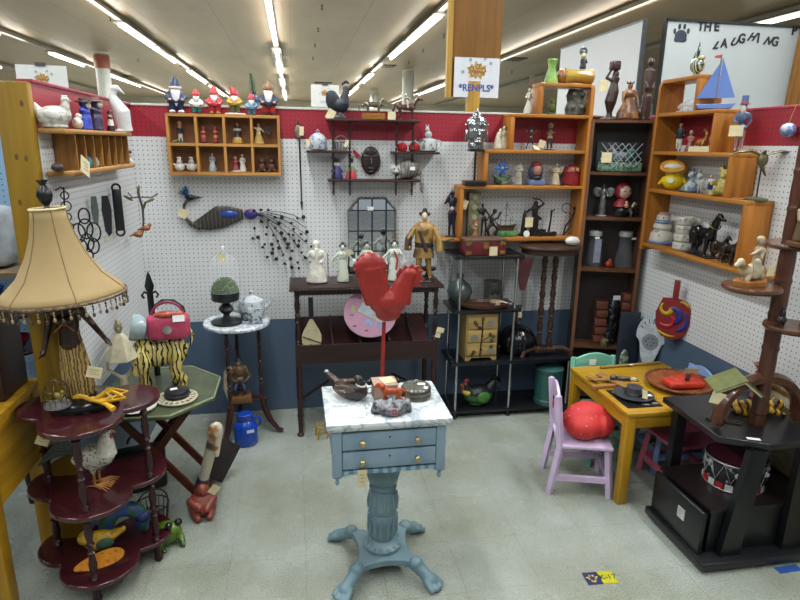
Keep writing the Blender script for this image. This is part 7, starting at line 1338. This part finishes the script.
for i in range(7): g = G(); a = radians(20+23*i); g.tube([(.06*cos(a), -.0075, .275+.06*sin(a)), (.078*cos(a), -.0075, .275+.09*sin(a))], .003, 5); t.p('pierced_slot', g, P('#5d656a', .6))
t = T('cactus_plaque', 'small green patterned oval leaf plaque standing behind the mint chair', 'ornament', (1.885, 2.99, .375), 0, 1); g = G(); g.prism([(.026*cos(2*pi*i/24), .075+.07*sin(2*pi*i/24)) for i in range(24)], .014, 'xz'); t.p('leaf', g, spots('#41584a', '#9aa48c', 60, .52), bev=.003); g = G(); g.box((0, 0, -.18), (.03, .03, .37)); t.p('post', g, P('#2a3a32', .5))
t = T('folded_board', 'dark blue-grey folded board standing behind the pierced plaque', 'board', (2.08, 3.28, 0), 0, 1); g = G(); g.box((0, 0, .33), (.13, .03, .66), bev=.006); t.p('board', g, P('#2c3540', .5))
t = T('dark_storage_box', 'low dark box in the shadow of the right back corner below the plaque', 'box', (2.0, 3.14, 0)); g = G(); g.box((0, 0, .14), (.3, .14, .28), bev=.006); t.p('box', g, P('#1c2226', .5)); g = G(); g.box((0, 0, .29), (.31, .15, .02)); t.p('lid', g, P('#20282c', .5))
# ================================================================ on the yellow table
KT = .4805
t = T('wooden_plane', 'toy propeller plane of sticks and a metal pilot lying on the yellow table', 'toy', (1.60, 2.61, KT), -.2)
wt = wood('#8f6a3a', '#6d4c26', 'x', .5); g = G(); g.tube([(-.12, .02, .012), (.13, .0, .022)], .008, 8); g.box((.0, 0, .02), (.05, .2, .006), (0, 0, .5)); g.box((-.1, .02, .02), (.03, .07, .005), (0, 0, .5)); t.p('frame', g, wt); g = G(); g.cap((.03, 0, .03), (.07, -.01, .035), .014, .012); g.ell((.0, 0, .034), (.02, .016, .016)); t.p('pilot', g, spots('#4f4a3c', '#2a2824', 60)); g = G(); g.ell((.1, -.01, .03), (.02, .013, .012)); t.p('nose', g, P('#b0ac98', .4)); g = G(); g.box((-.06, -.06, .01), (.14, .02, .012), (0, 0, .25)); t.p('stick', g, wood('#9a6a44', '#7a4e2e', 'x'))
t = T('long_stick', 'long thin yellow wooden rod along the back edge of the yellow table', 'stick', (1.80, 2.82, KT), .02); g = G(); g.tube([(-.16, 0, .008), (.22, .02, .008)], .008, 8); t.p('rod', g, P('#8f7430', .5)); sticker(t.o, (.02, -.01, .017), .02, .012, (pi/2, 0, 0))
t = T('dark_tray', 'black rectangular place mat under a grey hat on the yellow table', 'place mat', (1.607, 2.425, KT), -.06); g = G(); g.box((0, 0, .002), (.18, .21, .004), (0, 0, .05)); t.p('mat', g, P('#1c191c', .3, 0, .2)); [t.p('printed_patch', G().box((x, y, .0045), (.03, .02, .0006)), P('#7d7a78', .4)) for x, y in ((-.06, .07), (.02, -.08), (.07, -.07))]
t = T('pewter_hat', 'grey pewter top hat with wide brim and paper tag on the black place mat', 'hat ornament', (1.615, 2.44, KT+.005)); pt_ = P('#4d5154', .35, .5, .15); g = G(); g.lathe([(0, 0), (.07, .0), (.092, .01), (.095, .014), (.07, .008), (.043, .012), (.036, .04), (.038, .05), (.034, .05), (0, .046)], n=36); t.p('hat', g, pt_); g = G(); g.torus((0, 0, .02), .042, .004, n=28, m=6); t.p('band', g, P('#33373a', .35, .5)); price_tag(t.o, (.02, -.06, .035), .035, .045, .2, -.5, .4, False); g = G(); g.box((.05, -.045, .02), (.03, .02, .003)); t.p('white_sticker', g, STICK())
t = T('woven_basket', 'round orange-red woven tray with dark beaded rim on the yellow table', 'basket', (1.925, 2.53, KT)); g = G(); g.lathe([(0, 0), (.12, 0), (.15, .012), (.165, .03), (.158, .03), (.14, .016), (0, .008)], n=44, sy=.95); t.p('basket', g, spots('#7a3a1c', '#8f5226', 30, .5)); g = G(); g.torus((0, 0, .032), .163, .005, n=44, m=6); t.p('rim', g, spots('#4a2a1c', '#7a4a2a', 60)); 
t = T('red_cloth', 'folded bright red-orange cloth bundle lying in the woven basket', 'cloth', (1.925, 2.50, KT+.012)); g = G(); g.box((0, 0, .022), (.19, .1, .035), (0, 0, -.05), .012); g.box((.02, .02, .04), (.15, .06, .02), (.05, 0, .1), .008); t.p('cloth', g, P('#b0301c', .6, 0, .15, 20), vox=.005); g = G(); g.tube([(-.01, -.03, .05), (.01, -.01, .058), (.03, .02, .056)], .006, 6); g.tube([(.0, -.035, .05), (.02, .0, .06), (.04, .01, .056)], .005, 6); t.p('dark_beads', g, P('#2a1c1c', .4, 0, .3))
price_tag(t.o, (.09, .07, .05), .07, .045, -.2, .4, 0, False)
# red cushion on the lilac chair
t = T('red_cushion', 'puffy red cushion with tiny white dots on the lilac chair', 'cushion', (1.40, 2.475, .272), .08, 1.0)
m, nt, b = _new('dotted_fabric'); _setup(b, .65, 0); vo = nt.nodes.new('ShaderNodeTexVoronoi'); vo.inputs['Scale'].default_value = 42; vo.inputs['Randomness'].default_value = .6; nt.links.new(_coord(nt).outputs[0], vo.inputs['Vector']); r = _ramp(nt, [(0, '#d0a8a0'), (.11, '#bb2c2a')], 'CONSTANT'); nt.links.new(vo.outputs['Distance'], r.inputs[0]); nt.links.new(r.outputs[0], b.inputs['Base Color'])
g = G(); g.ell((0, .01, .085), (.13, .085, .085)); g.ell((-.03, -.02, .07), (.1, .09, .07)); g.ell((.05, -.02, .065), (.09, .08, .065)); g.ell((0, .03, .11), (.1, .05, .06)); t.p('cushion', g, m, vox=.008)
# ================================================================ on the black stand
BT = .5515
t = T('tiger_toy', 'yellow and brown striped tiger figure crouching on the black stand behind the pole', 'tiger figurine', (1.955, 2.065, BT), radians(-12), .26)
g = G(); g.ell((.12, 0, .15), (.16, .12, .13)); g.ell((-.1, 0, .13), (.18, .1, .11)); g.ell((-.28, 0, .12), (.12, .1, .11)); g.ell((.34, -.02, .17), (.12, .1, .11)); g.ell((.43, -.02, .13), (.06, .06, .05)); [g.ell((.32, -.02+s*.08, .28), (.02, .03, .035), n=8) for s in (-1, 1)]; [g.cap((.2, s*.1, .1), (.42, s*.13, .035), .055, .04) for s in (-1, 1)]; [g.cap((-.3, s*.08, .08), (-.18, s*.13, .035), .07, .04) for s in (-1, 1)]; g.tube([(-.38, 0, .12), (-.46, 0, .18), (-.45, 0, .3)], [.035, .03, .02], 8); t.p('body', g, stripes('#b0861c', '#2a1c10', 10, 'X', 7, .66, .5), vox=.013); [t.p('eye', G().ell((.4, -.02+s*.05, .2), .013, n=8), P('#101010', .2)) for s in (-1, 1)]; g = G(); g.ell((.485, -.02, .14), (.015, .02, .014), n=8); t.p('nose', g, P('#6a3a34', .4))
t = T('iron_tongs', 'pair of thin dark metal tongs on the front left of the black stand', 'tongs', (1.755, 2.0, BT), -.5); g = G(); g.tube([(-.06, .01, .004), (.07, .0, .004)], .003, 6); g.tube([(-.06, .012, .004), (.07, .025, .004)], .003, 6); g.ell((-.06, .011, .004), .006); t.p('tongs', g, P('#3a322c', .3, .6))
t = T('green_book', 'olive green open book tented over the arched leg of the pole stand', 'book', (1.79, 2.0, BT+.205), -.35)
g = G(); g.box((-.045, 0, -.018), (.13, .15, .004), (0, radians(-28), 0)); g.box((.045, 0, -.022), (.1, .15, .004), (0, radians(38), 0)); t.p('cover', g, P('#5a6030', .6, 0, .12)); g = G(); g.box((-.042, 0, -.024), (.115, .14, .008), (0, radians(-28), 0)); g.box((.04, 0, -.028), (.085, .14, .008), (0, radians(38), 0)); t.p('pages', g, P('#b5ae90', .7)); price_tag(t.o, (-.09, -.07, -.075), .055, .05, 0, 0, .2, False)
t = T('tin_drum', 'toy drum with red, silver and black bands inside the black stand', 'drum', (1.87, 2.02, .2535)); 
g = G(); g.lathe([(0, 0), (.118, 0), (.12, .004), (.12, .12), (.118, .124), (0, .124)], n=40); t.p('shell', g, spots('#17171a', '#8f9294', 30, .62, .3))
for i in range(20):
    a = 2*pi*i/20; 
    if i % 2 == 0: pass
    g = G(); g.ring_surface([[Vector((.1225*cos(a+q*pi/50), .1225*sin(a+q*pi/50), z)) for q in range(5)] for z in (.004, .034)], closed=False, cap=False); t.p('band_block', g, P('#8e1c20' if i % 2 else '#a9a8a2', .35))
g = G(); g.torus((0, 0, .003), .122, .003, n=40, m=6); g.torus((0, 0, .122), .122, .005, n=40, m=6); t.p('hoop', g, P('#8a8a86', .3, .7)); g = G(); g.lathe([(0, .125), (.11, .125), (.112, .128), (0, .129)], n=36); t.p('head', g, P('#4f1c2a', .5))
g = G()
for i in range(12): a = 2*pi*i/12; a2 = a+pi/12; a3 = a+pi/6; g.tube([(.124*cos(a), .124*sin(a), .12), (.124*cos(a2), .124*sin(a2), .04), (.124*cos(a3), .124*sin(a3), .12)], .0014, 4)
t.p('lacing', g, P('#9a9a94', .5)); [t.p('star', G().ell((.1235*cos(radians(a)), .1235*sin(radians(a)), .085), (.012, .012, .012), n=6), P('#a9acae', .4)) for a in (-125, -95, -60, -30)]
# on the tiers of the pole stand
PX, PY = 1.885, 1.965
t = T('horse_rider', 'cream and brown figure of a woman riding a rocking horse on the lowest left tier', 'figurine', (PX-.165, PY-.02, .552+.611), radians(0), .18)
g = G(); g.lathe([(.42, 0), (.42, .1), (.36, .12), (0, .12)], n=6, sy=.6); t.p('base', g, P('#8a5a2a', .35)); g = G(); g.ell((.05, 0, .3), (.28, .16, .18)); g.cap((-.18, 0, .33), (-.32, -.02, .52), .12, .08); g.cap((-.32, -.02, .52), (-.42, -.03, .44), .07, .05); g.cap((-.1, -.08, .2), (-.15, -.08, .12), .06, .05); g.cap((.2, -.08, .22), (.22, -.08, .12), .06, .05); t.p('horse', g, spots('#b5a98a', '#7a5a2a', 9, .52, .3), vox=.02)
g = G(); g.cap((.08, 0, .45), (.1, 0, .75), .1, .11); g.ell((.1, -.02, .93), (.075, .075, .09)); g.cap((.02, -.1, .48), (-.04, -.16, .22), .09, .07); g.cap((0.02, -.08, .75), (-.18, -.12, .68), .045, .035); g.cap((.18, -.05, .76), (.05, -.14, .6), .045, .035); t.p('rider', g, P('#8a7a60', .4, 0, .25, 40), vox=.018); g = G(); g.ell((.1, .01, .99), (.085, .085, .07)); t.p('bonnet', g, P('#a08f6a', .5)); g = G(); g.cap((.0, -.15, .3), (-.05, -.17, .55), .07, .06); t.p('skirt', g, P('#a9a58a', .4)); price_tag(t.o, (.065, -.02, .06), .03, .045, 0, 0, 0, False)
t = T('black_figure', 'small black rider figure on the middle tier left of the pole', 'figurine', (PX-.045, PY-.075, .552+.456), .3, .075); g = G(); g.ell((0, 0, .35), (.34, .2, .22)); g.ell((0, 0, .7), (.16, .15, .2)); g.ell((0, 0, .95), .1); [g.cap((x, 0, .25), (x*1.2, 0, .02), .08, .05) for x in (-.22, .22)]; t.p('body', g, P('#141416', .3, 0, .3, 60), vox=.03)
t = T('wedge_carving', 'brown wedge carving with black knob on the middle tier right of the pole', 'carving', (PX+.075, PY-.085, .552+.456), .2, .07); g = G(); g.prism([(-.6, 0), (.7, 0), (.6, .25), (-.1, .75), (-.35, .7)], .5, 'xz'); t.p('body', g, P('#6a4426', .4), bev=.004); g = G(); g.ell((.75, 0, .25), .2); t.p('knob', g, P('#15151a', .3)); price_tag(t.o, (.0, -.03, .03), .04, .05, 0, 0, -.4, False)
t = T('saint_statue', 'carved old man in red and tan robes on the highest tier at the right edge', 'statue', (PX-.012, PY-.06, .552+.766), .1, .2)
g = G(); g.box((0, 0, .05), (.4, .3, .1), bev=.02); t.p('base', g, P('#5a3a20', .4)); g = G(); g.lathe([(.16, .1), (.17, .14), (.14, .4), (.1, .6)], n=16, sy=.8); g.ell((0, 0, .62), (.16, .11, .14)); g.ell((-.02, -.02, .86), (.08, .08, .1)); g.cap((-.14, 0, .66), (-.2, -.08, .48), .06, .05); g.cap((-.2, -.08, .48), (-.06, -.14, .5), .045, .04); g.cap((.14, 0, .66), (.2, -.06, .5), .06, .05); t.p('body', g, bands([(0, '#5a4630'), (.5, '#8a7a5a'), (.8, '#8a6a4a')], .2, wob=.1), vox=.016); g = G(); g.ell((-.1, -.12, .6), (.08, .06, .1)); t.p('red_sash', g, P('#6a2420', .45)); g = G(); g.torus((-.06, -.13, .52), .1, .03, (pi/2, 0, 0), n=16, m=6); t.p('rope', g, P('#a08f64', .6)); price_tag(t.o, (-.035, -.04, .09), .055, .045, .05, 0, 0, True)
t = T('bear_bottle', 'small brown pottery bear with a funnel hat standing behind the arched leg', 'figurine', (2.09, 2.2, BT), 0, .17); g = G(); g.lathe([(.2, 0), (.22, .05), (.12, .3), (.1, .5), (.2, .6)], n=18); g.ell((.08, 0, .62), (.28, .16, .14)); g.ell((-.1, -.02, .76), (.11, .1, .1)); g.cap((.25, 0, .66), (.34, 0, .72), .07, .06); t.p('body', g, spots('#6a4630', '#4a2f22', 30), vox=.02); g = G(); g.lathe([(.07, .8), (.06, .84), (.2, 1.0), (.17, 1.0), (0, .86)], (-.06, 0, 0), 18); t.p('funnel', g, P('#7a5a40', .4))
# ================================================================ signs, boards and the neighbourhood
ply = wood('#704a15', '#57380f', 'z', .5, .5)
q0 = at(451, 50, 'y', 3.64); 
t = T('plywood_panel', 'tall brown plywood panel rising above the back wall behind the paper sign', 'panel', (1.085, 3.655, 1.862))
g = G(); g.box((0, 0, .09), (.075, .05, .18)); t.p('support', g, wood('#a07c34', '#7f5f24', 'z', .5)); g = G(); g.box((.005, 0, .58), (.31, .022, .98)); t.p('panel', g, ply); g = G(); g.box((-.158, -.005, .56), (.03, .04, .95)); t.p('edge_batten', g, wood('#a07c34', '#86652a', 'z', .5))
def flower_logo(o_, s, x0=0, z0=0, y=-.002, kk=1):
    g = G()
    for i in range(11):
        a = 2*pi*i/11; r = s*(.8+.2*(i % 2)); g.ell((x0+r*.55*cos(a), y, z0+r*.38*sin(a)), (s*.3, .0006, s*.13), (0, -a, 0), n=8)
    mesh('flower_petals', g, P('#b08a44', .6, 0, .2, 60), o_)
    g = G(); [g.torus((x0+s*.5*cos(i*1.3), y-.0006, z0+s*.3*sin(i*1.3)), s*.17, s*.018, (pi/2, 0, 0), n=12, m=5) for i in range(9)]; mesh('flower_outline', g, P('#4f4a3a', .6), o_)
    g = G(); g.ell((x0, y-.0008, z0-s*.05), (s*.3, .0008, s*.12), n=8); mesh('flower_centre', g, P('#9a5a34', .6), o_)
    for dx, dz in ((-1.1, -.12), (1.05, .55), (.6, .85), (-.55, .75)): g = G(); g.torus((x0+s*dx, y-.0005, z0+s*dz), s*.11, s*.02, (pi/2, .4, 0), n=4, m=5); mesh('corner_scroll', g, P('#4a5a6a', .6), o_)
t = T('booth_sign', 'white paper sign reading RENPLS under a gold flower logo on the plywood panel', 'sign', (1.098, 3.632, 2.062))
g = G(); g.box((0, 0, 0), (.282, .002, .225)); t.p('paper', g, P('#c2c6ca', .6, 0, .02))
text('lettering', '*RENPLS*', .055, P('#27408a', .6), t.o, (0, -.002, -.06), (pi/2, 0, 0), off=.0012, sx=.95)
flower_logo(t.o, .08, 0, .04)
for i, (px, py, y, lab, s) in enumerate(((325, 96, 6.5, 'white sign with a gold flower logo beyond the back wall left of the black rooster', 1.), (43, 84, 4.2, 'white sign with a pale gold flower logo beyond the left wall top', .8))):
    q = at(px, py, 'y', y); t = T('distant_sign', lab, 'sign', q); g = G(); g.box((0, 0, 0), (.29, .004, .22)); t.p('paper', g, P('#c2c2bc', .6, 0, .02)); flower_logo(t.o, .055, 0, .03, -.004); text('lettering', 'RENPLS', .03, P('#8a9ac0', .6), t.o, (0, -.004, -.06), (pi/2, 0, 0)); g = G(); g.tube([(0, .004, -.11), (0, .004, -q.z+.0)], .01, 6); t.p('post', g, P('#9a978c', .5)); g = G(); g.box((0.0, 0, .115), (.06, .02, .02)); t.p('clip', g, P('#3a3834', .5))
# whiteboards
t = T('whiteboard', 'plain white side panel with thin dark edge rising behind the bookcase', 'panel', (2.2, 4.30, 0)); wb = P('#cacdcd', .35, 0, .02, 2)
g = G(); g.box((.0, 0, 1.22), (.02, 1.2, 2.44)); t.p('board', g, wb); g = G(); g.box((0, -.605, 1.225), (.026, .014, 2.45)); t.p('edge_strip', g, P('#3c4143', .4, .4)); g = G(); g.box((0, 0, 2.446), (.026, 1.22, .012)); t.p('edge_strip', g, P('#7a7f80', .4, .4))
t = T('lettered_board', 'large white board with paw print and cut-out letters THE LAUGHING behind the right wall', 'sign', (2.84, 3.68, 0))
Wd = 1.0; x0 = 2.335; g = G(); g.box((0, 0, 1.23), (Wd+.02, .02, 2.44)); t.p('board', g, P('#a9afad', .35, 0, .03, 2))
bf = P('#232827', .4, .3); g = G(); g.box((0, -.004, 2.452), (Wd+.04, .03, .014)); t.p('top_edge', g, bf); g = G(); g.box((-Wd/2-.012, -.004, 1.23), (.014, .03, 2.45)); t.p('side_edge', g, bf)
bt = P('#1d2124', .5)
def L(px, py): q = at(px, py, 'y', 3.666); return (q.x-2.84, -.0125, q.z)
u = 6.15/1000
c = L(681, 36); g = G(); g.ell(c, (.042, .0012, .036), n=16); g.ell((c[0]-.022, c[1], c[2]-.018), (.022, .0012, .018)); g.ell((c[0]+.022, c[1], c[2]-.018), (.022, .0012, .018)); t.p('paw_pad', g, P('#2c3340', .5))
for px, py in ((675, 31), (680, 26.5), (685, 26.5), (688.5, 31)): c = L(px, py); g = G(); g.ell(c, (.011, .0012, .017), n=10); t.p('paw_toe', g, P('#2c3340', .5))
for ch_, px, py, sz, sh_2, sxx in (('T', 701, 26.5, .075, 0, 1), ('H', 708, 27, .075, 0, 1), ('E', 717, 27, .075, 0, 1), ('L', 715.5, 45.5, .06, .5, 1.2), ('A', 724.5, 43.5, .075, 0, .9), ('U', 733.5, 42, .065, .5, 1.1), ('G', 742, 39, .08, 0, .9), ('H', 751, 37, .065, .6, 1.1), ('I', 758.5, 38.5, .08, 0, 1), ('N', 767, 41, .065, .6, 1.1), ('G', 775, 42, .08, .1, .9), ('P', 794.5, 31, .075, 0, 1)):
    text('letter', ch_, sz, bt, t.o, L(px, py), (pi/2, 0, 0), shear=sh_2, sx=sxx, off=.003)
t = T('timber_prop', 'brown timber batten leaning beside the lettered board at the right edge', 'batten', (3.17, 3.62, 1.0), 0, 1, rot=(0, radians(6), 0)); g = G(); g.box((0, 0, .75), (.08, .035, 2.5)); t.p('batten', g, wood('#7a5220', '#5c3c18', 'z', .5)); t.o.location = (3.235, 3.62, .5); t.o.rotation_euler = (0, radians(2), 0)
# floor signs
q = at(600, 578, 'z', 0); t = T('floor_sign', 'blue and yellow floor sticker reading K-17 near the bottom right', 'floor sticker', (q.x, q.y, 0), radians(-3)); 
g = G(); g.box((-.032, 0, .0008), (.062, .068, .0012)); t.p('blue_half', g, P('#1d2a4c', .35)); g = G(); g.box((.032, 0, .0008), (.064, .068, .0012)); t.p('yellow_half', g, P('#a8a41c', .35)); text('lettering', 'K-17', .036, P('#17181a', .5), t.o, (.032, 0, .0018), (0, 0, 0), ext=.0003, off=.0004)
g = G(); [g.ell((-.032+.014*cos(i*1.05), .016*sin(i*1.05), .0016), (.005, .007, .0005), n=8) for i in range(6)]; t.p('logo_petals', g, P('#a88a3a', .5)); g = G(); [g.ell((x, y, .0017), (.005, .003, .0005), n=8) for x, y in ((-.052, .006), (-.012, .006), (-.032, -.02))]; t.p('logo_marks', g, P('#b5b5b0', .5))
q = at(788, 569, 'z', 0); t = T('floor_tape', 'small strip of bright blue tape on the floor at the bottom right edge', 'tape', (q.x, q.y, 0), .03); g = G(); g.box((0, 0, .0006), (.11, .036, .001)); t.p('tape', g, P('#244a8c', .5))
# frames leaning by the right wall
t = T('picture_frame', 'thin gold framed cream picture leaning against the right wall behind the black stand', 'picture', (2.135, 2.16, 0), 0, 1, rot=(0, radians(-3), 0)); g = G(); g.box((0, 0, .31), (.012, .46, .6)); t.p('picture', g, P('#a9a488', .6)); g = G(); [g.box((0, y, .31), (.02, .02, .62)) for y in (-.23, .23)]; [g.box((0, 0, z), (.02, .46, .02)) for z in (.01, .61)]; t.p('frame', g, P('#7a5a24', .35, .4))
t.o.location = (2.15, 2.02, 0); t.o.rotation_euler = (0, 0, 0)
t = T('framed_board', 'brown wooden framed cream board leaning on the right wall at the photo edge', 'board', (2.135, 1.72, 0)); g = G(); g.box((0, 0, .44), (.02, .5, .86)); t.p('board', g, P('#a8a088', .6)); g = G(); g.box((-.005, .24, .44), (.03, .03, .88)); t.p('frame_edge', g, wood('#7a5424', '#5c3c1a', 'z', .5))
# neighbouring booth at the left
t = T('dark_cabinet', 'dark brown small cabinet standing on the yellow table at the left edge', 'cabinet', (-1.62, 2.78, 0)); dcb = wood('#33211b', '#241612', 'z', .4); g = G(); g.box((0, 0, .16), (.4, .2, .32), bev=.006); t.p('body', g, dcb); g = G(); g.box((0, -.105, .16), (.34, .012, .26), bev=.003); t.p('door', g, dcb)
t.o.location = (-1.265, 2.3, .7335)
t = T('pie_crust_stand', 'cherry red tiered stand with round shelves in the next booth', 'stand', (-1.26, 2.72, 0)); g = G(); g.lathe([(r, z) for r, z in turned(0, 1.0, .03, 4)], n=14); t.p('pole', g, chz)
for z, r in ((.76, .13), (.93, .15), (1.0, .06), (.5, .16)): g = G(); g.lathe([(0, z), (r, z), (r*1.04, z+.01), (r, z+.02), (0, z+.02)], n=30); t.p('tier', g, ch)
for nm, lab, x, y, z, r, c in (('red_bowl', 'deep red glazed bowl on the cherry stand of the next booth', -1.22, 2.66, .782, .07, '#6a1420'), ('blue_bowl', 'blue glazed bowl high on the cherry stand of the next booth', -1.27, 2.66, 1.021, .05, '#1c3a8a')):
    t = T(nm, lab, 'bowl', (x, y, z)); g = G(); g.lathe([(0, 0), (r*.5, 0), (r, r*.8), (r*.95, r*.8), (r*.45, .01), (0, .01)], n=28); t.p('bowl', g, P(c, .2))
t = T('wrapped_blanket', 'blue and grey blanket in a clear plastic bag in the next booth', 'blanket', (-1.35, 2.8, 1.12)); g = G(); g.box((0, 0, .14), (.3, .2, .28), (0, .05, 0), .06); t.p('blanket', g, P('#8f9496', .4, 0, .15, 12), sub=1); g = G(); g.box((-.06, -.09, .1), (.12, .06, .16), (0, .05, 0), .03); t.p('blue_fold', g, P('#1f4f9a', .5)); g = G(); g.box((0, 0, -.01), (.5, .3, .02)); t.p('board', g, P('#6a5a44', .5))
q = at(322, 437, 'z', 0); t = T('wire_stool', 'tiny yellow wire stool on the floor behind the left side of the blue cabinet', 'stool', (q.x, q.y, 0), .2); yw = P('#a8861c', .4, .2)
g = G(); g.torus((0, 0, .075), .035, .004, n=20, m=6); g.torus((0, 0, .03), .03, .003, n=20, m=6); t.p('rings', g, yw)
for i in range(4): a = pi/4+i*pi/2; g = G(); g.tube([(.035*cos(a), .035*sin(a), .075), (.042*cos(a), .042*sin(a), 0)], .004, 6); t.p('leg', g, yw)
t = T('white_shoe', 'small white ceramic shoe on the floor beneath the folding table', 'ornament', (-.74, 2.84, 0), .5, .14); g = G(); g.ell((.1, 0, .16), (.5, .2, .16)); g.cap((-.25, 0, .2), (-.3, 0, .55), .2, .17); t.p('shoe', g, spots('#a9aaa4', '#26282a', 9, .62), vox=.03)
